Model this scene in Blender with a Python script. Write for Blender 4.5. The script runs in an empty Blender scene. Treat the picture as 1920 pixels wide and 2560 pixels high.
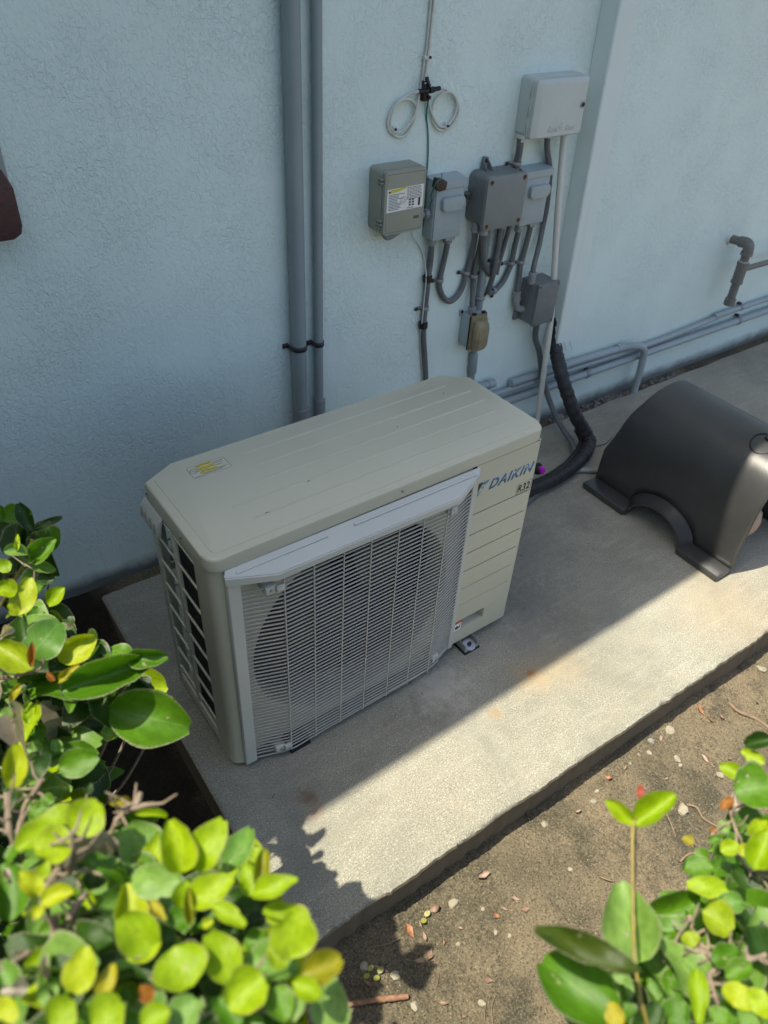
import bpy, bmesh, math, random
from mathutils import Vector, Matrix, noise

# ------------------------------------------------------------------ camera, sky, sun, exposure
scene = bpy.context.scene
COL = scene.collection
random.seed(11)

cam_data = bpy.data.cameras.new('camera')
cam = bpy.data.objects.new('camera', cam_data)
COL.objects.link(cam)
scene.camera = cam
_rx = Vector((0.82049372, -0.56948216, 0.04980078))
_dn = Vector((-0.32828955, -0.54071958, -0.77449875))
_fw = Vector((0.46799148, 0.61912228, -0.63061206))
cam.matrix_world = Matrix(((_rx.x, -_dn.x, -_fw.x, -0.37792), (_rx.y, -_dn.y, -_fw.y, -1.06174),
                           (_rx.z, -_dn.z, -_fw.z, 1.74146), (0, 0, 0, 1)))
cam_data.sensor_fit = 'VERTICAL'
cam_data.sensor_height = 24.0
cam_data.sensor_width = 18.0
cam_data.lens = 24.0 * 1912.72 / 2560.0
cam_data.clip_start = 0.05
cam_data.clip_end = 500.0
cam_data.dof.use_dof = True
cam_data.dof.focus_distance = 1.85
cam_data.dof.aperture_fstop = 3.6

SUN_DIR = Vector((0.38, -0.135, -1.0)).normalized()      # the way the light travels
world = bpy.data.worlds.new('World')
scene.world = world
world.use_nodes = True
wn = world.node_tree
wn.nodes.clear()
w_out = wn.nodes.new('ShaderNodeOutputWorld')
w_bg = wn.nodes.new('ShaderNodeBackground')
w_sky = wn.nodes.new('ShaderNodeTexSky')
w_sky.sky_type = 'NISHITA'
w_sky.sun_disc = False
w_sky.sun_elevation = math.atan2(-SUN_DIR.z, math.hypot(SUN_DIR.x, SUN_DIR.y))
w_sky.sun_rotation = math.atan2(-SUN_DIR.x, -SUN_DIR.y)
w_sky.altitude = 0.0
w_sky.air_density = 1.0
w_sky.dust_density = 2.6
w_sky.ozone_density = 0.0
w_bg.inputs['Strength'].default_value = 0.125
wn.links.new(w_sky.outputs['Color'], w_bg.inputs['Color'])
wn.links.new(w_bg.outputs['Background'], w_out.inputs['Surface'])

sun_data = bpy.data.lights.new('sun', 'SUN')
sun_data.energy = 4.0
sun_data.angle = math.radians(0.53)
sun_data.color = (1.0, 0.925, 0.76)
sun = bpy.data.objects.new('sun', sun_data)
COL.objects.link(sun)
sun.location = (-2.0, 1.0, 6.0)
sun.rotation_euler = SUN_DIR.to_track_quat('-Z', 'Y').to_euler()

scene.view_settings.view_transform = 'Standard'
scene.view_settings.look = 'None'
scene.view_settings.gamma = 1.0
scene.view_settings.exposure = 1.0
scene.view_settings.use_curve_mapping = False
scene.render.engine = 'CYCLES'
scene.cycles.max_bounces = 8
scene.cycles.diffuse_bounces = 5
scene.cycles.transmission_bounces = 6
scene.cycles.sample_clamp_indirect = 4.0
scene.cycles.use_denoising = True

# ------------------------------------------------------------------ node helpers
def new_mat(name):
    m = bpy.data.materials.new(name)
    m.use_nodes = True
    nt = m.node_tree
    nt.nodes.clear()
    out = nt.nodes.new('ShaderNodeOutputMaterial')
    b = nt.nodes.new('ShaderNodeBsdfPrincipled')
    nt.links.new(b.outputs['BSDF'], out.inputs['Surface'])
    return m, nt, b, out

def N(nt, t, **kw):
    n = nt.nodes.new(t)
    for k, v in kw.items():
        if k in n.inputs:
            n.inputs[k].default_value = v
        else:
            setattr(n, k, v)
    return n

def coords(nt, scale=(1, 1, 1), which='Object'):
    tc = nt.nodes.new('ShaderNodeTexCoord')
    mp = nt.nodes.new('ShaderNodeMapping')
    mp.inputs['Scale'].default_value = scale
    nt.links.new(tc.outputs[which], mp.inputs['Vector'])
    return mp.outputs['Vector']

def pos(nt, scale=(1, 1, 1)):
    g = nt.nodes.new('ShaderNodeNewGeometry')
    mp = nt.nodes.new('ShaderNodeMapping')
    mp.inputs['Scale'].default_value = scale
    nt.links.new(g.outputs['Position'], mp.inputs['Vector'])
    return mp.outputs['Vector']

def noise_tex(nt, vec, scale, detail=3.0, rough=0.55, dist=0.0):
    n = N(nt, 'ShaderNodeTexNoise', Scale=scale, Detail=detail, Roughness=rough, Distortion=dist)
    nt.links.new(vec, n.inputs['Vector'])
    return n.outputs['Fac']

def ramp(nt, fac, stops, interp='LINEAR'):
    r = nt.nodes.new('ShaderNodeValToRGB')
    cr = r.color_ramp
    cr.interpolation = interp
    while len(cr.elements) < len(stops):
        cr.elements.new(0.5)
    for e, (p, c) in zip(cr.elements, stops):
        e.position = p
        e.color = (c, c, c, 1) if isinstance(c, (int, float)) else (*c, 1)
    nt.links.new(fac, r.inputs['Fac'])
    return r.outputs['Color']

def mixc(nt, fac, a, b, mode='MIX'):
    m = nt.nodes.new('ShaderNodeMix')
    m.data_type = 'RGBA'
    m.blend_type = mode
    for sock, v in ((m.inputs[0], fac), (m.inputs[6], a), (m.inputs[7], b)):
        if isinstance(v, (int, float)):
            sock.default_value = v
        elif isinstance(v, tuple):
            sock.default_value = (*v, 1)
        else:
            nt.links.new(v, sock)
    return m.outputs[2]

def math_n(nt, op, a, b=None):
    m = nt.nodes.new('ShaderNodeMath')
    m.operation = op
    for s, v in ((m.inputs[0], a), (m.inputs[1], b)):
        if v is None:
            continue
        if isinstance(v, (int, float)):
            s.default_value = v
        else:
            nt.links.new(v, s)
    return m.outputs[0]

def bump(nt, b, height, strength, distance, prev=None):
    bp = N(nt, 'ShaderNodeBump', Strength=strength, Distance=distance)
    nt.links.new(height, bp.inputs['Height'])
    if prev is not None:
        nt.links.new(prev, bp.inputs['Normal'])
    nt.links.new(bp.outputs['Normal'], b.inputs['Normal'])
    return bp.outputs['Normal']

def paint(name, col, rough=0.45, var=0.08, scale=9.0, grain=0.0, metallic=0.0, dirt=None, spec=0.5, dirt_amt=0.5, rvar=0.07):
    """A painted / plastic / metal surface with slight mottling, grime and fine grain."""
    m, nt, b, _ = new_mat(name)
    v = pos(nt)
    f = noise_tex(nt, v, scale, 4.0, 0.6)
    lo = tuple(c * (1 - var) for c in col)
    hi = tuple(min(1, c * (1 + var)) for c in col)
    c = ramp(nt, f, [(0.3, lo), (0.7, hi)])
    if dirt:
        g = noise_tex(nt, v, scale * 4.3, 5.0, 0.7)
        c = mixc(nt, math_n(nt, 'MULTIPLY', ramp(nt, g, [(0.52, 0.0), (0.75, 1.0)]), dirt_amt), c, dirt)
    nt.links.new(c, b.inputs['Base Color'])
    b.inputs['Metallic'].default_value = metallic
    b.inputs['Specular IOR Level'].default_value = spec
    rr = ramp(nt, noise_tex(nt, v, scale * 2.1, 3.0), [(0.25, max(0.05, rough - rvar)), (0.75, min(1, rough + rvar))])
    nt.links.new(rr, b.inputs['Roughness'])
    if grain:
        bump(nt, b, noise_tex(nt, v, 900.0, 2.0), grain, 0.0006)
    return m

M = {}
# stucco: skip-trowel texture with raised worm-like ridges
def stucco(name, col, amount=1.0, smooth=False):
    m, nt, b, _ = new_mat(name)
    v = pos(nt)
    big = noise_tex(nt, v, 1.7, 3.0)
    c = ramp(nt, big, [(0.3, tuple(x * 0.95 for x in col)), (0.7, tuple(min(1, x * 1.03) for x in col))])
    # grime creeping up from the foot of the wall
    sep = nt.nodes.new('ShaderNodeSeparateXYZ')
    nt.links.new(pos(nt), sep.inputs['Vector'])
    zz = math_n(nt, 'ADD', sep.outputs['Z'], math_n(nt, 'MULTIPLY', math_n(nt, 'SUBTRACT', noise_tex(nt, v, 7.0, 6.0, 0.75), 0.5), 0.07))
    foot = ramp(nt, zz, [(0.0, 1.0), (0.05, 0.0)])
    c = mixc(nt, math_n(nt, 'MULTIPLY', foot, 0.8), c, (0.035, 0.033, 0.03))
    streak = noise_tex(nt, pos(nt, (9, 9, 0.7)), 3.0, 4.0, 0.65)
    c = mixc(nt, math_n(nt, 'MULTIPLY', ramp(nt, streak, [(0.58, 0.0), (0.8, 1.0)]), 0.12), c, (0.30, 0.30, 0.27))
    nt.links.new(c, b.inputs['Base Color'])
    b.inputs['Roughness'].default_value = 0.42
    b.inputs['Specular IOR Level'].default_value = 0.45
    if not smooth:
        n1 = noise_tex(nt, pos(nt, (1.25, 1, 0.85)), 84.0, 3.5, 0.6, 0.6)
        plate = ramp(nt, n1, [(0.40, 0.0), (0.475, 0.65), (0.53, 1.0), (0.60, 0.72)])
        patch = ramp(nt, noise_tex(nt, v, 5.5, 2.0), [(0.36, 0.30), (0.66, 1.0)])
        h = math_n(nt, 'MULTIPLY', plate, patch)
        fine = math_n(nt, 'MULTIPLY', noise_tex(nt, v, 150.0, 3.0), 0.18)
        h = math_n(nt, 'ADD', h, fine)
        h = math_n(nt, 'ADD', h, math_n(nt, 'MULTIPLY', noise_tex(nt, pos(nt, (1, 1, 0.12)), 70.0, 2.0), 0.22))
        bump(nt, b, h, 0.6 * amount, 0.0029)
    else:
        bump(nt, b, noise_tex(nt, v, 60.0, 4.0), 0.25, 0.002)
    return m
WALLC = (0.73, 0.85, 0.80)
M['stucco'] = stucco('stucco_paint', WALLC)
M['smooth_stucco'] = stucco('smooth_stucco_paint', (0.70, 0.78, 0.745), smooth=True)

def concrete():
    m, nt, b, _ = new_mat('washed_concrete')
    v = pos(nt)
    big = noise_tex(nt, v, 2.2, 5.0, 0.6)
    c = ramp(nt, big, [(0.3, (0.235, 0.225, 0.175)), (0.55, (0.30, 0.29, 0.23)), (0.75, (0.34, 0.33, 0.27))])
    # sand and aggregate grains of a few millimetres
    g1 = noise_tex(nt, v, 260.0, 3.0, 0.75)
    c = mixc(nt, ramp(nt, g1, [(0.34, 0.75), (0.50, 0.0)]), c, (0.11, 0.10, 0.075))
    c = mixc(nt, ramp(nt, g1, [(0.55, 0.0), (0.70, 0.75)]), c, (0.62, 0.60, 0.52))
    vo = N(nt, 'ShaderNodeTexVoronoi', Scale=260.0)
    nt.links.new(v, vo.inputs['Vector'])
    sp = nt.nodes.new('ShaderNodeSeparateColor')
    nt.links.new(vo.outputs['Color'], sp.inputs['Color'])
    chips = math_n(nt, 'MULTIPLY', math_n(nt, 'GREATER_THAN', sp.outputs[0], 0.90), math_n(nt, 'LESS_THAN', vo.outputs['Distance'], 0.36))
    c = mixc(nt, math_n(nt, 'MULTIPLY', chips, 0.45), c, (0.66, 0.64, 0.57))
    dark = math_n(nt, 'MULTIPLY', math_n(nt, 'GREATER_THAN', sp.outputs[1], 0.93), math_n(nt, 'LESS_THAN', vo.outputs['Distance'], 0.35))
    c = mixc(nt, math_n(nt, 'MULTIPLY', dark, 0.6), c, (0.10, 0.09, 0.08))
    # old water stains and darker damp film
    st = noise_tex(nt, v, 2.6, 7.0, 0.72, 0.5)
    c = mixc(nt, math_n(nt, 'MULTIPLY', ramp(nt, st, [(0.48, 0.0), (0.62, 1.0)]), 0.5), c, (0.185, 0.18, 0.15))
    tr = noise_tex(nt, pos(nt, (0.35, 2.2, 1)), 16.0, 5.0, 0.7)
    c = mixc(nt, math_n(nt, 'MULTIPLY', ramp(nt, tr, [(0.52, 0.0), (0.70, 1.0)]), 0.28), c, (0.43, 0.415, 0.35))
    st2 = noise_tex(nt, v, 9.0, 5.0, 0.7)
    c = mixc(nt, math_n(nt, 'MULTIPLY', ramp(nt, st2, [(0.55, 0.0), (0.72, 1.0)]), 0.22), c, (0.33, 0.27, 0.18))
    def spot(x, y, r, col, amt, c):
        d = nt.nodes.new('ShaderNodeVectorMath')
        d.operation = 'DISTANCE'
        nt.links.new(v, d.inputs[0])
        d.inputs[1].default_value = (x, y, 0)
        dd = math_n(nt, 'ADD', d.outputs['Value'], math_n(nt, 'MULTIPLY', math_n(nt, 'SUBTRACT', noise_tex(nt, v, 34.0, 7.0, 0.7), 0.5), r * 2.4))
        k = math_n(nt, 'MULTIPLY', ramp(nt, math_n(nt, 'DIVIDE', dd, r), [(0.25, 1.0), (1.0, 0.0)]), amt)
        return mixc(nt, k, c, col)
    c = spot(0.852, -0.188, 0.085, (0.42, 0.28, 0.13), 0.38, c)
    c = spot(0.858, -0.181, 0.018, (0.36, 0.13, 0.04), 0.8, c)
    c = spot(0.95, -0.20, 0.11, (0.42, 0.32, 0.17), 0.3, c)
    c = spot(0.68, -0.235, 0.028, (0.30, 0.22, 0.12), 0.7, c)
    c = spot(0.117, -0.168, 0.03, (0.16, 0.11, 0.07), 0.8, c)
    c = spot(0.115, -0.21, 0.03, (0.32, 0.22, 0.14), 0.5, c)
    c = spot(1.05, 0.02, 0.16, (0.17, 0.16, 0.14), 0.6, c)
    c = spot(0.93, -0.08, 0.10, (0.20, 0.19, 0.17), 0.55, c)
    c = spot(0.60, -0.07, 0.12, (0.60, 0.57, 0.50), 0.4, c)
    c = spot(1.20, 0.20, 0.20, (0.20, 0.185, 0.165), 0.5, c)
    c = spot(1.58, -0.33, 0.22, (0.40, 0.30, 0.18), 0.3, c)
    c = spot(1.5, 0.25, 0.10, (0.18, 0.16, 0.14), 0.5, c)
    # side faces carry dried mud
    gm = nt.nodes.new('ShaderNodeNewGeometry')
    sp2 = nt.nodes.new('ShaderNodeSeparateXYZ')
    nt.links.new(gm.outputs['Normal'], sp2.inputs['Vector'])
    side = ramp(nt, math_n(nt, 'ABSOLUTE', sp2.outputs['Z']), [(0.3, 1.0), (0.75, 0.0)])
    c = mixc(nt, math_n(nt, 'MULTIPLY', side, 0.9), c, (0.145, 0.112, 0.07))
    nt.links.new(c, b.inputs['Base Color'])
    b.inputs['Roughness'].default_value = 0.88
    b.inputs['Specular IOR Level'].default_value = 0.3
    h = math_n(nt, 'ADD', math_n(nt, 'MULTIPLY', g1, 1.0), math_n(nt, 'MULTIPLY', noise_tex(nt, v, 120.0, 3.0), 0.9))
    bump(nt, b, h, 0.75, 0.0018)
    return m
M['concrete'] = concrete()

def soil():
    m, nt, b, _ = new_mat('packed_soil')
    v = pos(nt)
    big = noise_tex(nt, v, 3.1, 5.0, 0.62)
    c = ramp(nt, big, [(0.30, (0.115, 0.098, 0.064)), (0.48, (0.185, 0.155, 0.10)), (0.66, (0.275, 0.215, 0.135))])
    moss = noise_tex(nt, v, 5.3, 5.0, 0.7)
    c = mixc(nt, math_n(nt, 'MULTIPLY', ramp(nt, moss, [(0.48, 0.0), (0.62, 1.0)]), 0.82), c, (0.085, 0.078, 0.054))
    g1 = noise_tex(nt, v, 190.0, 4.0, 0.78)
    c = mixc(nt, ramp(nt, g1, [(0.36, 0.85), (0.49, 0.0)]), c, (0.035, 0.03, 0.022))
    c = mixc(nt, ramp(nt, g1, [(0.56, 0.0), (0.68, 0.7)]), c, (0.38, 0.335, 0.225))
    vo = N(nt, 'ShaderNodeTexVoronoi', Scale=190.0)
    nt.links.new(v, vo.inputs['Vector'])
    sp = nt.nodes.new('ShaderNodeSeparateColor')
    nt.links.new(vo.outputs['Color'], sp.inputs['Color'])
    fl = math_n(nt, 'MULTIPLY', math_n(nt, 'GREATER_THAN', sp.outputs[0], 0.95), math_n(nt, 'LESS_THAN', vo.outputs['Distance'], 0.28))
    c = mixc(nt, math_n(nt, 'MULTIPLY', fl, 0.6), c, (0.42, 0.38, 0.26))
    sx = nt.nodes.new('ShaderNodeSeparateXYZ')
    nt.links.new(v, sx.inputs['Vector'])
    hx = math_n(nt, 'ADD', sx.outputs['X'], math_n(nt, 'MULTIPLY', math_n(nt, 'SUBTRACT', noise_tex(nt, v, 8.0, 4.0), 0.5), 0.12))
    c = mixc(nt, ramp(nt, math_n(nt, 'ADD', hx, 0.5), [(0.40, 0.9), (0.50, 0.0)]), c, (0.018, 0.014, 0.008))  # soil blackened left of the slab: shrub shade put into the colour
    nt.links.new(c, b.inputs['Base Color'])
    b.inputs['Roughness'].default_value = 0.95
    b.inputs['Specular IOR Level'].default_value = 0.2
    h = math_n(nt, 'ADD', g1, math_n(nt, 'MULTIPLY', noise_tex(nt, v, 60.0, 5.0, 0.65), 2.2))
    bump(nt, b, h, 1.0, 0.006)
    return m
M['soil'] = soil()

M['ivory'] = paint('ivory_cabinet_paint', (0.515, 0.51, 0.40), 0.32, 0.02, 4.0, 0.08, rvar=0.015)
M['ivory_plastic'] = paint('ivory_plastic', (0.50, 0.52, 0.475), 0.34, 0.03, 5.0, 0.05, rvar=0.02)
M['wire'] = paint('coated_wire', (0.42, 0.41, 0.37), 0.38, 0.05, 20.0)
M['wire_light'] = paint('bright_coated_wire', (0.58, 0.57, 0.52), 0.36, 0.05, 20.0)
M['coil'] = paint('dark_coil_fins', (0.018, 0.019, 0.02), 0.5, 0.2, 60.0)
M['black_plastic'] = paint('black_plastic', (0.010, 0.010, 0.011), 0.5, 0.15, 14.0, 0.1)
M['groove'] = paint('ivory_groove', (0.40, 0.38, 0.32), 0.5, 0.03, 5.0)
M['galv'] = paint('galvanised_steel', (0.58, 0.60, 0.62), 0.33, 0.08, 40.0, metallic=0.85)
M['screw_metal'] = paint('screw_metal', (0.42, 0.42, 0.41), 0.35, 0.1, 80.0, metallic=0.9)
M['rust_screw'] = paint('rusty_screw', (0.06, 0.035, 0.025), 0.7, 0.3, 200.0, metallic=0.3, dirt=(0.25, 0.09, 0.03))
M['grey_pipe'] = paint('painted_grey_pipe', (0.25, 0.295, 0.30), 0.45, 0.06, 6.0, 0.05, dirt=(0.28, 0.30, 0.29), dirt_amt=0.3)
M['grey_pipe_dark'] = paint('bare_grey_pvc', (0.24, 0.26, 0.27), 0.5, 0.05, 8.0)
M['wall_pipe'] = paint('wall_painted_pipe', (0.31, 0.36, 0.37), 0.4, 0.05, 6.0, 0.06, dirt=(0.40, 0.40, 0.36), dirt_amt=0.3)
M['conduit'] = paint('grey_flexible_conduit', (0.125, 0.135, 0.135), 0.48, 0.16, 22.0, 0.1, dirt=(0.24, 0.25, 0.24), dirt_amt=0.4)
M['fitting'] = paint('painted_fitting', (0.27, 0.28, 0.27), 0.5, 0.12, 30.0, 0.1, dirt=(0.20, 0.18, 0.15), dirt_amt=0.4)
M['white_pvc'] = paint('white_pvc', (0.64, 0.64, 0.58), 0.36, 0.03, 7.0, dirt=(0.5, 0.48, 0.4), dirt_amt=0.2)
M['grey_box'] = paint('weathered_grey_box', (0.215, 0.235, 0.225), 0.5, 0.08, 11.0, 0.15, dirt=(0.26, 0.25, 0.22), dirt_amt=0.5)
M['grey_box_dark'] = paint('dark_weathered_box', (0.165, 0.18, 0.175), 0.55, 0.10, 13.0, 0.2, dirt=(0.28, 0.28, 0.25), dirt_amt=0.4)
M['blue_box'] = paint('painted_disconnect', (0.36, 0.42, 0.425), 0.42, 0.05, 9.0, 0.12, dirt=(0.34, 0.36, 0.36), dirt_amt=0.4)
M['beige_box'] = paint('beige_enclosure', (0.31, 0.32, 0.255), 0.48, 0.06, 8.0, 0.1, dirt=(0.30, 0.29, 0.23), dirt_amt=0.35)
M['white_box'] = paint('off_white_enclosure', (0.53, 0.57, 0.53), 0.40, 0.03, 7.0, 0.05, dirt=(0.45, 0.45, 0.38), dirt_amt=0.25)
M['coax'] = paint('white_coax', (0.62, 0.62, 0.55), 0.4, 0.05, 20.0)
M['green_wire'] = paint('green_wire', (0.01, 0.19, 0.14), 0.4, 0.1, 30.0)
M['brown_rust'] = paint('rusted_clamp', (0.055, 0.035, 0.025), 0.65, 0.3, 60.0, 0.3, dirt=(0.14, 0.06, 0.03))
M['rust_ring'] = paint('rust_stain', (0.22, 0.13, 0.07), 0.8, 0.35, 120.0)
M['black_strap'] = paint('black_steel_strap', (0.03, 0.03, 0.032), 0.5, 0.2, 40.0, dirt=(0.13, 0.09, 0.05))
M['tape'] = paint('black_tape', (0.012, 0.012, 0.012), 0.4, 0.1, 50.0)
M['lineset'] = paint('black_foam_wrap', (0.022, 0.022, 0.023), 0.55, 0.25, 40.0, 0.3, dirt=(0.12, 0.11, 0.09), dirt_amt=0.35)
M['faded_strip'] = paint('faded_grey_green_strip', (0.30, 0.35, 0.33), 0.5, 0.06, 9.0, 0.1)
M['maroon'] = paint('peeling_maroon_paint', (0.075, 0.03, 0.032), 0.5, 0.15, 25.0, 0.2, dirt=(0.015, 0.015, 0.016), dirt_amt=0.9)
M['magenta'] = paint('magenta_cap', (0.55, 0.01, 0.55), 0.4, 0.05, 20.0)
M['brass'] = paint('brown_pvc', (0.155, 0.145, 0.13), 0.5, 0.12, 16.0, 0.1, dirt=(0.30, 0.28, 0.24), dirt_amt=0.4)
M['white_paint'] = paint('white_print', (0.78, 0.78, 0.74), 0.5, 0.03, 20.0)
M['black_print'] = paint('black_print', (0.02, 0.02, 0.02), 0.5, 0.05, 20.0)
M['grey_print'] = paint('faded_print', (0.10, 0.11, 0.105), 0.6, 0.2, 200.0)
M['yellow_print'] = paint('yellow_print', (0.62, 0.50, 0.05), 0.5, 0.06, 50.0)
M['red_print'] = paint('red_print', (0.52, 0.08, 0.06), 0.5, 0.06, 50.0)
M['tan_tank'] = paint('tan_pipe_wrap', (0.42, 0.30, 0.22), 0.6, 0.12, 18.0, 0.2)
M['stone'] = paint('pale_stone', (0.27, 0.245, 0.18), 0.85, 0.2, 90.0, 0.4)
M['stone_grey'] = paint('grey_stone', (0.20, 0.19, 0.17), 0.85, 0.25, 90.0, 0.4)
M['dead_leaf'] = paint('dead_leaf', (0.20, 0.13, 0.085), 0.6, 0.25, 90.0, 0.2)
M['orange_leaf'] = paint('orange_dead_leaf', (0.30, 0.13, 0.06), 0.6, 0.3, 90.0, 0.2)
M['pink_leaf'] = paint('pinkish_dead_leaf', (0.29, 0.20, 0.15), 0.6, 0.2, 90.0, 0.2)
M['red_stick'] = paint('reddish_bark', (0.24, 0.125, 0.07), 0.7, 0.35, 70.0, 0.5, dirt=(0.12, 0.08, 0.05))
M['twig'] = paint('dry_twig', (0.20, 0.14, 0.09), 0.8, 0.25, 90.0, 0.4)
M['bark'] = paint('pale_bark', (0.21, 0.165, 0.12), 0.8, 0.3, 120.0, 0.5)
M['red_stem'] = paint('red_green_stem', (0.20, 0.16, 0.035), 0.5, 0.3, 60.0)
M['eave'] = paint('eave_paint', (0.70, 0.70, 0.68), 0.6, 0.03, 3.0)
M['shingle'] = paint('roof_shingle', (0.12, 0.11, 0.10), 0.9, 0.2, 20.0, 0.4)

def logo_mat(name, col):
    """Printed film that has flaked away in places."""
    m, nt, b, _ = new_mat(name)
    v = pos(nt)
    f = noise_tex(nt, v, 120.0, 5.0, 0.75)
    g = noise_tex(nt, v, 30.0, 2.0)
    k = ramp(nt, math_n(nt, 'ADD', f, math_n(nt, 'MULTIPLY', math_n(nt, 'SUBTRACT', g, 0.5), 0.5)), [(0.59, 0.0), (0.64, 1.0)])
    c = mixc(nt, k, col, (0.66, 0.66, 0.58))
    nt.links.new(c, b.inputs['Base Color'])
    b.inputs['Roughness'].default_value = 0.45
    return m
M['logo_blue'] = logo_mat('flaking_blue_print', (0.02, 0.13, 0.32))
M['logo_teal'] = logo_mat('flaking_teal_print', (0.03, 0.25, 0.36))

def smoked():
    m, nt, b, _ = new_mat('yellowed_clear_plastic')
    v = pos(nt)
    c = ramp(nt, noise_tex(nt, v, 30.0, 4.0), [(0.3, (0.42, 0.35, 0.20)), (0.7, (0.62, 0.54, 0.34))])
    nt.links.new(c, b.inputs['Base Color'])
    b.inputs['Roughness'].default_value = 0.38
    b.inputs['Transmission Weight'].default_value = 0.55
    b.inputs['IOR'].default_value = 1.35
    return m
M['smoked'] = smoked()

def dome_mat():
    m, nt, b, _ = new_mat('black_moulded_plastic')
    v = pos(nt)
    c = ramp(nt, noise_tex(nt, v, 6.0, 5.0, 0.65), [(0.3, (0.034, 0.035, 0.035)), (0.7, (0.052, 0.053, 0.052))])
    nt.links.new(c, b.inputs['Base Color'])
    nt.links.new(ramp(nt, noise_tex(nt, v, 9.0, 5.0, 0.7), [(0.3, 0.28), (0.7, 0.34)]), b.inputs['Roughness'])
    b.inputs['Specular IOR Level'].default_value = 0.75
    bump(nt, b, noise_tex(nt, v, 300.0, 2.0), 0.3, 0.0010)
    return m
M['dome'] = dome_mat()

LEAF_COL = {'yg': ((0.21, 0.35, 0.003), (0.34, 0.46, 0.006)), 'g': ((0.055, 0.16, 0.006), (0.12, 0.26, 0.012)), 'd': ((0.018, 0.055, 0.006), (0.04, 0.10, 0.010)),
            'd2': ((0.03, 0.06, 0.006), (0.06, 0.09, 0.01)), 'p': ((0.10, 0.24, 0.03), (0.22, 0.36, 0.075)), 'y': ((0.30, 0.40, 0.005), (0.42, 0.47, 0.010)),
            'y2': ((0.22, 0.33, 0.006), (0.34, 0.42, 0.015)), 'o': ((0.26, 0.10, 0.015), (0.38, 0.15, 0.02)), 'oy': ((0.30, 0.24, 0.008), (0.38, 0.36, 0.012)),
            'oy2': ((0.20, 0.23, 0.008), (0.32, 0.27, 0.012)), 'w': ((0.38, 0.32, 0.27), (0.52, 0.46, 0.40)), 'r': ((0.30, 0.04, 0.03), (0.40, 0.08, 0.05))}
def leaf_mat(key):
    lo, hi = LEAF_COL[key]
    m, nt, b, out = new_mat('leaf_' + {'yg': 'lime', 'g': 'green', 'd': 'deep_green', 'd2': 'olive', 'p': 'sage', 'y': 'yellow', 'y2': 'yellow_green', 'o': 'rust',
                                      'oy': 'amber', 'oy2': 'bronze', 'w': 'dried', 'r': 'red'}[key])
    oi = nt.nodes.new('ShaderNodeObjectInfo')
    uv = coords(nt, which='UV')
    sep = nt.nodes.new('ShaderNodeSeparateXYZ')
    nt.links.new(uv, sep.inputs['Vector'])
    f = noise_tex(nt, coords(nt), 60.0, 4.0, 0.6)
    f = math_n(nt, 'ADD', math_n(nt, 'MULTIPLY', f, 0.6), math_n(nt, 'MULTIPLY', oi.outputs['Random'], 0.4))
    c = ramp(nt, f, [(0.25, lo), (0.75, hi)])
    # midrib and side veins, paler
    u = math_n(nt, 'ABSOLUTE', math_n(nt, 'SUBTRACT', sep.outputs['X'], 0.5))
    rib = ramp(nt, u, [(0.004, 0.45), (0.028, 0.0)])
    vv = math_n(nt, 'SUBTRACT', sep.outputs['Y'], math_n(nt, 'MULTIPLY', u, 0.7))
    vein = ramp(nt, math_n(nt, 'FRACT', math_n(nt, 'MULTIPLY', vv, 9.0)), [(0.0, 0.35), (0.10, 0.0), (0.92, 0.0), (1.0, 0.35)])
    pale = tuple(min(1, x * 1.3 + 0.02) for x in hi)
    c = mixc(nt, math_n(nt, 'MAXIMUM', rib, math_n(nt, 'MULTIPLY', vein, 0.5)), c, pale)
    blot = noise_tex(nt, coords(nt, (1, 1, 1)), 5.0, 4.0, 0.6)
    c = mixc(nt, math_n(nt, 'MULTIPLY', ramp(nt, blot, [(0.42, 0.0), (0.62, 1.0)]), 0.4), c, tuple(x * 0.55 for x in lo))
    sh = nt.nodes.new('ShaderNodeVectorMath')
    sh.operation = 'ADD'
    nt.links.new(uv, sh.inputs[0])
    cx = nt.nodes.new('ShaderNodeCombineXYZ')
    nt.links.new(math_n(nt, 'MULTIPLY', oi.outputs['Random'], 37.0), cx.inputs[0])
    nt.links.new(cx.outputs[0], sh.inputs[1])
    dead = ramp(nt, noise_tex(nt, sh.outputs[0], 3.2, 5.0, 0.65), [(0.64, 0.0), (0.68, 1.0)])
    c = mixc(nt, math_n(nt, 'MULTIPLY', dead, 0.85), c, (0.40, 0.33, 0.22))
    # scorched margin on some leaves
    if key not in ('w', 'r'):
        mg = math_n(nt, 'ADD', math_n(nt, 'MULTIPLY', u, 2.0), math_n(nt, 'MULTIPLY', math_n(nt, 'SUBTRACT', noise_tex(nt, coords(nt), 45.0, 3.0), 0.5), 0.5))
        rim = ramp(nt, mg, [(0.93, 0.0), (1.0, 1.0)])
        c = mixc(nt, math_n(nt, 'MULTIPLY', rim, 0.7), c, (0.42, 0.33, 0.16) if key in ('yg', 'y', 'y2', 'oy', 'oy2') else (0.45, 0.40, 0.32))
    nt.links.new(c, b.inputs['Base Color'])
    b.inputs['Roughness'].default_value = 0.38 if key in ('g', 'd', 'd2', 'p') else 0.40
    b.inputs['Specular IOR Level'].default_value = 0.4 if key in ('g', 'd', 'd2', 'p') else 0.34
    bump(nt, b, math_n(nt, 'ADD', math_n(nt, 'MULTIPLY', vein, -0.4), noise_tex(nt, coords(nt), 120.0, 2.0)), 0.25, 0.001)
    tr = nt.nodes.new('ShaderNodeBsdfTranslucent')
    nt.links.new(mixc(nt, 1.0, c, (1.15, 1.25, 0.45), 'MULTIPLY'), tr.inputs['Color'])
    mx = nt.nodes.new('ShaderNodeMixShader')
    mx.inputs['Fac'].default_value = 0.36
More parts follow.
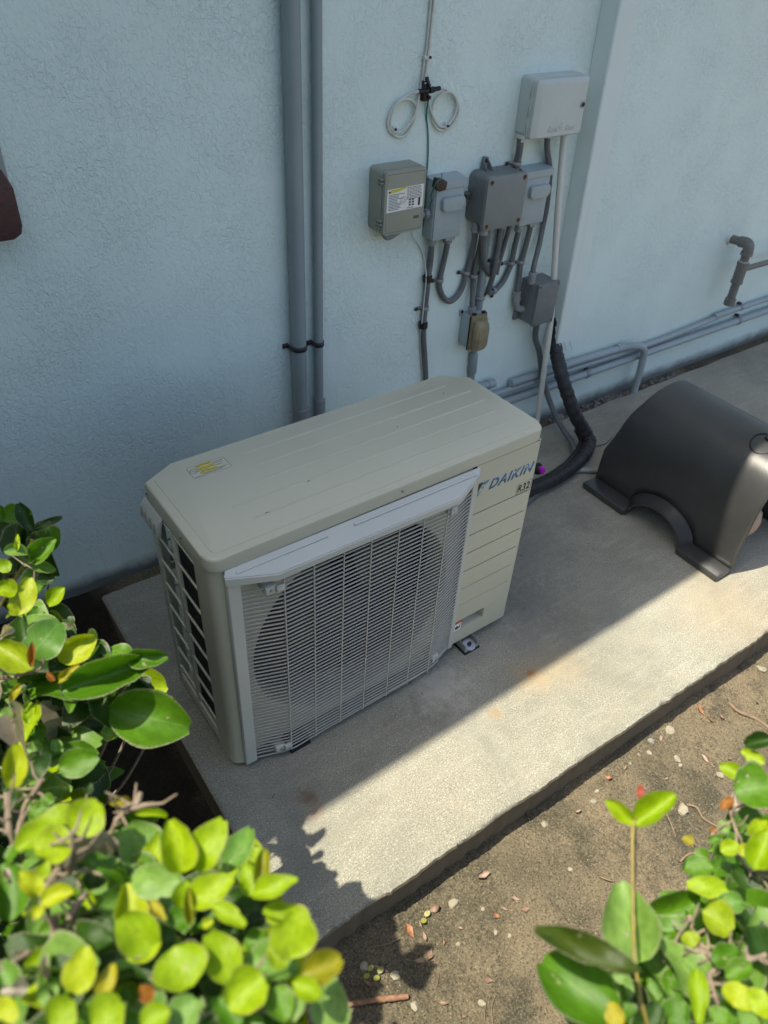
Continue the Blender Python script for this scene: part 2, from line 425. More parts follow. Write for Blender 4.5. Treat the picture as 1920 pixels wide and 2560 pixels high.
    nt.links.new(b.outputs['BSDF'], mx.inputs[1])
    nt.links.new(tr.outputs['BSDF'], mx.inputs[2])
    nt.links.new(mx.outputs['Shader'], out.inputs['Surface'])
    return m
LEAFM = {k: leaf_mat(k) for k in LEAF_COL}

# ------------------------------------------------------------------ mesh helpers
ORIG = {}

def finish_mesh(me, mats, smooth):
    for m in (mats if isinstance(mats, (list, tuple)) else [mats]):
        me.materials.append(m)
    if smooth:
        for p in me.polygons:
            p.use_smooth = True
        me.set_sharp_from_angle(angle=math.radians(smooth))

def link_obj(name, me, parent=None):
    o = bpy.data.objects.new(name, me)
    COL.objects.link(o)
    if parent is not None:
        o.parent = parent
        off = ORIG[parent.name]
        me.transform(Matrix.Translation(-off))
        if parent.type == 'MESH':
            pass
        ORIG[o.name] = off.copy()
    else:
        vs = [v.co for v in me.vertices]
        off = Vector(((min(v.x for v in vs) + max(v.x for v in vs)) / 2, (min(v.y for v in vs) + max(v.y for v in vs)) / 2, min(v.z for v in vs)))
        me.transform(Matrix.Translation(-off))
        o.location = off
        ORIG[o.name] = off
    return o

def obj(name, bm, mat, parent=None, smooth=35, recalc=True):
    if recalc:
        bmesh.ops.recalc_face_normals(bm, faces=bm.faces)
    me = bpy.data.meshes.new(name)
    bm.to_mesh(me)
    bm.free()
    finish_mesh(me, mat, smooth)
    return link_obj(name, me, parent)

def pobj(name, verts, faces, mat, parent=None, smooth=35):
    me = bpy.data.meshes.new(name)
    me.from_pydata([tuple(v) for v in verts], [], faces)
    me.update()
    finish_mesh(me, mat, smooth)
    return link_obj(name, me, parent)

def thing(name, label, cat, loc=(0, 0, 0), group=None, rotz=0.0):
    o = bpy.data.objects.new(name, None)
    COL.objects.link(o)
    o.empty_display_size = 0.05
    o.location = loc
    o.rotation_euler = (0, 0, rotz)
    ORIG[o.name] = Vector(loc)
    return tag(o, label, cat, group)

def tag(o, label=None, cat=None, group=None, kind=None):
    if label:
        o['label'] = label
    if cat:
        o['category'] = cat
    if group:
        o['group'] = group
    if kind:
        o['kind'] = kind
    return o

def B():
    return bmesh.new()

def add_box(bm, x0, x1, y0, y1, z0, z1, bev=0.0, seg=2):
    vs = [bm.verts.new(p) for p in ((x0, y0, z0), (x1, y0, z0), (x1, y1, z0), (x0, y1, z0), (x0, y0, z1), (x1, y0, z1), (x1, y1, z1), (x0, y1, z1))]
    fs = [bm.faces.new([vs[i] for i in f]) for f in ((3, 2, 1, 0), (4, 5, 6, 7), (0, 1, 5, 4), (1, 2, 6, 5), (2, 3, 7, 6), (3, 0, 4, 7))]
    if bev:
        es = list({e for f in fs for e in f.edges})
        bmesh.ops.bevel(bm, geom=es, offset=bev, segments=seg, affect='EDGES', profile=0.5)
    return bm

def add_prism(bm, poly, axis, a, b, bev=0.0, seg=2, only=None):
    """poly: 2-D outline in the plane normal to axis; extruded from a to b."""
    def P(u, v, w):
        return {'x': (w, u, v), 'y': (u, w, v), 'z': (u, v, w)}[axis]
    lo = [bm.verts.new(P(u, v, a)) for u, v in poly]
    hi = [bm.verts.new(P(u, v, b)) for u, v in poly]
    n = len(poly)
    f0 = bm.faces.new(lo[::-1])
    f1 = bm.faces.new(hi)
    for i in range(n):
        bm.faces.new((lo[i], lo[(i + 1) % n], hi[(i + 1) % n], hi[i]))
    if bev:
        es = []
        if only in (None, 'a'):
            es += list(f0.edges)
        if only in (None, 'b'):
            es += list(f1.edges)
        bmesh.ops.bevel(bm, geom=es, offset=bev, segments=seg, affect='EDGES', profile=0.5)
    return bm

def catmull(pts, step=0.006):
    pts = [Vector(p) for p in pts]
    if len(pts) < 3:
        n = max(1, int((pts[-1] - pts[0]).length / step / 4))
        return [pts[0].lerp(pts[-1], i / n) for i in range(n + 1)]
    q = [pts[0] * 2 - pts[1]] + pts + [pts[-1] * 2 - pts[-2]]
    out = []
    for i in range(1, len(q) - 2):
        p0, p1, p2, p3 = q[i - 1], q[i], q[i + 1], q[i + 2]
        n = max(2, int((p2 - p1).length / step))
        for k in range(n):
            t = k / n
            out.append(0.5 * ((2 * p1) + (p2 - p0) * t + (2 * p0 - 5 * p1 + 4 * p2 - p3) * t * t + (3 * p1 - p0 - 3 * p2 + p3) * t ** 3))
    out.append(pts[-1])
    return out

def add_tube(bm, pts, r, n=12, caps=True, rf=None):
    pts = [Vector(p) for p in pts]
    t0 = (pts[1] - pts[0]).normalized()
    up = Vector((0, 0, 1)) if abs(t0.z) < 0.9 else Vector((1, 0, 0))
    u = t0.cross(up).normalized()
    rings = []
    for i, p in enumerate(pts):
        t = (pts[min(i + 1, len(pts) - 1)] - pts[max(i - 1, 0)]).normalized()
        u = (u - t * u.dot(t)).normalized()
        w = t.cross(u)
        rr = rf(i, len(pts)) if rf else (r[i] if isinstance(r, (list, tuple)) else r)
        rings.append([bm.verts.new(p + (u * math.cos(a) + w * math.sin(a)) * rr) for a in [2 * math.pi * k / n for k in range(n)]])
    for A_, B_ in zip(rings, rings[1:]):
        for k in range(n):
            bm.faces.new((A_[k], A_[(k + 1) % n], B_[(k + 1) % n], B_[k]))
    if caps:
        bm.faces.new(rings[0][::-1])
        bm.faces.new(rings[-1])
    return bm

def add_lathe(bm, prof, origin, axis=(0, 0, 1), n=24, cap=True):
    """prof: (radius, height) pairs along axis."""
    o, t = Vector(origin), Vector(axis).normalized()
    up = Vector((0, 0, 1)) if abs(t.z) < 0.9 else Vector((1, 0, 0))
    u = t.cross(up).normalized()
    w = t.cross(u)
    rings = [[bm.verts.new(o + t * h + (u * math.cos(a) + w * math.sin(a)) * max(r, 1e-5)) for a in [2 * math.pi * k / n for k in range(n)]] for r, h in prof]
    for A_, B_ in zip(rings, rings[1:]):
        for k in range(n):
            bm.faces.new((A_[k], A_[(k + 1) % n], B_[(k + 1) % n], B_[k]))
    if cap:
        bm.faces.new(rings[0][::-1])
        bm.faces.new(rings[-1])
    return bm

def rounded_rect(x0, x1, z0, z1, r, n=5):
    out = []
    for cx, cz, a0 in ((x1 - r, z0 + r, -90), (x1 - r, z1 - r, 0), (x0 + r, z1 - r, 90), (x0 + r, z0 + r, 180)):
        for k in range(n + 1):
            a = math.radians(a0 + 90 * k / n)
            out.append((cx + r * math.cos(a), cz + r * math.sin(a)))
    return out

def text_mesh(name, body, mat, parent, origin, xdir, ydir, width=None, height=None, extrude=0.0002, shear=0.0, bold=0.0, spacing=1.0):
    cu = bpy.data.curves.new(name, 'FONT')
    cu.body = body
    cu.size = 1.0
    cu.shear = shear
    cu.offset = bold
    cu.extrude = 0.0
    cu.space_character = spacing
    cu.resolution_u = 3
    tmp = bpy.data.objects.new(name + '_tmp', cu)
    COL.objects.link(tmp)
    bpy.context.view_layer.update()
    dg = bpy.context.evaluated_depsgraph_get()
    me = bpy.data.meshes.new_from_object(tmp.evaluated_get(dg))
    me.name = name
    bpy.data.objects.remove(tmp)
    bpy.data.curves.remove(cu)
    bm = bmesh.new()
    bm.from_mesh(me)
    xs = [v.co.x for v in bm.verts]
    ys = [v.co.y for v in bm.verts]
    x0, y0 = min(xs), min(ys)
    sx = width / (max(xs) - x0) if width else None
    sy = height / (max(ys) - y0) if height else sx
    sx = sx or sy
    X, Y = Vector(xdir).normalized(), Vector(ydir).normalized()
    Z = X.cross(Y)
    r = bmesh.ops.extrude_face_region(bm, geom=list(bm.faces))
    top = {v for v in r['geom'] if isinstance(v, bmesh.types.BMVert)}
    for v in bm.verts:
        h = extrude if v in top else 0.0
        v.co = Vector(origin) + X * ((v.co.x - x0) * sx) + Y * ((v.co.y - y0) * sy) + Z * h
    me.clear_geometry()
    bmesh.ops.recalc_face_normals(bm, faces=bm.faces)
    bm.to_mesh(me)
    bm.free()
    me.materials.clear()
    finish_mesh(me, mat, 0)
    return link_obj(name, me, parent)

# ------------------------------------------------------------------ the setting
WY = 0.83            # face of the house wall
SOIL = -0.118        # soil level beside the slab

def soil_z(x, y):
    z = SOIL + 0.010 * noise.noise((x * 2.3, y * 2.3, 1.0)) + 0.004 * noise.noise((x * 9, y * 9, 4.0)) + 0.0018 * noise.noise((x * 30, y * 30, 7.0))
    if y > 0.60:
        z += (0.098 - 0.012 * noise.noise((x * 6, 2, 0))) * min(1.0, (y - 0.60) / 0.14)
    return z

def build_ground():
    xs = [-60, -20, -6, -3, -1.8] + [-1.2 + i * 0.025 for i in range(153)] + [3.2, 4.5, 8, 20, 60]
    ys = [-60, -20, -6, -3.5, -2.2, -1.6] + [-1.3 + i * 0.025 for i in range(86)] + [1.2, 4, 20, 60]
    vs = [(x, y, soil_z(x, y)) for y in ys for x in xs]
    n = len(xs)
    fs = [(j * n + i, j * n + i + 1, (j + 1) * n + i + 1, (j + 1) * n + i) for j in range(len(ys) - 1) for i in range(n - 1)]
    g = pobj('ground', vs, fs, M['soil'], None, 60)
    tag(g, 'bare brown packed soil in front of and beside the concrete slab', 'soil', kind='structure')
build_ground()

def build_slab():
    X0, X1, Y0, Y1 = -0.073, 9.0, -0.466, 0.772
    bm = B()
    xs = [X0 + 0.0 + i * 0.008 for i in range(310)]
    xs += [xs[-1] + 0.05 * (i + 1) for i in range(20)]
    xs += [xs[-1] + 1.0, X1]
    rows = []
    for x in xs:
        e = 0.006 * noise.noise((x * 7, 0, 0)) + 0.0045 * noise.noise((x * 34, 3, 0)) + 0.0025 * noise.noise((x * 110, 5, 0))
        c = abs(noise.noise((x * 24, 9, 0))) * 0.006 + abs(noise.noise((x * 80, 2, 0))) * 0.003
        d = 0.004 * noise.noise((x * 5, 12, 0)) + 0.003 * noise.noise((x * 40, 14, 0))
        yb = Y1 + 0.008 * noise.noise((x * 6, 20, 0)) + 0.004 * noise.noise((x * 40, 22, 0))
        prof = [(yb + 0.004, -0.2), (yb, -0.012), (yb - 0.008, 0.0), (0.3, 0.0), (-0.2, 0.0), (Y0 + 0.03, 0.0005), (Y0 + 0.012, -0.0008 + c * 0.2), (Y0 + e + 0.003, -0.004 - c * 0.5),
                (Y0 + e, -0.011 - c), (Y0 + 0.012 + d, -0.018 - c), (Y0 + 0.010 + d, -0.05), (Y0 + 0.006 + 2 * d, -0.085), (Y0 + 0.012 + 2 * d, -0.2)]
        rows.append([bm.verts.new((x, y, z)) for y, z in prof])
    # rounded, slightly ragged left end
    for k, v in enumerate(rows[0]):
        v.co.x += 0.004 * noise.noise((v.co.y * 20, v.co.z * 20, 3))
        if v.co.z > -0.02:
            v.co.z -= 0.007
    for A_, B_ in zip(rows, rows[1:]):
        for k in range(len(A_) - 1):
            bm.faces.new((A_[k], A_[k + 1], B_[k + 1], B_[k]))
    bm.faces.new(rows[0])
    bm.faces.new(rows[-1][::-1])
    s = obj('concrete_slab', bm, M['concrete'], None, 40)
    tag(s, 'sandy concrete slab carrying the outdoor unit along the house wall', 'slab', kind='structure')
build_slab()

# the house: wall, boxed-in pipe chase on the wall, eave that shades the wall
house = thing('house_wall', 'pale blue textured stucco house wall behind the outdoor unit', 'wall', (0, WY, -0.2))
def build_house():
    bm = B()
    add_box(bm, -5.0, 9.0, WY, WY + 0.2, -0.2, 3.1)
    obj('stucco_face', bm, M['stucco'], house, 0)
    # chase: leans a little; lower end ragged
    bm = B()
    zs = [0.372, 0.40, 0.45, 0.55, 0.8, 1.2, 1.7, 2.99]
    rings = []
    for z in zs:
        t = max(0.0, (1.52 - z) / 1.14)
        x0 = 1.747 + 0.043 * t
        x1 = x0 + 0.092
        yf = WY - 0.073
        j = 0.004 * noise.noise((z * 40, 1, 1)) if z < 0.5 else 0.0
        rings.append([bm.verts.new(p) for p in ((x0, WY - 0.001, z), (x0 + j, yf + 0.004, z), (x0 + 0.004, yf, z), (x0 + 0.05, yf - 0.001 + j, z - (0.006 if z < 0.39 else 0)), (x1 - 0.004, yf, z), (x1, yf + 0.004, z), (x1 + 0.004, WY - 0.001, z))])
    for A_, B_ in zip(rings, rings[1:]):
        for k in range(6):
            bm.faces.new((A_[k], A_[k + 1], B_[k + 1], B_[k]))
    bm.faces.new(rings[0])
    ch = obj('pipe_chase', bm, M['smooth_stucco'], house, 40)
    ch['label'] = 'smooth boxed-in vertical chase standing proud of the wall'
    # torn paint skin hanging from the mouth of the chase
    for k in range(3):
        bm = B()
        xx = 1.80 + 0.03 * k
        add_tube(bm, catmull([(xx, WY - 0.076, 0.40), (xx + 0.004, WY - 0.081, 0.38), (xx + 0.012, WY - 0.083, 0.368 - 0.004 * k)], 0.006), 0.0022, 6)
        obj('paint_flake', bm, M['smooth_stucco'], house)
    # eave
    H = 3.0
    sx, sy = 0.38, 0.135
    def ye(x):
        return -0.198 + 0.0285 * (x + sx * H) + sy * H
    bm = B()
    xa, xb = -5.2, 9.2
    vs = [bm.verts.new(p) for p in ((xa, ye(xa), H), (xb, ye(xb), H), (xb, WY + 1.0, H), (xa, WY + 1.0, H), (xa, ye(xa), H + 0.17), (xb, ye(xb), H + 0.17), (xb, WY + 1.0, H + 0.55), (xa, WY + 1.0, H + 0.55))]
    for f in ((3, 2, 1, 0), (4, 5, 6, 7), (0, 1, 5, 4), (1, 2, 6, 5), (2, 3, 7, 6), (3, 0, 4, 7)):
        bm.faces.new([vs[i] for i in f])
    obj('eave', bm, [M['eave']], house, 0)
build_house()

# ------------------------------------------------------------------ outdoor unit
AW, AD, AH = 0.93, 0.352, 0.7158
YAW = 0.0209
def build_ac():
    c, s = math.cos(YAW), math.sin(YAW)
    loc = (AW / 2 - c * AW / 2, -s * AW / 2, 0.0)
    ac = thing('air_conditioner', 'ivory outdoor air conditioner unit with wire fan guard on the concrete slab', 'air conditioner', loc, rotz=YAW)
    ORIG[ac.name] = Vector((0, 0, 0))
    iv = M['ivory']
    # lid
    def lid_poly(i=0.0, r=0.034):
        p = [(0.0 + i, 0.313 - i * 0.4), (0.078 + i * 0.4, AD - i), (0.865 - i * 0.4, AD - i), (AW - i, 0.298 - i * 0.4)]
        front = []
        for cx, a0 in ((AW - i - r, 0), (i + r, -90)):
            for k in range(7):
                a = math.radians(a0 - 90 * k / 6)
                front.append((cx + r * math.cos(a), i + r + r * math.sin(a)))
        return p + front
    bm = B()
    add_prism(bm, lid_poly()[::-1], 'z', 0.682, AH - 0.0012, 0.007, 3, only='b')
    lid = obj('lid', bm, iv, ac, 40)
    bm = B()
    add_prism(bm, lid_poly(0.021, 0.012)[::-1], 'z', AH - 0.0016, AH, 0.0012, 2, only='b')
    obj('raised_panel', bm, iv, lid, 40)
    for yy, xa, xb in ((0.07, 0.14, 0.86), (0.125, 0.12, 0.88), (0.18, 0.20, 0.88), (0.235, 0.22, 0.88), (0.29, 0.22, 0.84)):
        bm = B()
        add_prism(bm, rounded_rect(xa, xb, yy, yy + 0.009, 0.0044, 4)[::-1], 'z', AH - 0.0003, AH + 0.0005, 0.0004, 2, only='b')
        obj('stiffening_rib', bm, iv, lid, 40)
    for p, ax in (((0.474, -0.0005, 0.700), (0, -1, 0)), ((0.0005, 0.13, 0.690), (-1, 0, 0)), ((0.0005, 0.305, 0.690), (-1, 0, 0))):
        bm = B()
        add_lathe(bm, [(0.0045, -0.001), (0.0045, 0.001), (0.003, 0.003), (0.001, 0.0032)], p, ax, 12)
        obj('screw', bm, M['screw_metal'], lid)
    # caution sticker on the lid
    z = AH + 0.0002
    st = thing_part_plate('caution_sticker', rounded_rect(0.096, 0.188, 0.263, 0.308, 0.005), z - 0.0004, z + 0.0002, 'z', iv, lid)
    fr = B()
    ring_outline(fr, rounded_rect(0.096, 0.188, 0.263, 0.308, 0.005), 0.0007, 'z', z + 0.0002, 0.0002)
    add_box(fr, 0.1178, 0.1186, 0.2632, 0.3078, z, z + 0.0003)
    for k, (y0, xe) in enumerate(((0.3000, 0.184), (0.2945, 0.178), (0.2870, 0.176), (0.2835, 0.140), (0.2750, 0.182), (0.2715, 0.174), (0.2680, 0.168))):
        add_box(fr, 0.121 if k else 0.149, xe, y0, y0 + 0.0012, z, z + 0.0003)
    add_box(fr, 0.100, 0.115, 0.2665, 0.2680, z, z + 0.0003)
    n = 28
    for k in range(n):
        a0, a1 = 2 * math.pi * k / n, 2 * math.pi * (k + 1) / n
        vs = []
        for rr, a in ((0.0088, a0), (0.0088, a1), (0.0076, a1), (0.0076, a0)):
            vs.append(fr.verts.new((0.107 + rr * math.cos(a), 0.2905 + rr * math.sin(a), z + 0.0003)))
        fr.faces.new(vs)
    vs = [fr.verts.new(p) for p in ((0.1005, 0.2960, z + 0.0003), (0.1013, 0.2968, z + 0.0003), (0.1135, 0.2850, z + 0.0003), (0.1127, 0.2842, z + 0.0003))]
    fr.faces.new(vs)
    obj('sticker_print', fr, M['black_print'], lid, 0)
    for body, y0, wd in (('CAUTION', 0.3012, 0.026), ('ATENCI\u00d3N', 0.2885, 0.030), ('ATTENTION', 0.2765, 0.031)):
        bm = B()
        add_box(bm, 0.1195, 0.1195 + wd + 0.008, y0 - 0.0020, y0 + 0.0062, z + 0.0001, z + 0.0006)
        obj('yellow_band', bm, M['yellow_print'], lid, 0)
        text_mesh('warning_word', body, M['black_print'], lid, (0.1262, y0 + 0.0002, z + 0.0007), (1, 0, 0), (0, 1, 0), width=wd, height=0.0036, extrude=0.0001)
        bm = B()
        add_prism(bm, [(0.1208, y0), (0.1252, y0), (0.123, y0 + 0.0042)], 'z', z + 0.0004, z + 0.0009)
        obj('warning_triangle', bm, M['black_print'], lid, 0)
    # right-hand front panel with slots, recessed grip
    slots = [(0.709, 0.904, zz - 0.0022, zz + 0.0022, 0.006) for zz in (0.525, 0.4557, 0.392, 0.3262)]
    slots += [(0.705, 0.901, 0.2578, 0.2606, 0.005), (0.702, 0.899, 0.1930, 0.1944, 0.003), (0.83, 0.890, 0.1300, 0.1306, 0.001), (0.738, 0.820, 0.087, 0.127, 0.028)]
    bm = B()
    slotted_plate(bm, 0.700, 0.912, 0.034, 0.681, 0.0, slots)
    obj('front_panel', bm, iv, ac, 30)
    bm = B()
    # rounded right corner and side
    prof = [(0.912, 0.0), (0.9165, 0.0012), (0.9195, 0.004), (0.921, 0.008), (0.921, 0.335), (0.905, 0.345), (0.50, 0.345), (0.50, 0.339), (0.90, 0.339), (0.914, 0.331), (0.914, 0.012), (0.912, 0.009)]
    add_prism(bm, prof, 'z', 0.034, 0.681)
    obj('side_panel', bm, iv, ac, 30)
    # grip tray and stickers
    bm = B()
    add_box(bm, 0.7385, 0.8195, 0.0245, 0.0262, 0.0875, 0.1265)
    obj('grip_plate', bm, M['galv'], ac, 0)
    st = thing_part_plate('finger_warning_sticker', [(0.7055, 0.084), (0.7355, 0.088), (0.7355, 0.128), (0.7055, 0.127)], -0.0006, 0.0002, 'y', M['white_paint'], ac)
    bm = B()
    add_prism(bm, [(0.7055, 0.1165), (0.7355, 0.1175), (0.7355, 0.128), (0.7055, 0.127)], 'y', -0.0009, -0.0004)
    obj('red_band', bm, M['red_print'], st, 0)
    bm = B()
    ring_outline(bm, [(0.7055, 0.084), (0.7355, 0.088), (0.7355, 0.128), (0.7055, 0.127)], 0.0012, 'y', -0.0009, -0.0003)
    for poly in ([(0.711, 0.104), (0.717, 0.109), (0.722, 0.106), (0.723, 0.099), (0.720, 0.093), (0.717, 0.097), (0.715, 0.092), (0.712, 0.096)],
                 [(0.722, 0.100), (0.731, 0.112), (0.733, 0.111), (0.725, 0.098)], [(0.723, 0.099), (0.731, 0.102), (0.7315, 0.100), (0.724, 0.096)]):
        add_prism(bm, poly, 'y', -0.0010, -0.0004)
    obj('pictogram', bm, M['black_print'], st, 0)
    # brand print
    text_mesh('brand_lettering', 'DAIKIN', M['logo_blue'], ac, (0.752, -0.0002, 0.5895), (1, 0, 0.0), (0, 0, 1), width=0.156, height=0.030, extrude=0.0004, shear=0.33, bold=0.026, spacing=1.17)
    bm = B()
    add_prism(bm, [(0.7145, 0.583), (0.7145, 0.590), (0.731, 0.622), (0.7515, 0.6225), (0.738, 0.612), (0.728, 0.598), (0.721, 0.5875)], 'y', -0.0007, -0.0002)
    obj('brand_mark', bm, M['logo_teal'], ac, 0)
    bm = B()
    add_prism(bm, [(0.7140, 0.596), (0.7140, 0.6225), (0.729, 0.6225)], 'y', -0.0006, -0.0002)
    obj('brand_mark_dark', bm, M['black_print'], ac, 0)
    text_mesh('refrigerant_lettering', 'R32', M['black_print'], ac, (0.8630, -0.0002, 0.5325), (1, 0, 0), (0, 0, 1), width=0.043, height=0.024, extrude=0.0004, shear=0.12, bold=0.02, spacing=1.08)
    bm = B()
    ring_outline(bm, [(0.8580, 0.5275), (0.9110, 0.5275), (0.9130, 0.5615), (0.8595, 0.5615)], 0.0011, 'y', -0.0006, -0.0002)
    obj('refrigerant_frame', bm, M['black_print'], ac, 0)
    # base pan
    bm = B()
    add_box(bm, 0.012, 0.914, 0.012, 0.335, 0.030, 0.052, 0.003)
    obj('base_pan', bm, iv, ac)
    # fan bulkhead with round mouth
    bm = B()
    cx, cz, R_ = 0.368, 0.335, 0.292
    x0, x1, z0, z1, yb = 0.058, 0.704, 0.032, 0.682, 0.010
    n = 96
    outer, inner = [], []
    for k in range(n):
        a = 2 * math.pi * (k + 0.5) / n
        dx, dz = math.cos(a), math.sin(a)
        t = min((x1 - cx) / dx if dx > 1e-9 else 9, (x0 - cx) / dx if dx < -1e-9 else 9, (z1 - cz) / dz if dz > 1e-9 else 9, (z0 - cz) / dz if dz < -1e-9 else 9)
        t = max(t, R_ + 0.003)
        outer.append(bm.verts.new((cx + dx * t, yb, cz + dz * t)))
        inner.append([bm.verts.new((cx + dx * rr, yy, cz + dz * rr)) for rr, yy in ((R_, yb), (R_ - 0.006, yb + 0.003), (R_ - 0.010, yb + 0.010), (R_ - 0.011, yb + 0.05), (R_ - 0.004, yb + 0.085))])
    for k in range(n):
        j = (k + 1) % n
        bm.faces.new((outer[k], outer[j], inner[j][0], inner[k][0]))
        for q in range(4):
            bm.faces.new((inner[k][q], inner[j][q], inner[j][q + 1], inner[k][q + 1]))
    for A_ in ((x0, z0), (x1, z0), (x1, z1), (x0, z1)):
        pass
    obj('fan_shroud', bm, iv, ac, 30)
    # coil block and inner partition behind the fan
    bm = B()
    prof = [(0.022, 0.05), (0.045, 0.05), (0.045, 0.235), (0.058, 0.268), (0.09, 0.29), (0.72, 0.29), (0.72, 0.312), (0.085, 0.312), (0.042, 0.288), (0.022, 0.245)]
    add_prism(bm, prof, 'z', 0.05, 0.68)
    obj('coil', bm, M['coil'], ac, 20)
    bm = B()
    add_box(bm, 0.705, 0.712, 0.012, 0.335, 0.05, 0.68)
    obj('partition', bm, M['coil'], ac, 0)
    # fan
    fan = obj('fan_hub', add_lathe(B(), [(0.055, 0.10), (0.055, 0.065), (0.048, 0.055), (0.012, 0.050), (0.010, 0.044), (0.001, 0.043)], (cx, 0.0, cz), (0, 1, 0), 28), M['black_plastic'], ac)
    for k in range(3):
        bm = B()
        vs = []
        nr, na = 8, 8
        for i in range(nr + 1):
            r = 0.05 + (R_ - 0.025 - 0.05) * i / nr
            for j in range(na + 1):
                sweep = 0.55 + 0.35 * math.sin(math.pi * i / nr)
                a = 2 * math.pi * k / 3 + 0.4 + 0.35 * i / nr + sweep * (j / na - 0.5) * 2.0
                vs.append(bm.verts.new((cx + r * math.cos(a), 0.095 - 0.05 * (j / na) + 0.012 * (i / nr), cz + r * math.sin(a))))
        for i in range(nr):
            for j in range(na):
                q = i * (na + 1) + j
                bm.faces.new((vs[q], vs[q + 1], vs[q + na + 2], vs[q + na + 1]))
        obj('fan_blade', bm, M['black_plastic'], fan, 60)
    # front frame strips beside the guard
    bm = B()
    add_prism(bm, [(0.030, 0.012), (0.030, -0.006), (0.0325, -0.0095), (0.058, -0.0105), (0.0605, -0.008), (0.0605, 0.012)], 'z', 0.018, 0.668)
    obj('guard_strip', bm, M['ivory_plastic'], ac)
    bm = B()
    add_prism(bm, [(0.690, 0.012), (0.690, -0.004), (0.692, -0.0055), (0.705, -0.0045), (0.707, -0.002), (0.707, 0.012)], 'z', 0.030, 0.640)
    obj('guard_strip', bm, M['ivory_plastic'], ac)
    # visor over the guard
    def V(x, y, z):
        return (x, y, z)
    top = [V(0.033, 0.000, 0.6815), V(0.708, 0.000, 0.6760)]
    low = [V(0.026, -0.012, 0.672), V(0.130, -0.040, 0.654), V(0.618, -0.040, 0.645), V(0.703, -0.010, 0.6665)]
    lip = [V(0.028, -0.0125, 0.650), V(0.131, -0.0405, 0.637), V(0.621, -0.0405, 0.629), V(0.702, -0.0105, 0.6520)]
    back = [V(0.031, -0.008, 0.648), V(0.133, -0.036, 0.635), V(0.619, -0.036, 0.627), V(0.699, -0.006, 0.650)]
    bt = [V(0.037, 0.004, 0.677), V(0.704, 0.004, 0.671)]
    bm = B()
    tv, lv, pv, kv, bv = [[bm.verts.new(p) for p in L] for L in (top, low, lip, back, bt)]
    bm.faces.new((tv[0], lv[0], lv[1]))
    bm.faces.new((tv[0], lv[1], lv[2], tv[1]))
    bm.faces.new((tv[1], lv[2], lv[3]))
    for k in range(3):
        bm.faces.new((lv[k], pv[k], pv[k + 1], lv[k + 1]))
        bm.faces.new((pv[k], kv[k], kv[k + 1], pv[k + 1]))
    bm.faces.new((kv[0], bv[0], kv[1]))
    bm.faces.new((kv[1], bv[0], bv[1], kv[2]))
    bm.faces.new((kv[2], bv[1], kv[3]))
    bm.faces.new((tv[0], bv[0], kv[0], pv[0], lv[0]))
    bm.faces.new((tv[1], lv[3], pv[3], kv[3], bv[1]))
    bm.faces.new((tv[0], tv[1], bv[1], bv[0]))
    es = [e for e in bm.edges if any(v in lv for v in e.verts) and all(v in lv or v in pv for v in e.verts)]
    es = [e for e in es if e.verts[0] in lv and e.verts[1] in lv]
    bmesh.ops.bevel(bm, geom=es, offset=0.0022, segments=2, affect='EDGES')
    visor = obj('visor', bm, M['ivory_plastic'], ac, 30)
    for xa, xb in ((0.052, 0.268), (0.335, 0.688)):
        bm = B()
        za, zb = 0.6815 - (xa - 0.033) * 0.00815, 0.6815 - (xb - 0.033) * 0.00815
        dy, dz = -0.0085, -0.0085 * 0.73 * 0.95
        for (h0, h1) in ((0.0, 0.0),):
            P = [(xa, dy - 0.0002, za + dz), (xb, dy - 0.0002, zb + dz), (xb, dy - 0.0042, zb + dz - 0.0029), (xa, dy - 0.0042, za + dz - 0.0029)]
            lo = [bm.verts.new(p) for p in P]
            hi = [bm.verts.new((p[0] + (0.001 if i in (0, 3) else -0.001), p[1] - 0.0011, p[2] + 0.0019)) for i, p in enumerate(P)]
            bm.faces.new(hi)
            for i in range(4):
                bm.faces.new((lo[i], lo[(i + 1) % 4], hi[(i + 1) % 4], hi[i]))
        obj('visor_rib', bm, M['ivory_plastic'], visor, 0)
    # wire guard: one mesh per kind of wire, copied for every wire
    def wire_path(xl, xr):
        return [(xl, -0.0035, 0), (xl + 0.012, -0.006, 0), (0.135, -0.0285, 0), (0.146, -0.0312, 0), (0.158, -0.0318, 0), (0.585, -0.0318, 0), (0.597, -0.0310, 0), (0.608, -0.0280, 0), (xr - 0.012, -0.0055, 0), (xr, -0.003, 0)]
    bm = B()
    add_tube(bm, wire_path(0.0595, 0.6915), 0.0021, 8, False)
    bmesh.ops.translate(bm, verts=bm.verts, vec=(0, 0, 0.034))
    w0 = obj('guard_wire', bm, M['wire'], ac, 60)
    pitch = 0.01245
    k = 1
    zz = 0.034 + pitch
    full = 0.612
    while zz < full:
        w = w0.copy()
        COL.objects.link(w)
        w.location.z += zz - 0.034
        zz += pitch
    bm = B()
    add_tube(bm, [(0.146, -0.0312, 0), (0.158, -0.0318, 0), (0.585, -0.0318, 0), (0.597, -0.0310, 0)], 0.0021, 8, False)
    bmesh.ops.translate(bm, verts=bm.verts, vec=(0, 0, zz))
    w1 = obj('guard_wire', bm, M['wire'], ac, 60)
    for q in range(1, 3):
        w = w1.copy()
        COL.objects.link(w)
        w.location.z += pitch * q
    bm = B()
    add_tube(bm, catmull([(0.0595, -0.004, 0.020), (0.10, -0.016, 0.018), (0.150, -0.0318, 0.019), (0.25, -0.0318, 0.023), (0.595, -0.0318, 0.033), (0.640, -0.017, 0.040), (0.690, -0.003, 0.046)], 0.02), 0.0021, 8)
    obj('guard_edge_wire', bm, M['wire'], ac, 60)
    bm = B()
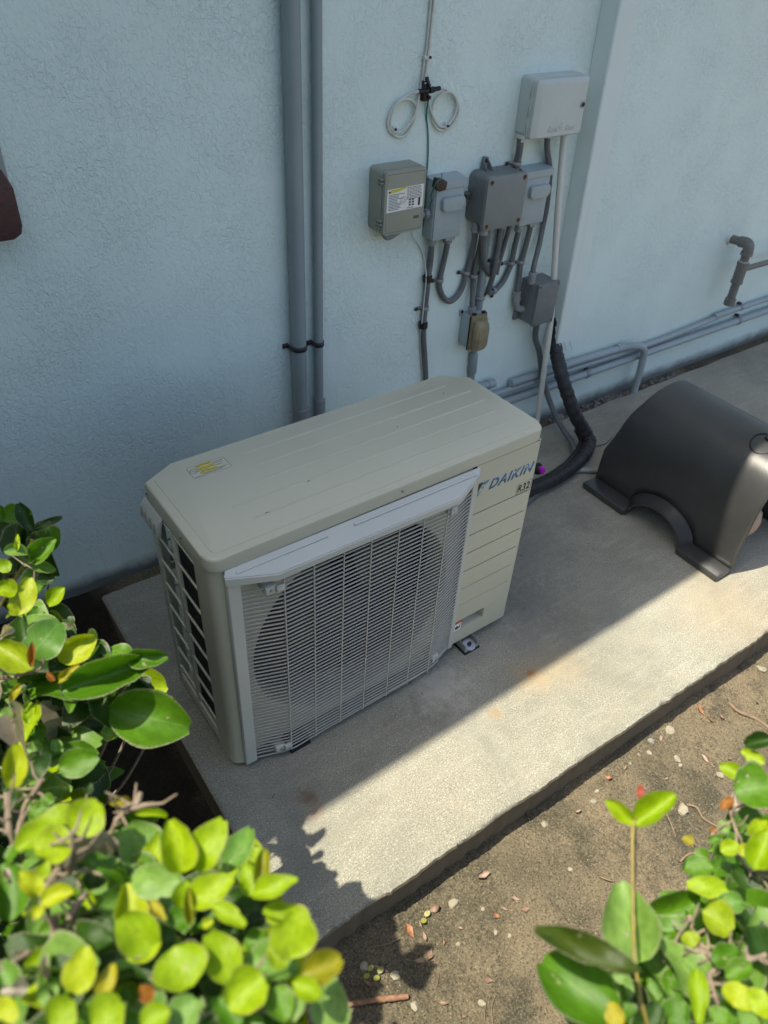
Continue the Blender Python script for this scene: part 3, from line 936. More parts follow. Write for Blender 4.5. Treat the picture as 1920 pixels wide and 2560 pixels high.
    add_tube(bm, [(0.219, -0.0342, 0.022), (0.219, -0.0342, 0.638)], 0.0017, 6)
    v0 = obj('guard_upright', bm, M['wire_light'], ac, 60)
    for xx in (0.146, 0.295, 0.368, 0.445, 0.517, 0.590):
        v = v0.copy()
        COL.objects.link(v)
        v.location.x += xx - 0.219
    bm = B()
    add_tube(bm, [(0.0600, -0.0035, 0.03), (0.0600, -0.0035, 0.614)], 0.0014, 6)
    obj('guard_upright', bm, M['wire'], ac, 60)
    # clips that hold the guard
    for cxx, czz in ((0.118, 0.605), (0.612, 0.602), (0.118, 0.040), (0.618, 0.062)):
        bm = B()
        add_box(bm, cxx - 0.013, cxx + 0.013, -0.030, 0.012, czz - 0.012, czz + 0.012, 0.004)
        add_box(bm, cxx - 0.013 if cxx > 0.3 else cxx + 0.010, cxx - 0.005 if cxx > 0.3 else cxx + 0.030, -0.036, -0.027, czz - 0.008, czz + 0.010, 0.002)
        cl = obj('guard_clip', bm, M['ivory_plastic'], ac)
        bm = B()
        add_lathe(bm, [(0.0042, -0.001), (0.0042, 0.001), (0.002, 0.0022), (0.0005, 0.0022)], (cxx, -0.030, czz), (0, -1, 0), 12)
        obj('screw', bm, M['screw_metal'], cl)
    # left side: round front column, openings with bars, rear post
    bm = B()
    arc = [(0.034 + 0.030 * math.cos(a), 0.034 + 0.030 * math.sin(a)) for a in [math.radians(270 - 90 * k / 8) for k in range(9)]]
    prof = [(0.030, 0.014), (0.030, 0.0035)] + arc + [(0.004, 0.088), (0.009, 0.088), (0.009, 0.045), (0.022, 0.014)]
    add_prism(bm, prof, 'z', 0.014, 0.682)
    obj('corner_column', bm, iv, ac, 30)
    sg = B()
    add_box(sg, 0.004, 0.010, 0.0882, 0.318, 0.652, 0.682, 0.001)
    add_box(sg, 0.004, 0.010, 0.0882, 0.318, 0.030, 0.072, 0.001)
    add_box(sg, 0.004, 0.013, 0.191, 0.207, 0.0722, 0.6518, 0.002)
    add_box(sg, 0.004, 0.012, 0.305, 0.326, 0.030, 0.682, 0.002)
    add_box(sg, 0.0122, 0.032, 0.318, 0.326, 0.030, 0.682, 0.002)
    side = obj('side_frame', sg, iv, ac, 35)
    bm = B()
    add_tube(bm, [(0.0075, 0.0885, 0.566), (0.0075, 0.1905, 0.566)], 0.0031, 8)
    b0 = obj('side_bar', bm, iv, side, 60)
    bm = B()
    add_tube(bm, [(0.0075, 0.2075, 0.566), (0.0075, 0.3045, 0.566)], 0.0031, 8)
    b1 = obj('side_bar', bm, iv, side, 60)
    for z_ in (0.6425, 0.4895, 0.4125, 0.3355, 0.2555, 0.1800, 0.1040):
        for src in (b0, b1):
            c_ = src.copy()
            COL.objects.link(c_)
            c_.location.z += z_ - 0.566
    bm = B()
    add_tube(bm, [(0.0325, 0.3235, 0.60), (0.085, 0.3235, 0.60)], 0.0030, 6)
    r0 = obj('rear_bar', bm, iv, side, 60)
    for z_ in (0.525, 0.45, 0.375, 0.30, 0.225, 0.15, 0.125, 0.10):
        c_ = r0.copy()
        COL.objects.link(c_)
        c_.location.z += z_ - 0.60
    bm = B()
    add_box(bm, 0.0852, 0.093, 0.319, 0.328, 0.052, 0.682)
    obj('rear_post', bm, iv, ac, 0)
    # ribbed lifting handle under the lid
    bm = B()
    add_prism(bm, [(0.004, 0.658), (-0.010, 0.642), (-0.013, 0.614), (-0.009, 0.604), (-0.003, 0.606), (-0.003, 0.634), (0.004, 0.645)], 'y', 0.242, 0.338, 0.0015)
    hd = obj('lifting_handle', bm, M['ivory_plastic'], ac)
    for k in range(4):
        bm = B()
        yy = 0.254 + 0.024 * k
        add_prism(bm, [(-0.0100, 0.6425), (-0.0120, 0.637), (-0.0145, 0.614), (-0.0125, 0.6120)], 'y', yy, yy + 0.004)
        obj('handle_rib', bm, M['groove'], hd, 0)
    # feet
    for fx in (0.175, 0.765):
        bm = B()
        add_box(bm, fx - 0.026, fx + 0.026, -0.030, 0.36, 0.006, 0.010, 0.001)
        add_box(bm, fx - 0.026, fx - 0.023, -0.026, 0.355, 0.0102, 0.0300)
        add_box(bm, fx + 0.023, fx + 0.026, -0.026, 0.355, 0.0102, 0.0300)
        ft = obj('foot', bm, M['fitting'] if fx > 0.5 else M['black_plastic'], ac, 30)
        bm = B()
        add_box(bm, fx - 0.030, fx + 0.030, -0.034, 0.02, -0.002, 0.0058, 0.002)
        obj('rubber_pad', bm, M['black_plastic'], ft)
        if fx > 0.5:
            bm = B()
            add_lathe(bm, [(0.020, 0.0), (0.020, 0.0022), (0.0195, 0.0028)], (fx, -0.016, 0.012), (0.06, -0.20, 1), 28)
            obj('washer', bm, M['galv'], ft)
            bm = B()
            add_lathe(bm, [(0.0068, 0.0), (0.0068, 0.005)], (fx, -0.0168, 0.0150), (0.06, -0.20, 1), 6)
            add_lathe(bm, [(0.0042, 0.0), (0.0042, 0.010)], (fx, -0.0168, 0.0150), (0.06, -0.20, 1), 12)
            obj('anchor_nut', bm, M['rust_screw'], ft, 20)
    return ac

def thing_part_plate(name, poly, a, b, axis, mat, parent):
    bm = B()
    add_prism(bm, poly, axis, a, b)
    return obj(name, bm, mat, parent, 0)

def ring_outline(bm, poly, w, axis, a, h):
    """A thin printed outline that follows poly, w wide, lying at height a and h thick."""
    cx = sum(p[0] for p in poly) / len(poly)
    cy = sum(p[1] for p in poly) / len(poly)
    n = len(poly)
    def P(u, v, t):
        return (u, v, t) if axis == 'z' else (u, t, v)
    def inset(p):
        d = math.hypot(p[0] - cx, p[1] - cy)
        k = 1 - w * 1.25 / d
        return (cx + (p[0] - cx) * k, cy + (p[1] - cy) * k)
    for i in range(n):
        p, q = poly[i], poly[(i + 1) % n]
        pi, qi = inset(p), inset(q)
        vs = [bm.verts.new(P(*c, a + h)) for c in (p, q, qi, pi)]
        bm.faces.new(vs)

def slotted_plate(bm, x0, x1, z0, z1, y, slots):
    xs = sorted({x0, x1} | {s[0] for s in slots} | {s[1] for s in slots})
    zs = sorted({z0, z1} | {s[2] for s in slots} | {s[3] for s in slots})
    cache = {}
    def vert(x, yy, z):
        k = (round(x, 5), round(yy, 5), round(z, 5))
        if k not in cache:
            cache[k] = bm.verts.new((x, yy, z))
        return cache[k]
    for i in range(len(xs) - 1):
        for j in range(len(zs) - 1):
            cx, cz = (xs[i] + xs[i + 1]) / 2, (zs[j] + zs[j + 1]) / 2
            if any(s[0] < cx < s[1] and s[2] < cz < s[3] for s in slots):
                continue
            bm.faces.new((vert(xs[i], y, zs[j]), vert(xs[i + 1], y, zs[j]), vert(xs[i + 1], y, zs[j + 1]), vert(xs[i], y, zs[j + 1])))
    for a, b, c, d, dep in slots:
        sx = [x for x in xs if a - 1e-6 <= x <= b + 1e-6]
        sz = [z for z in zs if c - 1e-6 <= z <= d + 1e-6]
        rim = [(x, c) for x in sx] + [(b, z) for z in sz[1:]] + [(x, d) for x in sx[::-1][1:]] + [(a, z) for z in sz[::-1][1:-1]]
        f = [vert(u, y, v) for u, v in rim]
        k = [bm.verts.new((u, y + dep, v)) for u, v in rim]
        n = len(rim)
        for i in range(n):
            bm.faces.new((f[i], f[(i + 1) % n], k[(i + 1) % n], k[i]))
        bm.faces.new(k)

AC = build_ac()

# ------------------------------------------------------------------ things fixed to the wall
def conduit(label, pts, r=0.0098, mat='conduit', ribbed=True, name='flexible_conduit', cat='conduit', straps=(), fit0=None, fit1=None, step=0.004, group=None, n=12):
    path = catmull(pts, step)
    loc = min(path, key=lambda p: p.z)
    t = thing(name, label, cat, loc, group)
    bm = B()
    if ribbed:
        add_tube(bm, path, r, n, True, lambda i, m: r * (1.0 + (0.035 if i % 2 else -0.035)))
    else:
        add_tube(bm, path, r, n, True)
    obj('tube', bm, M[mat], t, 60)
    for f, i, j in ((fit0, 0, 1), (fit1, -1, -2)):
        if f:
            p = path[i]
            d = (path[j] - p).normalized()
            bm = B()
            add_lathe(bm, [(r * 1.5, -0.004), (r * 1.5, 0.004), (r * 1.38, 0.0042), (r * 1.38, f * 0.7), (r * 1.5, f * 0.72), (r * 1.5, f * 0.95), (r * 1.25, f)], p, d, 20)
            obj('fitting', bm, M['fitting'], t, 35)
    for s in straps:
        strap(t, s[0], s[1], r, s[2] if len(s) > 2 else None)
    return t

def strap(t, screw, over, r, tangent=None, mat='fitting', smat='rust_screw', w=0.012):
    """Strap over the tube at `over` with one foot screwed to the wall at `screw`."""
    over = Vector(over)
    screw = Vector(screw)
    bm = B()
    tz = Vector(tangent).normalized() if tangent else Vector((0, 0, 1))
    sx = Vector((0, 1, 0)).cross(tz).normalized()
    if (screw - over).dot(sx) < 0:
        sx = -sx
    ctr = Vector((over.x, over.y, over.z))
    outline = []
    ro = r + 0.0028
    dist = max(ro + 0.016, (screw - ctr).dot(sx) + 0.007)
    out_n = Vector((0, -1, 0))
    wall = WY - 0.001
    for k in range(13):
        a = math.pi * k / 12
        outline.append(ctr + sx * (-ro * math.cos(a)) + out_n * (ro * math.sin(a)))
    outline = [Vector((outline[0].x, wall, outline[0].z))] + outline
    foot_in = outline[-1].copy()
    outline.append(Vector((foot_in.x, wall - 0.0025, foot_in.z)))
    end = ctr + sx * dist
    outline.append(Vector((end.x, wall - 0.0025, end.z)))
    th = 0.0016
    rows = []
    for i, p in enumerate(outline):
        rows.append([bm.verts.new(p + tz * (w / 2)), bm.verts.new(p - tz * (w / 2))])
    for a, b in zip(rows, rows[1:]):
        bm.faces.new((a[0], a[1], b[1], b[0]))
    o = obj('strap', bm, M[mat], t, 50)
    md = o.modifiers.new('thickness', 'SOLIDIFY')
    md.thickness = th
    sc = ctr + sx * (dist - 0.007)
    bm = B()
    add_lathe(bm, [(0.0062, 0.0), (0.0062, 0.0025), (0.0045, 0.0045), (0.001, 0.005)], (sc.x, wall - 0.003, sc.z), (0, -1, 0), 12)
    obj('screw', bm, M[smat], o)
    return o

# --- grey conduits running down the left part of the wall
def riser(label, pts, r, sz, sx_, cz):
    t = thing('conduit_riser', label, 'pipe', (pts[-1][0], pts[-1][1], 0.0))
    bm = B()
    add_tube(bm, catmull(pts, 0.05), r, 20)
    obj('tube', bm, M['grey_pipe'], t, 60)
    bm = B()
    add_lathe(bm, [(r + 0.0005, 0.004), (r + 0.004, 0.003), (r + 0.004, -0.06), (r + 0.001, -0.062)], (pts[-2][0] * 0.35 + pts[-1][0] * 0.65, pts[-1][1], cz), (0, 0, 1), 24)
    obj('coupling', bm, M['grey_pipe_dark'], t, 35)
    strap(t, (sx_, WY, sz), (pts[1][0], pts[1][1], sz), r, mat='black_strap', w=0.016)
    return t
riser('wide grey conduit pipe running up the wall, left of the pair', [(0.6610, WY - 0.028, 2.99), (0.6655, WY - 0.028, 0.65), (0.672, WY - 0.028, -0.05)], 0.0232, 0.648, 0.634, 0.428)
riser('slim grey conduit pipe running up the wall, right of the pair', [(0.7370, WY - 0.019, 2.99), (0.7405, WY - 0.019, 0.65), (0.746, WY - 0.019, -0.05)], 0.0146, 0.638, 0.7165, 0.432)

# --- beige service enclosure with the paper label
def enclosure_beige():
    x0, x1, z0, z1, d = 0.9271, 1.0655, 0.9569, 1.1317, 0.0752
    t = thing('service_enclosure', 'beige utility enclosure with a white instruction label on its door', 'box', ((x0 + x1) / 2, WY, z0))
    yf = WY - d
    bm = B()
    add_prism(bm, rounded_rect(x0 - 0.004, x1 + 0.006, z0 + 0.002, z1 + 0.004, 0.012), 'y', WY - 0.001, yf + 0.016, 0.006, 2, only='b')
    obj('body', bm, M['beige_box'], t, 35)
    bm = B()
    add_prism(bm, rounded_rect(x0, x1 + 0.004, z0, z1 + 0.002, 0.007), 'y', yf + 0.015, yf, 0.004, 2, only='b')
    door = obj('door', bm, M['beige_box'], t, 35)
    bm = B()
    ring_outline(bm, [(x0 + 0.006, z0 + 0.006), (x1 - 0.002, z0 + 0.006), (x1 - 0.002, z1 - 0.006), (x0 + 0.006, z1 - 0.006)], 0.0012, 'y', yf - 0.0004, 0.0001)
    obj('door_seam', bm, M['grey_print'], door, 0)
    lx0, lx1, lz0, lz1 = x0 + 0.007, x1 - 0.002, 1.0215, 1.0855
    lb = thing_part_plate('instruction_label', [(lx0, lz0), (lx1, lz0 + 0.003), (lx1, lz1 + 0.003), (lx0, lz1)], yf - 0.0008, yf + 0.001, 'y', M['white_paint'], door)
    bm = B()
    rnd = random.Random(3)
    yy = yf - 0.0010
    for k in range(11):
        zz = lz0 + 0.006 + k * 0.0042
        add_box(bm, lx0 + 0.006, lx0 + rnd.uniform(0.035, 0.062), yy, yy + 0.0004, zz, zz + 0.0017)
    for k in range(9):
        zz = lz1 - 0.002 - k * 0.0040
        xa = lx0 + 0.070
        while xa < lx1 - 0.012:
            wd = rnd.uniform(0.004, 0.009)
            add_box(bm, xa, min(xa + wd, lx1 - 0.006), yy, yy + 0.0004, zz, zz + 0.0018)
            xa += wd + 0.0015
    for i in range(3):
        for j in range(2):
            add_box(bm, lx0 + 0.078 + 0.011 * j, lx0 + 0.086 + 0.011 * j, yy, yy + 0.0004, lz0 + 0.011 + 0.0075 * i, lz0 + 0.0165 + 0.0075 * i)
    add_box(bm, lx0 + 0.072, lx0 + 0.096, yy, yy + 0.0004, lz0 + 0.005, lz0 + 0.0068)
    obj('label_print', bm, M['grey_print'], lb, 0)
    bm = B()
    add_prism(bm, rounded_rect(lx1 - 0.0175, lx1 - 0.0105, lz0 + 0.008, lz0 + 0.031, 0.0033), 'y', yf - 0.0016, yf - 0.0006)
    obj('dark_slot', bm, M['black_print'], lb, 0)
    bm = B()
    add_lathe(bm, [(0.0030, 0.0), (0.0030, 0.001)], (lx0 + 0.008, yf - 0.0008, lz1 - 0.007), (0, -1, 0), 14)
    obj('dot_print', bm, M['black_print'], lb, 0)
    bm = B()
    n = 22
    for k in range(n):
        a0, a1 = 2 * math.pi * k / n, 2 * math.pi * (k + 1) / n
        for ra, rb in ((0.0105, 0.0095), (0.0055, 0.0045)):
            bm.faces.new([bm.verts.new((lx0 + 0.058 + rr * math.cos(a), yf - 0.0011, lz0 + 0.031 + rr * math.sin(a))) for rr, a in ((ra, a0), (ra, a1), (rb, a1), (rb, a0))])
    obj('round_seal_print', bm, M['grey_print'], lb, 0)
    bm = B()
    add_prism(bm, [(lx0 + 0.010, lz1 - 0.010), (lx0 + 0.014, lz1 - 0.001), (lx0 + 0.036, lz1 - 0.001), (lx0 + 0.066, lz1 + 0.004), (lx0 + 0.066, lz1 - 0.001), (lx0 + 0.040, lz1 - 0.007)], 'y', yf - 0.0022, yf - 0.0006)
    obj('yellow_tape', bm, M['yellow_print'], lb, 0)
    bm = B()
    add_box(bm, x1 - 0.032, x1 - 0.012, yf - 0.0008, yf + 0.001, z0 + 0.036, z0 + 0.044)
    obj('small_window', bm, M['grey_print'], door, 0)
    for zz in (z0 + 0.034, z1 - 0.026):
        bm = B()
        add_box(bm, x0 - 0.010, x0 - 0.001, yf + 0.006, yf + 0.034, zz + 0.005, zz + 0.009, 0.001)
        add_box(bm, x0 - 0.010, x0 - 0.001, yf + 0.006, yf + 0.034, zz - 0.005, zz - 0.001, 0.001)
        add_box(bm, x0 - 0.0085, x0 - 0.003, yf + 0.026, yf + 0.032, zz - 0.011, zz + 0.009, 0.001)
        obj('hinge', bm, M['beige_box'], t)
    bm = B()
    add_tube(bm, catmull([(0.955, WY - 0.040, z0 + 0.004), (0.962, WY - 0.040, z0 - 0.016), (0.985, WY - 0.036, z0 - 0.020), (1.04, WY - 0.03, z0 + 0.0), (1.085, WY - 0.026, z0 + 0.018), (1.130, WY - 0.026, z0 + 0.026)], 0.006), 0.0095, 12)
    obj('elbow_conduit', bm, M['grey_pipe_dark'], t, 60)
    bm = B()
    add_lathe(bm, [(0.014, -0.010), (0.016, -0.008), (0.016, 0.004), (0.012, 0.006)], (1.121, WY - 0.026, z0 + 0.024), (1, 0, 0), 8)
    obj('lock_nut', bm, M['grey_pipe_dark'], t, 30)
enclosure_beige()

# --- two pull-out disconnect switches
def disconnect(label, x0, x1, z0, z1, d, hinge_rust=False):
    t = thing('disconnect_switch', label, 'switch box', ((x0 + x1) / 2, WY, z0))
    yf = WY - d
    bm = B()
    add_box(bm, x0, x1, yf + 0.004, WY - 0.001, z0, z1, 0.002)
    obj('body', bm, M['blue_box'], t)
    bm = B()
    add_prism(bm, [(WY - 0.001, z1 + 0.006), (yf - 0.006, z1 - 0.002), (yf - 0.006, z1 - 0.022), (yf - 0.002, z1 - 0.022), (yf - 0.002, z1 - 0.006), (WY - 0.001, z1 + 0.002)], 'x', x0 - 0.003, x1 + 0.004)
    obj('rain_hood', bm, M['blue_box'], t, 20)
    bm = B()
    add_box(bm, x0 + 0.003, x1 - 0.002, yf - 0.001, yf + 0.0038, z0 - 0.002, z1 - 0.0225, 0.0014)
    cv = obj('cover', bm, M['blue_box'], t)
    bm = B()
    xm0, xm1 = x0 + 0.022, x1 - 0.006
    add_prism(bm, rounded_rect(xm0, xm1, z0 + (z1 - z0) * 0.50, z0 + (z1 - z0) * 0.73, 0.010), 'y', yf - 0.0005, yf - 0.016, 0.006, 3, only='b')
    obj('raised_pocket', bm, M['blue_box'], cv, 40)
    bm = B()
    add_box(bm, (x0 + x1) / 2 - 0.002, (x0 + x1) / 2 + 0.034, yf - 0.0022, yf - 0.0008, z0 + 0.020, z0 + 0.0225)
    obj('embossed_line', bm, M['blue_box'], cv, 0)
    bm = B()
    add_prism(bm, rounded_rect((x0 + x1) / 2 - 0.002, (x0 + x1) / 2 + 0.036, z0 - 0.010, z0 + 0.001, 0.004), 'y', yf + 0.001, yf - 0.002)
    obj('padlock_tab', bm, M['fitting'], cv, 20)
    return t
disconnect('pale grey disconnect box beside the beige enclosure, rusty clamp on its top corner', 1.1306, 1.2437, 0.9035, 1.0778, 0.0514)
disconnect('pale grey disconnect box half hidden behind the large junction box', 1.5022, 1.6166, 0.8903, 1.0631, 0.0447)

# rusty ground clamp hanging on the first disconnect
t = thing('ground_clamp', 'dark rusty ground clamp with green wire on the disconnect box corner', 'clamp', (1.138, WY - 0.06, 1.062))
bm = B()
add_prism(bm, [(1.112, 1.068), (1.116, 1.094), (1.138, 1.090), (1.156, 1.080), (1.152, 1.058), (1.130, 1.055)], 'y', WY - 0.072, WY - 0.050, 0.003, 2)
obj('clamp_body', bm, M['brown_rust'], t)
bm = B()
add_tube(bm, [(1.140, WY - 0.060, 1.086), (1.141, WY - 0.060, 1.103)], 0.0022, 8)
add_lathe(bm, [(0.004, 0.0), (0.004, 0.003)], (1.141, WY - 0.060, 1.101), (0, 0, 1), 10)
obj('clamp_screw', bm, M['screw_metal'], t)
bm = B()
add_tube(bm, catmull([(1.1302, 0.757, 1.0925), (1.1172, 0.755, 1.0915), (1.1091, 0.760, 1.0753), (1.1177, 0.785, 1.0392), (1.1216, 0.785, 1.0251), (1.1286, 0.80, 1.0017)], 0.005), 0.0021, 8)
obj('ground_wire_end', bm, M['green_wire'], t, 60)

# --- large junction box
def junction_box():
    x0, x1, z0, z1, d = 1.3023, 1.4578, 0.9227, 1.0773, 0.0947
    t = thing('junction_box', 'large square grey junction box with rusty corner screws', 'junction box', ((x0 + x1) / 2, WY, z0))
    yf = WY - d
    bm = B()
    add_prism(bm, rounded_rect(x0 - 0.002, x1 + 0.002, z0 + 0.002, z1 + 0.002, 0.018), 'y', WY - 0.001, yf + 0.014, 0.004, 2, only=None)
    obj('body', bm, M['grey_box_dark'], t)
    bm = B()
    add_prism(bm, rounded_rect(x0 - 0.004, x1 + 0.003, z0 - 0.003, z1 + 0.003, 0.012), 'y', yf + 0.0138, yf, 0.003, 2, only='b')
    ld = obj('cover', bm, M['grey_box'], t)
    for cx, cz in ((x0 + 0.010, z1 - 0.012), (x1 - 0.010, z1 - 0.010), (x1 - 0.010, z0 + 0.012), (x0 + 0.010, z0 + 0.010)):
        bm = B()
        add_lathe(bm, [(0.0052, 0.0), (0.0052, 0.0012), (0.003, 0.002), (0.0005, 0.002)], (cx, yf - 0.0002, cz), (0, -1, 0), 14)
        s = obj('screw', bm, M['rust_screw'], ld)
        bm = B()
        add_lathe(bm, [(0.0085, 0.0), (0.0085, 0.0004)], (cx, yf - 0.0001, cz - 0.002), (0, -1, 0), 14)
        obj('rust_ring', bm, M['rust_ring'], ld, 0)
    for (mx, mz, vert) in ((x0 + 0.052, z1 + 0.002, True), (x0 - 0.004, 1.005, False)):
        bm = B()
        if vert:
            add_prism(bm, [(mx - 0.016, mz - 0.004), (mx + 0.016, mz - 0.004), (mx + 0.008, mz + 0.034), (mx - 0.010, mz + 0.036)], 'y', WY - 0.001, WY - 0.012, 0.002)
            add_prism(bm, [(WY - 0.012, mz - 0.003), (WY - 0.040, mz - 0.003), (WY - 0.012, mz + 0.024)], 'x', mx + 0.008, mx + 0.012)
            add_prism(bm, [(WY - 0.012, mz - 0.003), (WY - 0.040, mz - 0.003), (WY - 0.012, mz + 0.024)], 'x', mx - 0.014, mx - 0.010)
        else:
            add_prism(bm, [(mx - 0.026, mz - 0.014), (mx + 0.002, mz - 0.014), (mx + 0.002, mz + 0.014), (mx - 0.026, mz + 0.014)], 'y', WY - 0.001, WY - 0.010, 0.002)
            add_box(bm, mx - 0.024, mx - 0.004, WY - 0.022, WY - 0.0102, mz + 0.009, mz + 0.013)
            add_box(bm, mx - 0.024, mx - 0.004, WY - 0.022, WY - 0.0102, mz - 0.013, mz - 0.009)
        e = obj('mounting_ear', bm, M['grey_box_dark'], t)
        bm = B()
        p = (mx - 0.001, WY - 0.0122, mz + 0.026) if vert else (mx - 0.014, WY - 0.0102, mz)
        add_lathe(bm, [(0.006, 0.0), (0.006, 0.003), (0.003, 0.0045), (0.0005, 0.0045)], p, (0, -1, 0), 12)
        obj('screw', bm, M['rust_screw'], e)
junction_box()

# --- irrigation controller with embossed lettering
def controller():
    x0, x1, z0, z1, d = 1.4674, 1.6859, 1.1642, 1.328, 0.077
    t = thing('irrigation_controller', 'off-white irrigation controller with a round lock and embossed lettering', 'controller', ((x0 + x1) / 2, WY, z0))
    yf = WY - d
    bm = B()
    add_prism(bm, rounded_rect(x0 - 0.002, x1 + 0.002, z0 + 0.006, z1 + 0.004, 0.012), 'y', WY - 0.001, yf + 0.034, 0.004, 2, only='b')
    obj('back_case', bm, M['white_box'], t)
    bm = B()
    # door bulges towards its lower half
    outline = rounded_rect(x0, x1, z0, z1, 0.010)
    add_prism(bm, outline, 'y', yf + 0.0335, yf + 0.008, 0.0)
    inner = rounded_rect(x0 + 0.016, x1 - 0.010, z0 + 0.006, z1 - 0.010, 0.010)
    lo = [bm.verts.new((u, yf + 0.0079, v)) for u, v in outline]
    hi = [bm.verts.new((u, yf - 0.003 + 0.005 * (v - z0) / (z1 - z0), v)) for u, v in inner]
    n = len(lo)
    for i in range(n):
        bm.faces.new((lo[i], lo[(i + 1) % n], hi[(i + 1) % n], hi[i]))
    bm.faces.new(hi)
    door = obj('door', bm, M['white_box'], t, 40)
    for k in range(3):
        zz = z0 + 0.020 + k * 0.048
        bm = B()
        add_box(bm, x0 - 0.0035, x0 - 0.0005, yf + 0.020, yf + 0.028, zz, zz + 0.030, 0.001)
        add_box(bm, x0 - 0.0045, x0 - 0.0005, yf + 0.030, yf + 0.036, zz - 0.003, zz + 0.033, 0.001)
        obj('hinge', bm, M['white_box'], t)
    bm = B()
    add_lathe(bm, [(0.0098, 0.0), (0.0098, 0.003), (0.0085, 0.004), (0.0075, 0.0035)], (x1 - 0.018, yf + 0.0005, z0 + 0.087), (0, -1, 0), 24)
    lk = obj('lock', bm, M['screw_metal'], door)
    bm = B()
    add_lathe(bm, [(0.0068, 0.0030), (0.0062, 0.0046), (0.003, 0.005)], (x1 - 0.018, yf + 0.0005, z0 + 0.087), (0, -1, 0), 18)
    add_box(bm, x1 - 0.0188, x1 - 0.0172, yf - 0.0056, yf - 0.0042, z0 + 0.0835, z0 + 0.0905)
    obj('key_slot', bm, M['black_print'], lk)
    yl = yf - 0.0008
    text_mesh('embossed_lettering', 'Rain', M['white_box'], door, (x0 + 0.062, yl, z0 + 0.018), (1, 0, 0.0), (0, 0, 1), width=0.042, extrude=0.0023, shear=0.3, bold=0.006)
    text_mesh('embossed_lettering', 'Bird', M['white_box'], door, (x0 + 0.138, yl, z0 + 0.018), (1, 0, 0.0), (0, 0, 1), width=0.042, extrude=0.0023, shear=0.3, bold=0.006)
    bm = B()
    cx, cz = x0 + 0.119, z0 + 0.026
    for poly in ([(cx - 0.013, cz + 0.010), (cx - 0.002, cz - 0.006), (cx + 0.001, cz - 0.003), (cx - 0.009, cz + 0.011)], [(cx + 0.000, cz + 0.018), (cx + 0.002, cz + 0.018), (cx + 0.003, cz - 0.002), (cx - 0.001, cz - 0.002)],
                 [(cx + 0.002, cz - 0.006), (cx + 0.013, cz + 0.003), (cx + 0.012, cz + 0.006), (cx + 0.001, cz - 0.002)], [(cx - 0.006, cz - 0.010), (cx + 0.006, cz - 0.010), (cx + 0.002, cz - 0.005), (cx - 0.002, cz - 0.005)]):
        add_prism(bm, poly, 'y', yl, yl - 0.0023)
    obj('embossed_emblem', bm, M['white_box'], door, 0)
    bm = B()
    add_lathe(bm, [(0.017, 0.0), (0.017, -0.010), (0.013, -0.012), (0.013, -0.020)], (x0 + 0.005, WY - 0.030, z0 + 0.008), (0, 0, 1), 18)
    obj('bottom_fitting', bm, M['white_box'], t, 35)
    bm = B()
    add_lathe(bm, [(0.015, 0.0), (0.015, -0.012), (0.011, -0.014), (0.011, -0.018)], (1.579, WY - 0.035, z0 + 0.008), (0, 0, 1), 18)
    obj('bottom_fitting', bm, M['white_box'], t, 35)
controller()

# --- lower grey box and the weatherproof socket
def lower_box():
    x0, x1, z0, z1, d = 1.6092, 1.7109, 0.5223, 0.6772, 0.0928
    t = thing('pull_box', 'tall narrow grey junction box below the irrigation controller', 'junction box', ((x0 + x1) / 2, WY, z0))
    yf = WY - d
    bm = B()
    add_box(bm, x0, x1, yf + 0.012, WY - 0.001, z0, z1, 0.004)
    add_box(bm, x0 - 0.018, x0 + 0.002, WY - 0.012, WY - 0.0015, z0 - 0.004, z0 + 0.03, 0.002)
    obj('body', bm, M['grey_box_dark'], t)
    bm = B()
    add_box(bm, x0 - 0.001, x1 + 0.001, yf, yf + 0.0118, z0 - 0.002, z1 + 0.002, 0.0025)
    cv = obj('cover', bm, M['grey_box_dark'], t)
    for cx, cz in ((x0 + 0.006, z0 + 0.006), (x1 - 0.006, z0 + 0.006), (x0 + 0.006, z1 - 0.006), (x1 - 0.006, z1 - 0.006)):
        bm = B()
        add_lathe(bm, [(0.0035, 0.0), (0.0035, 0.001), (0.001, 0.002)], (cx, yf - 0.0002, cz), (0, -1, 0), 12)
        obj('screw', bm, M['rust_screw'], cv)
lower_box()

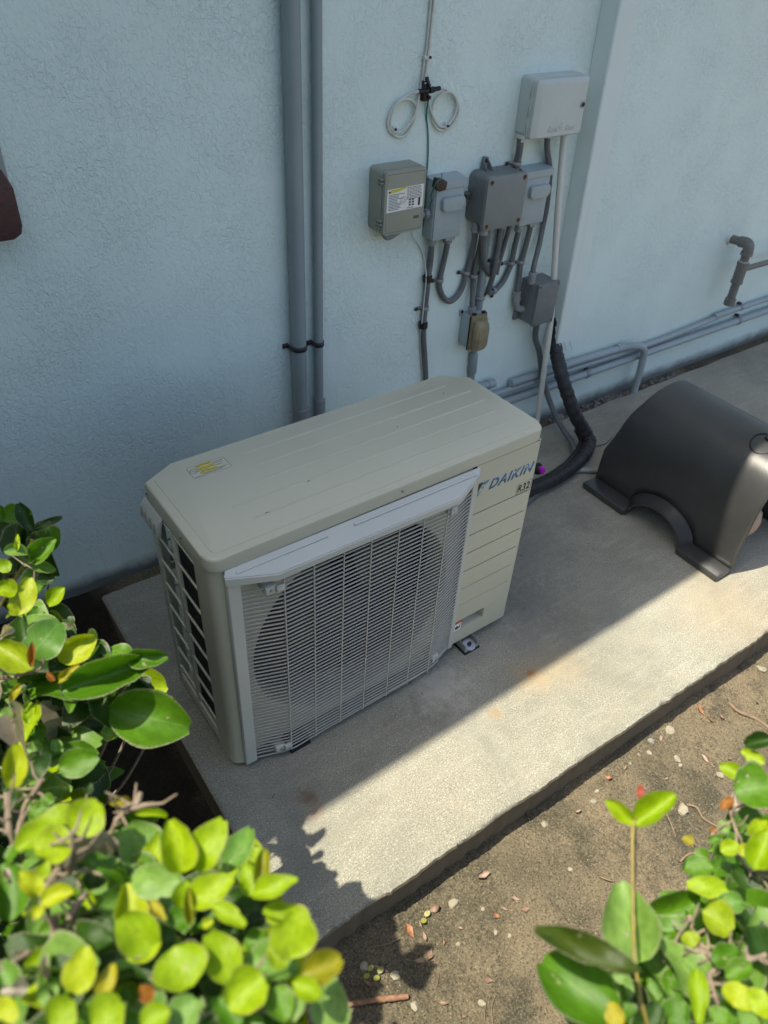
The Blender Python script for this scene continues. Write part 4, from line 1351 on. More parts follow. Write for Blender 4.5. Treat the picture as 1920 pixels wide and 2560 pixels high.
def socket():
    x0, x1, z0, z1, d = 1.3348, 1.4024, 0.4858, 0.6048, 0.0502
    t = thing('weatherproof_socket', 'outdoor socket with a yellowed clear bubble cover', 'socket', ((x0 + x1) / 2, WY, z0))
    yf = WY - d
    bm = B()
    add_box(bm, x0, x1, yf, WY - 0.001, z0, z1, 0.003)
    add_box(bm, x0 - 0.010, x0 + 0.002, WY - 0.006, WY - 0.0015, z1 - 0.014, z1 + 0.010, 0.001)
    obj('box', bm, M['blue_box'], t)
    bm = B()
    add_lathe(bm, [(0.0055, 0.0), (0.0055, 0.003), (0.002, 0.0045)], (x0 - 0.002, WY - 0.0062, z1 + 0.003), (0, -1, 0), 12)
    obj('screw', bm, M['rust_screw'], t)
    bm = B()
    add_box(bm, x0 - 0.003, x1 + 0.006, yf - 0.006, yf - 0.0005, z0 - 0.006, z1 + 0.004, 0.002)
    obj('gasket', bm, M['black_plastic'], t)
    bm = B()
    add_box(bm, x0 + 0.022, x0 + 0.050, yf - 0.012, yf - 0.0062, z0 + 0.02, z1 - 0.02, 0.003)
    obj('receptacle', bm, M['white_box'], t)
    # cover: flat rim, shouldered bubble
    rim = [(1.333, 0.482), (1.340, 0.474), (1.392, 0.474), (1.408, 0.486), (1.410, 0.588), (1.398, 0.602), (1.398, 0.612), (1.335, 0.612)]
    bub = [(1.341, 0.486), (1.346, 0.480), (1.388, 0.480), (1.402, 0.492), (1.403, 0.574), (1.393, 0.590), (1.345, 0.592), (1.341, 0.588)]
    cap = [(1.348, 0.494), (1.352, 0.489), (1.384, 0.490), (1.394, 0.500), (1.395, 0.562), (1.387, 0.576), (1.352, 0.578), (1.348, 0.574)]
    bm = B()
    L = [[bm.verts.new((u, y, v)) for u, v in P_] for P_, y in ((rim, yf - 0.0065), (rim, yf - 0.012), (bub, yf - 0.0125), (bub, yf - 0.030), (cap, yf - 0.042))]
    for a, b in zip(L, L[1:]):
        for i in range(8):
            bm.faces.new((a[i], a[(i + 1) % 8], b[(i + 1) % 8], b[i]))
    bm.faces.new(L[-1])
    bmesh.ops.bevel(bm, geom=[e for e in bm.edges if all(v in L[-1] or v in L[-2] for v in e.verts)], offset=0.003, segments=2, affect='EDGES')
    cv = obj('bubble_cover', bm, M['smoked'], t, 45)
    for xx in (1.344, 1.386):
        bm = B()
        add_box(bm, xx - 0.007, xx + 0.007, yf - 0.016, yf - 0.004, 0.6125, 0.620, 0.002)
        obj('hinge', bm, M['black_plastic'], cv)
socket()

# --- flexible conduits
conduit('taped grey conduit dropping from the first disconnect box, thin white wire along it', [[1.1482, 0.8, 0.91], [1.1535, 0.805, 0.8712], [1.1651, 0.818, 0.8148], [1.1616, 0.818, 0.764], [1.1613, 0.818, 0.7113], [1.1606, 0.818, 0.6606], [1.1602, 0.818, 0.605], [1.1659, 0.818, 0.5429], [1.1761, 0.818, 0.485], [1.1922, 0.818, 0.381], [1.201, 0.818, 0.25], [1.203, 0.815, -0.02]],
        straps=[((1.1299, 0.818, 0.661), (1.1606, 0.818, 0.660))], fit0=0.03)
for zz, xx in ((0.764, 1.1612), (0.601, 1.160)):
    bm = B()
    add_lathe(bm, [(0.0155, -0.010), (0.0160, -0.006), (0.0157, 0.005), (0.0152, 0.010)], (xx - 0.004, 0.8155, zz), (0, 0, 1), 16)
    tag(obj('electrical_tape', bm, M['tape'], None, 40), 'black tape band binding white wire to conduit, %s of two' % ('upper' if zz > 0.7 else 'lower'), 'tape', 'tape bands on the left conduit')
conduit('U-shaped grey conduit looping from disconnect box to junction box', [[1.218, 0.805, 0.905], [1.2173, 0.805, 0.8668], [1.2172, 0.81, 0.8306], [1.2141, 0.816, 0.7809], [1.2116, 0.818, 0.7412], [1.2171, 0.818, 0.7134], [1.2388, 0.818, 0.6784], [1.266, 0.818, 0.6623], [1.2924, 0.818, 0.6707], [1.3125, 0.818, 0.6942], [1.3226, 0.818, 0.7264], [1.3282, 0.818, 0.759], [1.3351, 0.815, 0.8019], [1.3271, 0.8, 0.8566], [1.3169, 0.79, 0.9052], [1.3159, 0.79, 0.928]],
        straps=[((1.187, 0.818, 0.7475), (1.2118, 0.818, 0.7465)), ((1.2975, 0.818, 0.749), (1.3268, 0.818, 0.750), (0.15, 0, 1))], fit0=0.03, fit1=0.03)
conduit('grey conduit dropping from the junction box into the socket box', [[1.3282, 0.77, 0.928], [1.3356, 0.775, 0.8883], [1.355, 0.8, 0.8262], [1.3558, 0.81, 0.7834], [1.3595, 0.816, 0.7337], [1.3587, 0.81, 0.681], [1.3535, 0.798, 0.634], [1.3537, 0.796, 0.600]],
        straps=[((1.392, 0.818, 0.735), (1.3593, 0.816, 0.735))], fit1=0.032)
t = conduit('straight rigid grey conduit behind the socket box', [[1.395, 0.816, 0.935], [1.3965, 0.816, 0.80], [1.4029, 0.816, 0.6486], [1.405, 0.816, 0.55], [1.408, 0.816, 0.436], [1.414, 0.816, 0.340], [1.418, 0.816, -0.02]], r=0.0125, mat='grey_pipe', ribbed=False, straps=[((1.432, 0.816, 0.648), (1.4029, 0.816, 0.648))])
bm = B()
add_lathe(bm, [(0.0130, -0.06), (0.0165, -0.055), (0.0165, 0.02), (0.0130, 0.025)], (1.4105, 0.816, 0.405), (-0.05, 0, 1), 18)
obj('coupling', bm, M['grey_pipe'], t, 35)
conduit('short grey conduit hooking out of the junction box front corner', [[1.3199, 0.755, 0.9278], [1.3216, 0.755, 0.9061], [1.3425, 0.77, 0.8479], [1.3624, 0.78, 0.7992], [1.3916, 0.795, 0.7622], [1.4278, 0.81, 0.7297], [1.4464, 0.814, 0.7317], [1.4493, 0.814, 0.7517], [1.452, 0.812, 0.80], [1.450, 0.80, 0.92]], fit0=0.028, straps=[((1.4356, 0.818, 0.773), (1.4500, 0.814, 0.772))])
conduit('grey conduit hooking from junction box under to the second disconnect box', [[1.4105, 0.77, 0.928], [1.4126, 0.775, 0.8888], [1.4173, 0.78, 0.832], [1.4216, 0.785, 0.7803], [1.4243, 0.79, 0.7376], [1.4278, 0.8, 0.6988], [1.4303, 0.808, 0.6744], [1.4443, 0.814, 0.6579], [1.4701, 0.818, 0.659], [1.504, 0.818, 0.6844], [1.5236, 0.818, 0.7228], [1.5299, 0.816, 0.7501], [1.5267, 0.81, 0.8037], [1.5217, 0.8, 0.8574], [1.5219, 0.8, 0.895]],
        fit0=0.026, fit1=0.03, straps=[((1.4480, 0.818, 0.640), (1.4660, 0.818, 0.6585), (1, 0, 0.1)), ((1.4927, 0.818, 0.7490), (1.5296, 0.816, 0.7490))])
conduit('thin grey conduit slanting down behind the hooked conduits', [[1.472, 0.795, 0.93], [1.4757, 0.8, 0.8775], [1.4771, 0.81, 0.8286], [1.4743, 0.816, 0.7804], [1.4693, 0.818, 0.7466], [1.4678, 0.818, 0.7193]], r=0.0085)
t = conduit('grey conduit from second disconnect box into the side of the narrow box', [[1.5865, 0.808, 0.895], [1.585, 0.808, 0.8582], [1.5846, 0.812, 0.817], [1.5816, 0.816, 0.7651], [1.5787, 0.818, 0.7407], [1.5791, 0.816, 0.6884], [1.5762, 0.81, 0.637], [1.5783, 0.808, 0.608]], fit0=0.026, fit1=0.03,
            straps=[((1.5554, 0.818, 0.744), (1.5790, 0.818, 0.743))])
bm = B()
add_tube(bm, catmull([[1.5766, 0.808, 0.6157], [1.578, 0.807, 0.595], [1.588, 0.805, 0.574], [1.612, 0.80, 0.566]], 0.005), 0.0125, 14)
obj('elbow', bm, M['fitting'], t, 60)
conduit('long ribbed grey conduit from irrigation controller to the narrow box', [[1.579, 0.795, 1.165], [1.593, 0.8, 1.1186], [1.6257, 0.812, 1.0696], [1.6435, 0.816, 1.0325], [1.6542, 0.818, 0.9705], [1.6587, 0.818, 0.9183], [1.6526, 0.814, 0.8622], [1.6351, 0.8, 0.7933], [1.6119, 0.785, 0.7299], [1.611, 0.782, 0.675]], fit1=0.038, step=0.003)
conduit('short grey conduit between irrigation controller and second disconnect box', [[1.4662, 0.8, 1.168], [1.4746, 0.804, 1.1294], [1.4808, 0.812, 1.0853], [1.480, 0.812, 1.050]], r=0.0115, straps=[((1.4498, 0.814, 1.083), (1.4805, 0.812, 1.083))])
conduit('grey conduit dropping from the narrow box and bending across the slab', [[1.690, 0.79, 0.530], [1.705, 0.80, 0.4353], [1.735, 0.795, 0.3712], [1.752, 0.79, 0.3198], [1.768, 0.785, 0.2638], [1.781, 0.765, 0.2092], [1.784, 0.73, 0.160], [1.792, 0.685, 0.105], [1.802, 0.64, 0.062], [1.80, 0.585, 0.035], [1.765, 0.53, 0.020], [1.68, 0.485, 0.016], [1.52, 0.44, 0.016], [1.2, 0.36, 0.016]], r=0.0115, step=0.006)
conduit('white plastic pipe leaning from the irrigation controller to the slab', [(1.6476, 0.79, 1.168), (1.675, 0.776, 0.90), (1.704, 0.762, 0.67), (1.722, 0.752, 0.49), (1.748, 0.745, 0.10), (1.752, 0.744, -0.01)], r=0.0112, mat='white_pvc', ribbed=False, name='white_pipe', cat='pipe', step=0.02, n=18)

# --- coax cables, splitter, wires
tag(obj('coax_cable', add_tube(B(), catmull([[1.0631, 0.808, 1.3158], [1.0506, 0.816, 1.3119], [1.0392, 0.824, 1.3062], [1.0088, 0.824, 1.2933], [0.985, 0.824, 1.2713], [0.9749, 0.824, 1.2475], [0.9779, 0.824, 1.2253], [0.9931, 0.824, 1.2106], [1.0159, 0.824, 1.201], [1.0398, 0.824, 1.2049], [1.0584, 0.824, 1.2259], [1.0683, 0.824, 1.2548], [1.0658, 0.822, 1.277], [1.0488, 0.819, 1.293], [1.0237, 0.816, 1.2983], [1.003, 0.815, 1.2937], [0.9865, 0.818, 1.274], [0.9811, 0.822, 1.2474], [0.9855, 0.823, 1.225], [1.0024, 0.823, 1.2139], [1.0242, 0.823, 1.217], [1.0431, 0.820, 1.2298], [1.0563, 0.817, 1.2483], [1.0636, 0.815, 1.2684], [1.0699, 0.818, 1.2869], [1.076, 0.823, 1.3066], [1.0811, 0.824, 1.3263], [1.0846, 0.824, 1.3542], [1.0867, 0.824, 1.3914], [1.0906, 0.824, 1.4157], [1.0922, 0.824, 1.4555], [1.0927, 0.824, 1.4945], [1.0935, 0.824, 1.60], [1.094, 0.824, 2.99]], 0.006), 0.0036, 10), M['coax'], None, 60), 'white coax cable coiled into the left loop by the splitter', 'cable', 'coax cables on the wall')
tag(obj('coax_cable', add_tube(B(), catmull([[1.1312, 0.808, 1.3203], [1.1619, 0.816, 1.3149], [1.1939, 0.822, 1.2994], [1.2179, 0.824, 1.2766], [1.2256, 0.824, 1.2503], [1.2161, 0.824, 1.228], [1.1969, 0.824, 1.2095], [1.1716, 0.824, 1.2047], [1.1492, 0.824, 1.2128], [1.1310, 0.824, 1.2352], [1.1260, 0.823, 1.2576], [1.1300, 0.822, 1.2826], [1.1492, 0.820, 1.3004], [1.1777, 0.816, 1.3064], [1.1986, 0.814, 1.2928], [1.2130, 0.819, 1.2680], [1.2120, 0.823, 1.2435], [1.1990, 0.823, 1.2254], [1.1813, 0.823, 1.2152], [1.1596, 0.822, 1.2170], [1.1388, 0.820, 1.2328], [1.1210, 0.818, 1.2560], [1.1100, 0.820, 1.2800], [1.1040, 0.822, 1.3000], [1.0960, 0.823, 1.335], [1.0975, 0.823, 1.40], [1.0988, 0.823, 1.4552], [1.1003, 0.823, 1.4942], [1.102, 0.823, 1.60], [1.104, 0.823, 2.99]], 0.006), 0.0036, 10), M['coax'], None, 60), 'white coax cable coiled into the right loop by the splitter', 'cable', 'coax cables on the wall')
tag(obj('coax_cable', add_tube(B(), catmull([[1.0838, 0.808, 1.3328], [1.0848, 0.814, 1.3398], [1.0897, 0.817, 1.3566], [1.0915, 0.818, 1.3745], [1.0925, 0.818, 1.3909], [1.0950, 0.818, 1.4153], [1.0965, 0.818, 1.4552], [1.0975, 0.818, 1.4942], [1.099, 0.818, 1.60], [1.10, 0.818, 2.99]], 0.006), 0.0032, 10), M['coax'], None, 60), 'thin white coax lead entering the top of the splitter', 'cable', 'coax cables on the wall')
for k, (x, z, lab) in enumerate(((1.0988, 1.3948, 'nailed white clip holding the coax cables above the splitter'), (0.9961, 1.2246, 'nailed white clip at the foot of the left coax loop'), (1.1832, 1.2176, 'nailed white clip at the foot of the right coax loop'))):
    t = thing('cable_clip', lab, 'clip', (x, WY, z), 'coax cable clips')
    bm = B()
    if k == 0:
        add_box(bm, x - 0.018, x + 0.005, WY - 0.014, WY - 0.001, z - 0.006, z + 0.004, 0.002)
    else:
        add_box(bm, x - 0.007, x + 0.007, WY - 0.013, WY - 0.001, z - 0.012, z + 0.006, 0.003)
    obj('saddle', bm, M['coax'], t)
    bm = B()
    add_lathe(bm, [(0.0036, 0.0), (0.0036, 0.004), (0.002, 0.006), (0.0005, 0.006)], (x, WY - 0.013, z), (0, -1, 0), 12)
    obj('nail', bm, M['black_strap'], t)
t = thing('cable_splitter', 'small black coax splitter between the two cable loops', 'splitter', (1.092, WY, 1.29))
bm = B()
add_box(bm, 1.080, 1.100, WY - 0.022, WY - 0.002, 1.289, 1.340, 0.003)
obj('splitter_body', bm, M['black_plastic'], t)
bm = B()
add_tube(bm, [(1.066, 0.812, 1.3145), (1.095, 0.806, 1.3160)], 0.0068, 10)
add_tube(bm, [(1.098, 0.806, 1.3165), (1.112, 0.806, 1.3180)], 0.0078, 10)
add_tube(bm, [(1.112, 0.806, 1.3180), (1.134, 0.807, 1.3200)], 0.0058, 10)
obj('side_connector', bm, M['black_plastic'], t, 40)
bm = B()
add_tube(bm, [(1.088, 0.806, 1.338), (1.086, 0.808, 1.350)], 0.0055, 10)
add_lathe(bm, [(0.005, 0.0), (0.005, 0.006), (0.003, 0.008)], (1.092, 0.806, 1.330), (0, -1, 0), 12)
add_lathe(bm, [(0.005, 0.0), (0.005, 0.006), (0.003, 0.008)], (1.096, 0.806, 1.300), (0, -1, 0), 12)
obj('screw_terminal', bm, M['black_plastic'], t, 40)
tag(obj('ground_wire', add_tube(B(), catmull([[1.098, 0.800, 1.300], [1.1027, 0.814, 1.290], [1.1087, 0.826, 1.251], [1.1167, 0.826, 1.2179], [1.1231, 0.826, 1.1801], [1.1275, 0.826, 1.1287], [1.1269, 0.826, 1.0807], [1.1267, 0.826, 1.0267], [1.1279, 0.826, 0.9804], [1.1317, 0.826, 0.9324]], 0.01), 0.0023, 8), M['green_wire'], None, 60), 'green ground wire hanging from the splitter down beside the disconnect box', 'wire')
tag(obj('thin_wire', add_tube(B(), catmull([[1.068, 0.8, 0.965], [1.075, 0.808, 0.92], [1.0989, 0.818, 0.8966], [1.1263, 0.826, 0.8649], [1.1417, 0.824, 0.8328], [1.1484, 0.818, 0.7979], [1.1453, 0.807, 0.7661], [1.1444, 0.807, 0.7079], [1.1438, 0.807, 0.6256], [1.1545, 0.824, 0.5581], [1.161, 0.824, 0.5032], [1.1737, 0.824, 0.4392], [1.1854, 0.824, 0.3734], [1.1976, 0.824, 0.25], [1.199, 0.822, -0.02]], 0.01), 0.0020, 8), M['coax'], None, 60), 'thin white wire hanging below the beige enclosure', 'wire')

# --- pipes along the foot of the wall
def wall_run(label, pts, r, cap=None, bands=(), mat='wall_pipe', group='pipes along the foot of the wall'):
    t = thing('wall_pipe', label, 'pipe', (pts[0][0], pts[0][1], min(p[2] for p in pts)), group)
    bm = B()
    add_tube(bm, catmull(pts, 0.012) if len(pts) > 2 else [Vector(p) for p in pts], r, 16)
    obj('tube', bm, M[mat], t, 60)
    for (x, y, z) in bands:
        bm = B()
        add_lathe(bm, [(r + 0.0006, -0.011), (r + 0.0028, -0.010), (r + 0.0028, 0.010), (r + 0.0006, 0.011)], (x, y, z), (1, 0, 0), 18)
        o = obj('band', bm, M['grey_pipe_dark'], t, 35)
        bm = B()
        add_box(bm, x - 0.008, x + 0.008, y + r * 0.3, WY - 0.001, z + r + 0.001, z + r + 0.012)
        obj('band_foot', bm, M['black_strap'], o, 0)
    if cap:
        bm = B()
        add_lathe(bm, [(r + 0.003, -0.02), (r + 0.003, 0.012), (r + 0.0008, 0.014)], cap, (1, 0, 0), 18)
        obj('end_cap', bm, M[mat], t, 35)
    return t
PY = WY - 0.026
wall_run('lowest pale pipe running along the foot of the wall', [(1.25, PY, 0.170), (8.5, PY, 0.164)], 0.0170, bands=((2.075, PY, 0.1690), (3.155, PY, 0.1680)))
wall_run('upper pale pipe at the wall foot bending down into the ground', [(1.62, PY, 0.250), (1.94, PY, 0.2495), (2.20, PY, 0.243), (2.29, PY - 0.01, 0.246), (2.335, PY - 0.028, 0.247), (2.370, PY - 0.036, 0.235), (2.392, PY - 0.038, 0.205), (2.398, PY - 0.038, 0.150), (2.404, PY - 0.036, 0.06), (2.408, PY - 0.034, -0.06)], 0.0155, cap=(2.262, PY, 0.2445))
wall_run('slim pale pipe starting behind the bent pipe at the wall foot', [(1.25, PY, 0.224), (1.78, PY, 0.2215), (2.44, PY + 0.004, 0.208), (2.72, PY + 0.004, 0.216), (3.13, PY + 0.004, 0.238), (3.38, PY + 0.004, 0.236), (8.5, PY + 0.004, 0.236)], 0.0125, bands=((3.14, PY + 0.004, 0.238),))
wall_run('short capped pale pipe ending behind the outdoor unit', [(1.515, PY, 0.2795), (1.30, PY, 0.2815)], 0.0150, cap=(1.512, PY, 0.2795))
# strong angle line under the pipes: skirting edge of the footing
t = thing('drain_pipe', 'dark capped pipe hanging from the wall with a side branch', 'pipe', (2.882, 0.73, 0.34))
bm = B()
add_tube(bm, catmull([(2.882, WY + 0.01, 0.612), (2.880, 0.765, 0.617), (2.876, 0.742, 0.618), (2.878, 0.731, 0.605), (2.880, 0.729, 0.575), (2.881, 0.729, 0.345)], 0.006), 0.0185, 18)
obj('tube', bm, M['brass'], t, 60)
bm = B()
add_tube(bm, catmull([(2.880, 0.775, 0.617), (2.878, 0.745, 0.620), (2.877, 0.729, 0.612), (2.879, 0.726, 0.585)], 0.005), 0.0235, 18)
add_lathe(bm, [(0.0262, -0.008), (0.0262, 0.006)], (2.8795, 0.728, 0.580), (0, 0, 1), 20)
obj('elbow', bm, M['brass'], t, 60)
bm = B()
add_lathe(bm, [(0.020, -0.052), (0.0265, -0.050), (0.0265, -0.040), (0.0245, -0.038), (0.0245, 0.032), (0.0265, 0.034), (0.0265, 0.044), (0.020, 0.046)], (2.881, 0.729, 0.495), (0, 0, 1), 20)
obj('tee', bm, M['brass'], t, 40)
bm = B()
add_lathe(bm, [(0.019, 0.0), (0.0245, 0.001), (0.0245, 0.030), (0.020, 0.032)], (2.881, 0.729, 0.340), (0, 0, 1), 20)
obj('end_cap', bm, M['brass'], t, 40)
bm = B()
add_lathe(bm, [(0.0200, 0.0), (0.0205, 0.004)], (2.881, 0.729, 0.5415), (0, 0, 1), 20)
add_lathe(bm, [(0.0250, 0.0), (0.0210, 0.010)], (2.882, WY - 0.001, 0.612), (0, -1, 0), 20)
obj('white_primer_ring', bm, M['white_pvc'], t, 40)
bm = B()
add_tube(bm, [(2.890, 0.729, 0.505), (3.6, 0.729, 0.497)], 0.0125, 14)
obj('branch', bm, M['brass'], t, 60)

# --- maroon end piece at the left edge of the view
t = thing('downspout', 'pale downspout with a peeling maroon end piece at the left of the wall', 'downspout', (-0.09, WY, 1.09))
bm = B()
add_box(bm, -0.150, -0.036, WY - 0.030, WY - 0.001, 1.20, 2.99, 0.004)
obj('pale_strip', bm, M['faded_strip'], t)
bm = B()
add_prism(bm, [(-0.152, 1.098), (-0.058, 1.098), (-0.040, 1.108), (-0.034, 1.126), (-0.034, 1.205), (-0.048, 1.242), (-0.152, 1.300)], 'y', WY - 0.050, WY - 0.001, 0.004, 2, only='a')
obj('maroon_end', bm, M['maroon'], t)

# --- line set: black wrapped pipes from the chase to the unit
def line_set():
    t = thing('refrigerant_lines', 'thick black wrapped refrigerant lines curving from the wall chase across the slab', 'pipe bundle', (1.80, 0.56, 0.0))
    pts = [(1.812, 0.79, 0.50), (1.808, 0.79, 0.42), (1.800, 0.770, 0.375), (1.778, 0.715, 0.330), (1.772, 0.672, 0.280), (1.786, 0.640, 0.220), (1.804, 0.605, 0.155), (1.842, 0.568, 0.085), (1.846, 0.535, 0.050), (1.802, 0.505, 0.038), (1.738, 0.478, 0.036), (1.676, 0.456, 0.036), (1.596, 0.440, 0.036), (1.52, 0.432, 0.038), (1.40, 0.425, 0.05), (1.20, 0.40, 0.09), (1.00, 0.34, 0.16), (0.915, 0.30, 0.20)]
    path = catmull(pts, 0.006)
    rnd = random.Random(5)
    jit = [rnd.uniform(-0.0012, 0.0012) for _ in path]
    def rf(i, n):
        lead = i / n
        r = 0.0262 if lead < 0.42 else 0.0235
        return r + jit[i] + (0.0016 if (i // 3) % 2 and lead < 0.36 else 0.0)
    bm = B()
    add_tube(bm, path, 0.026, 16, True, rf)
    obj('insulated_pipe', bm, M['lineset'], t, 70)
    off = [Vector(p) + Vector((0.016, 0.020, 0.004)) for p in pts[5:14]]
    off2 = [Vector(p) + Vector((-0.008, 0.035, -0.008)) for p in pts[7:15]]
    for o_, r in ((off, 0.011), (off2, 0.012)):
        bm = B()
        add_tube(bm, catmull(o_, 0.01), r, 12)
        obj('power_cable', bm, M['lineset'], t, 60)
    bm = B()
    add_tube(bm, catmull([(1.826, 0.775, 0.385), (1.812, 0.728, 0.345), (1.806, 0.690, 0.290), (1.812, 0.668, 0.255)], 0.006), 0.0045, 10)
    obj('white_lead', bm, M['coax'], t, 60)
    bm = B()
    add_tube(bm, catmull([(1.834, 0.775, 0.385), (1.824, 0.74, 0.35), (1.812, 0.70, 0.30), (1.808, 0.685, 0.28)], 0.006), 0.0022, 8)
    obj('thin_lead', bm, M['coax'], t, 60)
    bm = B()
    add_tube(bm, catmull([(1.816, 0.650, 0.235), (1.826, 0.632, 0.200)], 0.006), 0.0048, 10)
    obj('white_lead', bm, M['coax'], t, 60)
    bm = B()
    add_tube(bm, catmull([(1.835, 0.605, 0.155), (1.875, 0.60, 0.10), (1.90, 0.578, 0.05), (1.885, 0.55, 0.012), (1.95, 0.535, 0.004), (2.02, 0.555, 0.004)], 0.008), 0.0016, 6)
    obj('loose_wire', bm, M['tape'], t, 60)
line_set()
t = thing('valve_cap', 'bright magenta plastic cap peeking past the right edge of the outdoor unit', 'cap', (1.486, 0.452, 0.075))
bm = B()
add_lathe(bm, [(0.0005, -0.006), (0.020, -0.006), (0.022, 0.004), (0.022, 0.014), (0.018, 0.020)], (1.470, 0.462, 0.100), (0.55, -0.75, 0.5), 20)
obj('black_cap', bm, M['black_plastic'], t)
bm = B()
add_prism(bm, rounded_rect(1.464, 1.482, 0.096, 0.122, 0.005), 'y', 0.430, 0.446, 0.003, 2)
obj('magenta_insert', bm, M['magenta'], t)

# ------------------------------------------------------------------ moulded cover on the right of the slab
def dome():
    t = thing('moulded_cover', 'black moulded plastic barrel cover standing on the slab', 'cover', (1.915, 0.07, 0.0))
    half = [(1.7215, 0.0), (1.7235, 0.05), (1.7245, 0.10), (1.726, 0.15), (1.729, 0.20), (1.734, 0.248), (1.743, 0.292), (1.757, 0.330), (1.778, 0.362), (1.806, 0.390), (1.842, 0.409), (1.880, 0.4185), (1.915, 0.4215)]
    prof = half + [(3.83 - x, z) for x, z in half[-2::-1]]
    yc, hw, hh = 0.064, 0.150, 0.116
    def yback(z):
        tab = [(0.0, 0.378), (0.148, 0.376), (0.19, 0.362), (0.228, 0.346), (0.275, 0.338), (0.325, 0.325), (0.37, 0.309), (0.43, 0.295)]
        for (a, p), (b, q) in zip(tab, tab[1:]):
            if z <= b:
                return p + (q - p) * (z - a) / (b - a)
        return tab[-1][1]
    Y0 = -0.236
    ts = [i / 60 for i in range(61)]
    bm = B()
    rows = []
    def arch(y):
        u = (y - yc) / hw
        return hh * math.sqrt(max(0.0, 1 - u * u)) if abs(u) < 1 else 0.0
    for tt in ts:
        row = []
        for i, (x, z) in enumerate(prof):
            y = Y0 + (yback(z) - Y0) * tt
            zz = z
            if z < 0.2:
                lo = arch(y)
                zz = lo + (0.2 - lo) * (z / 0.2)
            row.append(bm.verts.new((x, y, zz)))
        rows.append(row)
    for a, b in zip(rows, rows[1:]):
        for k in range(len(prof) - 1):
            bm.faces.new((a[k], a[k + 1], b[k + 1], b[k]))
    sh = obj('shell', bm, M['dome'], t, 60)
    md = sh.modifiers.new('thickness', 'SOLIDIFY')
    md.thickness = 0.006
    md.offset = -1
    # arched mouths in both flanks
    for side in (1, -1):
        bm = B()
        rws = []
        for k in range(33):
            a = math.pi * k / 32
            r = []
            for xx, w_, h_, dy in ((1.727, hw, hh, 0.0), (1.718, hw - 0.004, hh - 0.003, 0.0), (1.668, 0.121, 0.104, -0.011), (1.664, 0.121, 0.104, -0.011), (1.664, 0.115, 0.098, -0.011), (1.70, 0.128, 0.098, -0.006), (1.735, 0.141, 0.107, 0.0)):
                x = xx if side == 1 else 3.83 - xx
                r.append(bm.verts.new((x, yc + dy + w_ * math.cos(a), max(0.0, h_ * math.sin(a)))))
            rws.append(r)
        for a, b in zip(rws, rws[1:]):
            for k in range(6):
                bm.faces.new((a[k], a[k + 1], b[k + 1], b[k]))
        obj('arch_lip', bm, M['dome'], t, 50)
        for ya, yb in ((-0.236, -0.066), (0.173, 0.376)):
            bm = B()
            xa, xb = (1.650, 1.7235) if side == 1 else (3.83 - 1.7235, 3.83 - 1.650)
            add_box(bm, xa, xb, ya, yb, 0.0015, 0.026, 0.004)
            obj('foot_flange', bm, M['dome'], t)
    # closed rear wall
    bm = B()
    vs = [bm.verts.new((x, yback(z) - 0.006, z)) for x, z in prof]
    bm.faces.new(vs)
    obj('rear_wall', bm, M['dome'], t, 0)
    # access ring on the crown
    bm = B()
    ring = []
    cx, cy = 1.868, -0.112
    def surf(x):
        for (a, p), (b, q) in zip(prof, prof[1:]):
            if a <= x <= b:
                return p + (q - p) * (x - a) / (b - a)
        return 0.42
    pts = [(cx + 0.050 * math.cos(2 * math.pi * k / 40), cy + 0.043 * math.sin(2 * math.pi * k / 40)) for k in range(41)]
    add_tube(bm, [(x, y, surf(x) + 0.001) for x, y in pts], 0.0026, 8, False)
    obj('access_ring', bm, M['black_plastic'], t, 60)
dome()
t = thing('hose_fitting', 'white fitting on a black stem rising from the moulded cover', 'fitting', (1.893, -0.112, 0.42))
bm = B()
add_lathe(bm, [(0.020, 0.0), (0.020, 0.008), (0.013, 0.010), (0.013, 0.040), (0.017, 0.042), (0.017, 0.050)], (1.893, -0.112, 0.4205), (0, 0, 1), 20)
obj('stem', bm, M['black_plastic'], t)
bm = B()
add_lathe(bm, [(0.016, 0.0505), (0.0215, 0.054), (0.0225, 0.066), (0.0225, 0.13), (0.019, 0.138)], (1.893, -0.112, 0.4205), (0, 0, 1), 20)
obj('white_cap', bm, M['white_pvc'], t)
t = thing('wrapped_pump', 'tan rounded pump body just inside the mouth of the moulded cover', 'pump', (1.88, -0.10, 0.0))
bm = B()
add_lathe(bm, [(0.002, -0.195), (0.030, -0.192), (0.055, -0.178), (0.068, -0.150), (0.070, -0.02), (0.066, 0.10), (0.03, 0.12)], (1.872, 0.0, 0.115), (0, 1, 0), 28)
obj('pump_body', bm, M['tan_tank'], t, 50)
bm = B()
add_box(bm, 1.84, 1.905, -0.13, 0.06, 0.0, 0.052, 0.004)
obj('pump_base', bm, M['black_plastic'], t)
tag(obj('pipe_stub', add_tube(B(), catmull([(1.665, 0.475, 0.012), (1.70, 0.458, 0.012), (1.74, 0.43, 0.014), (1.80, 0.38, 0.016)], 0.01), 0.0105, 12), M['fitting'], None, 50), 'short grey pipe stub lying on the slab behind the moulded cover', 'pipe')

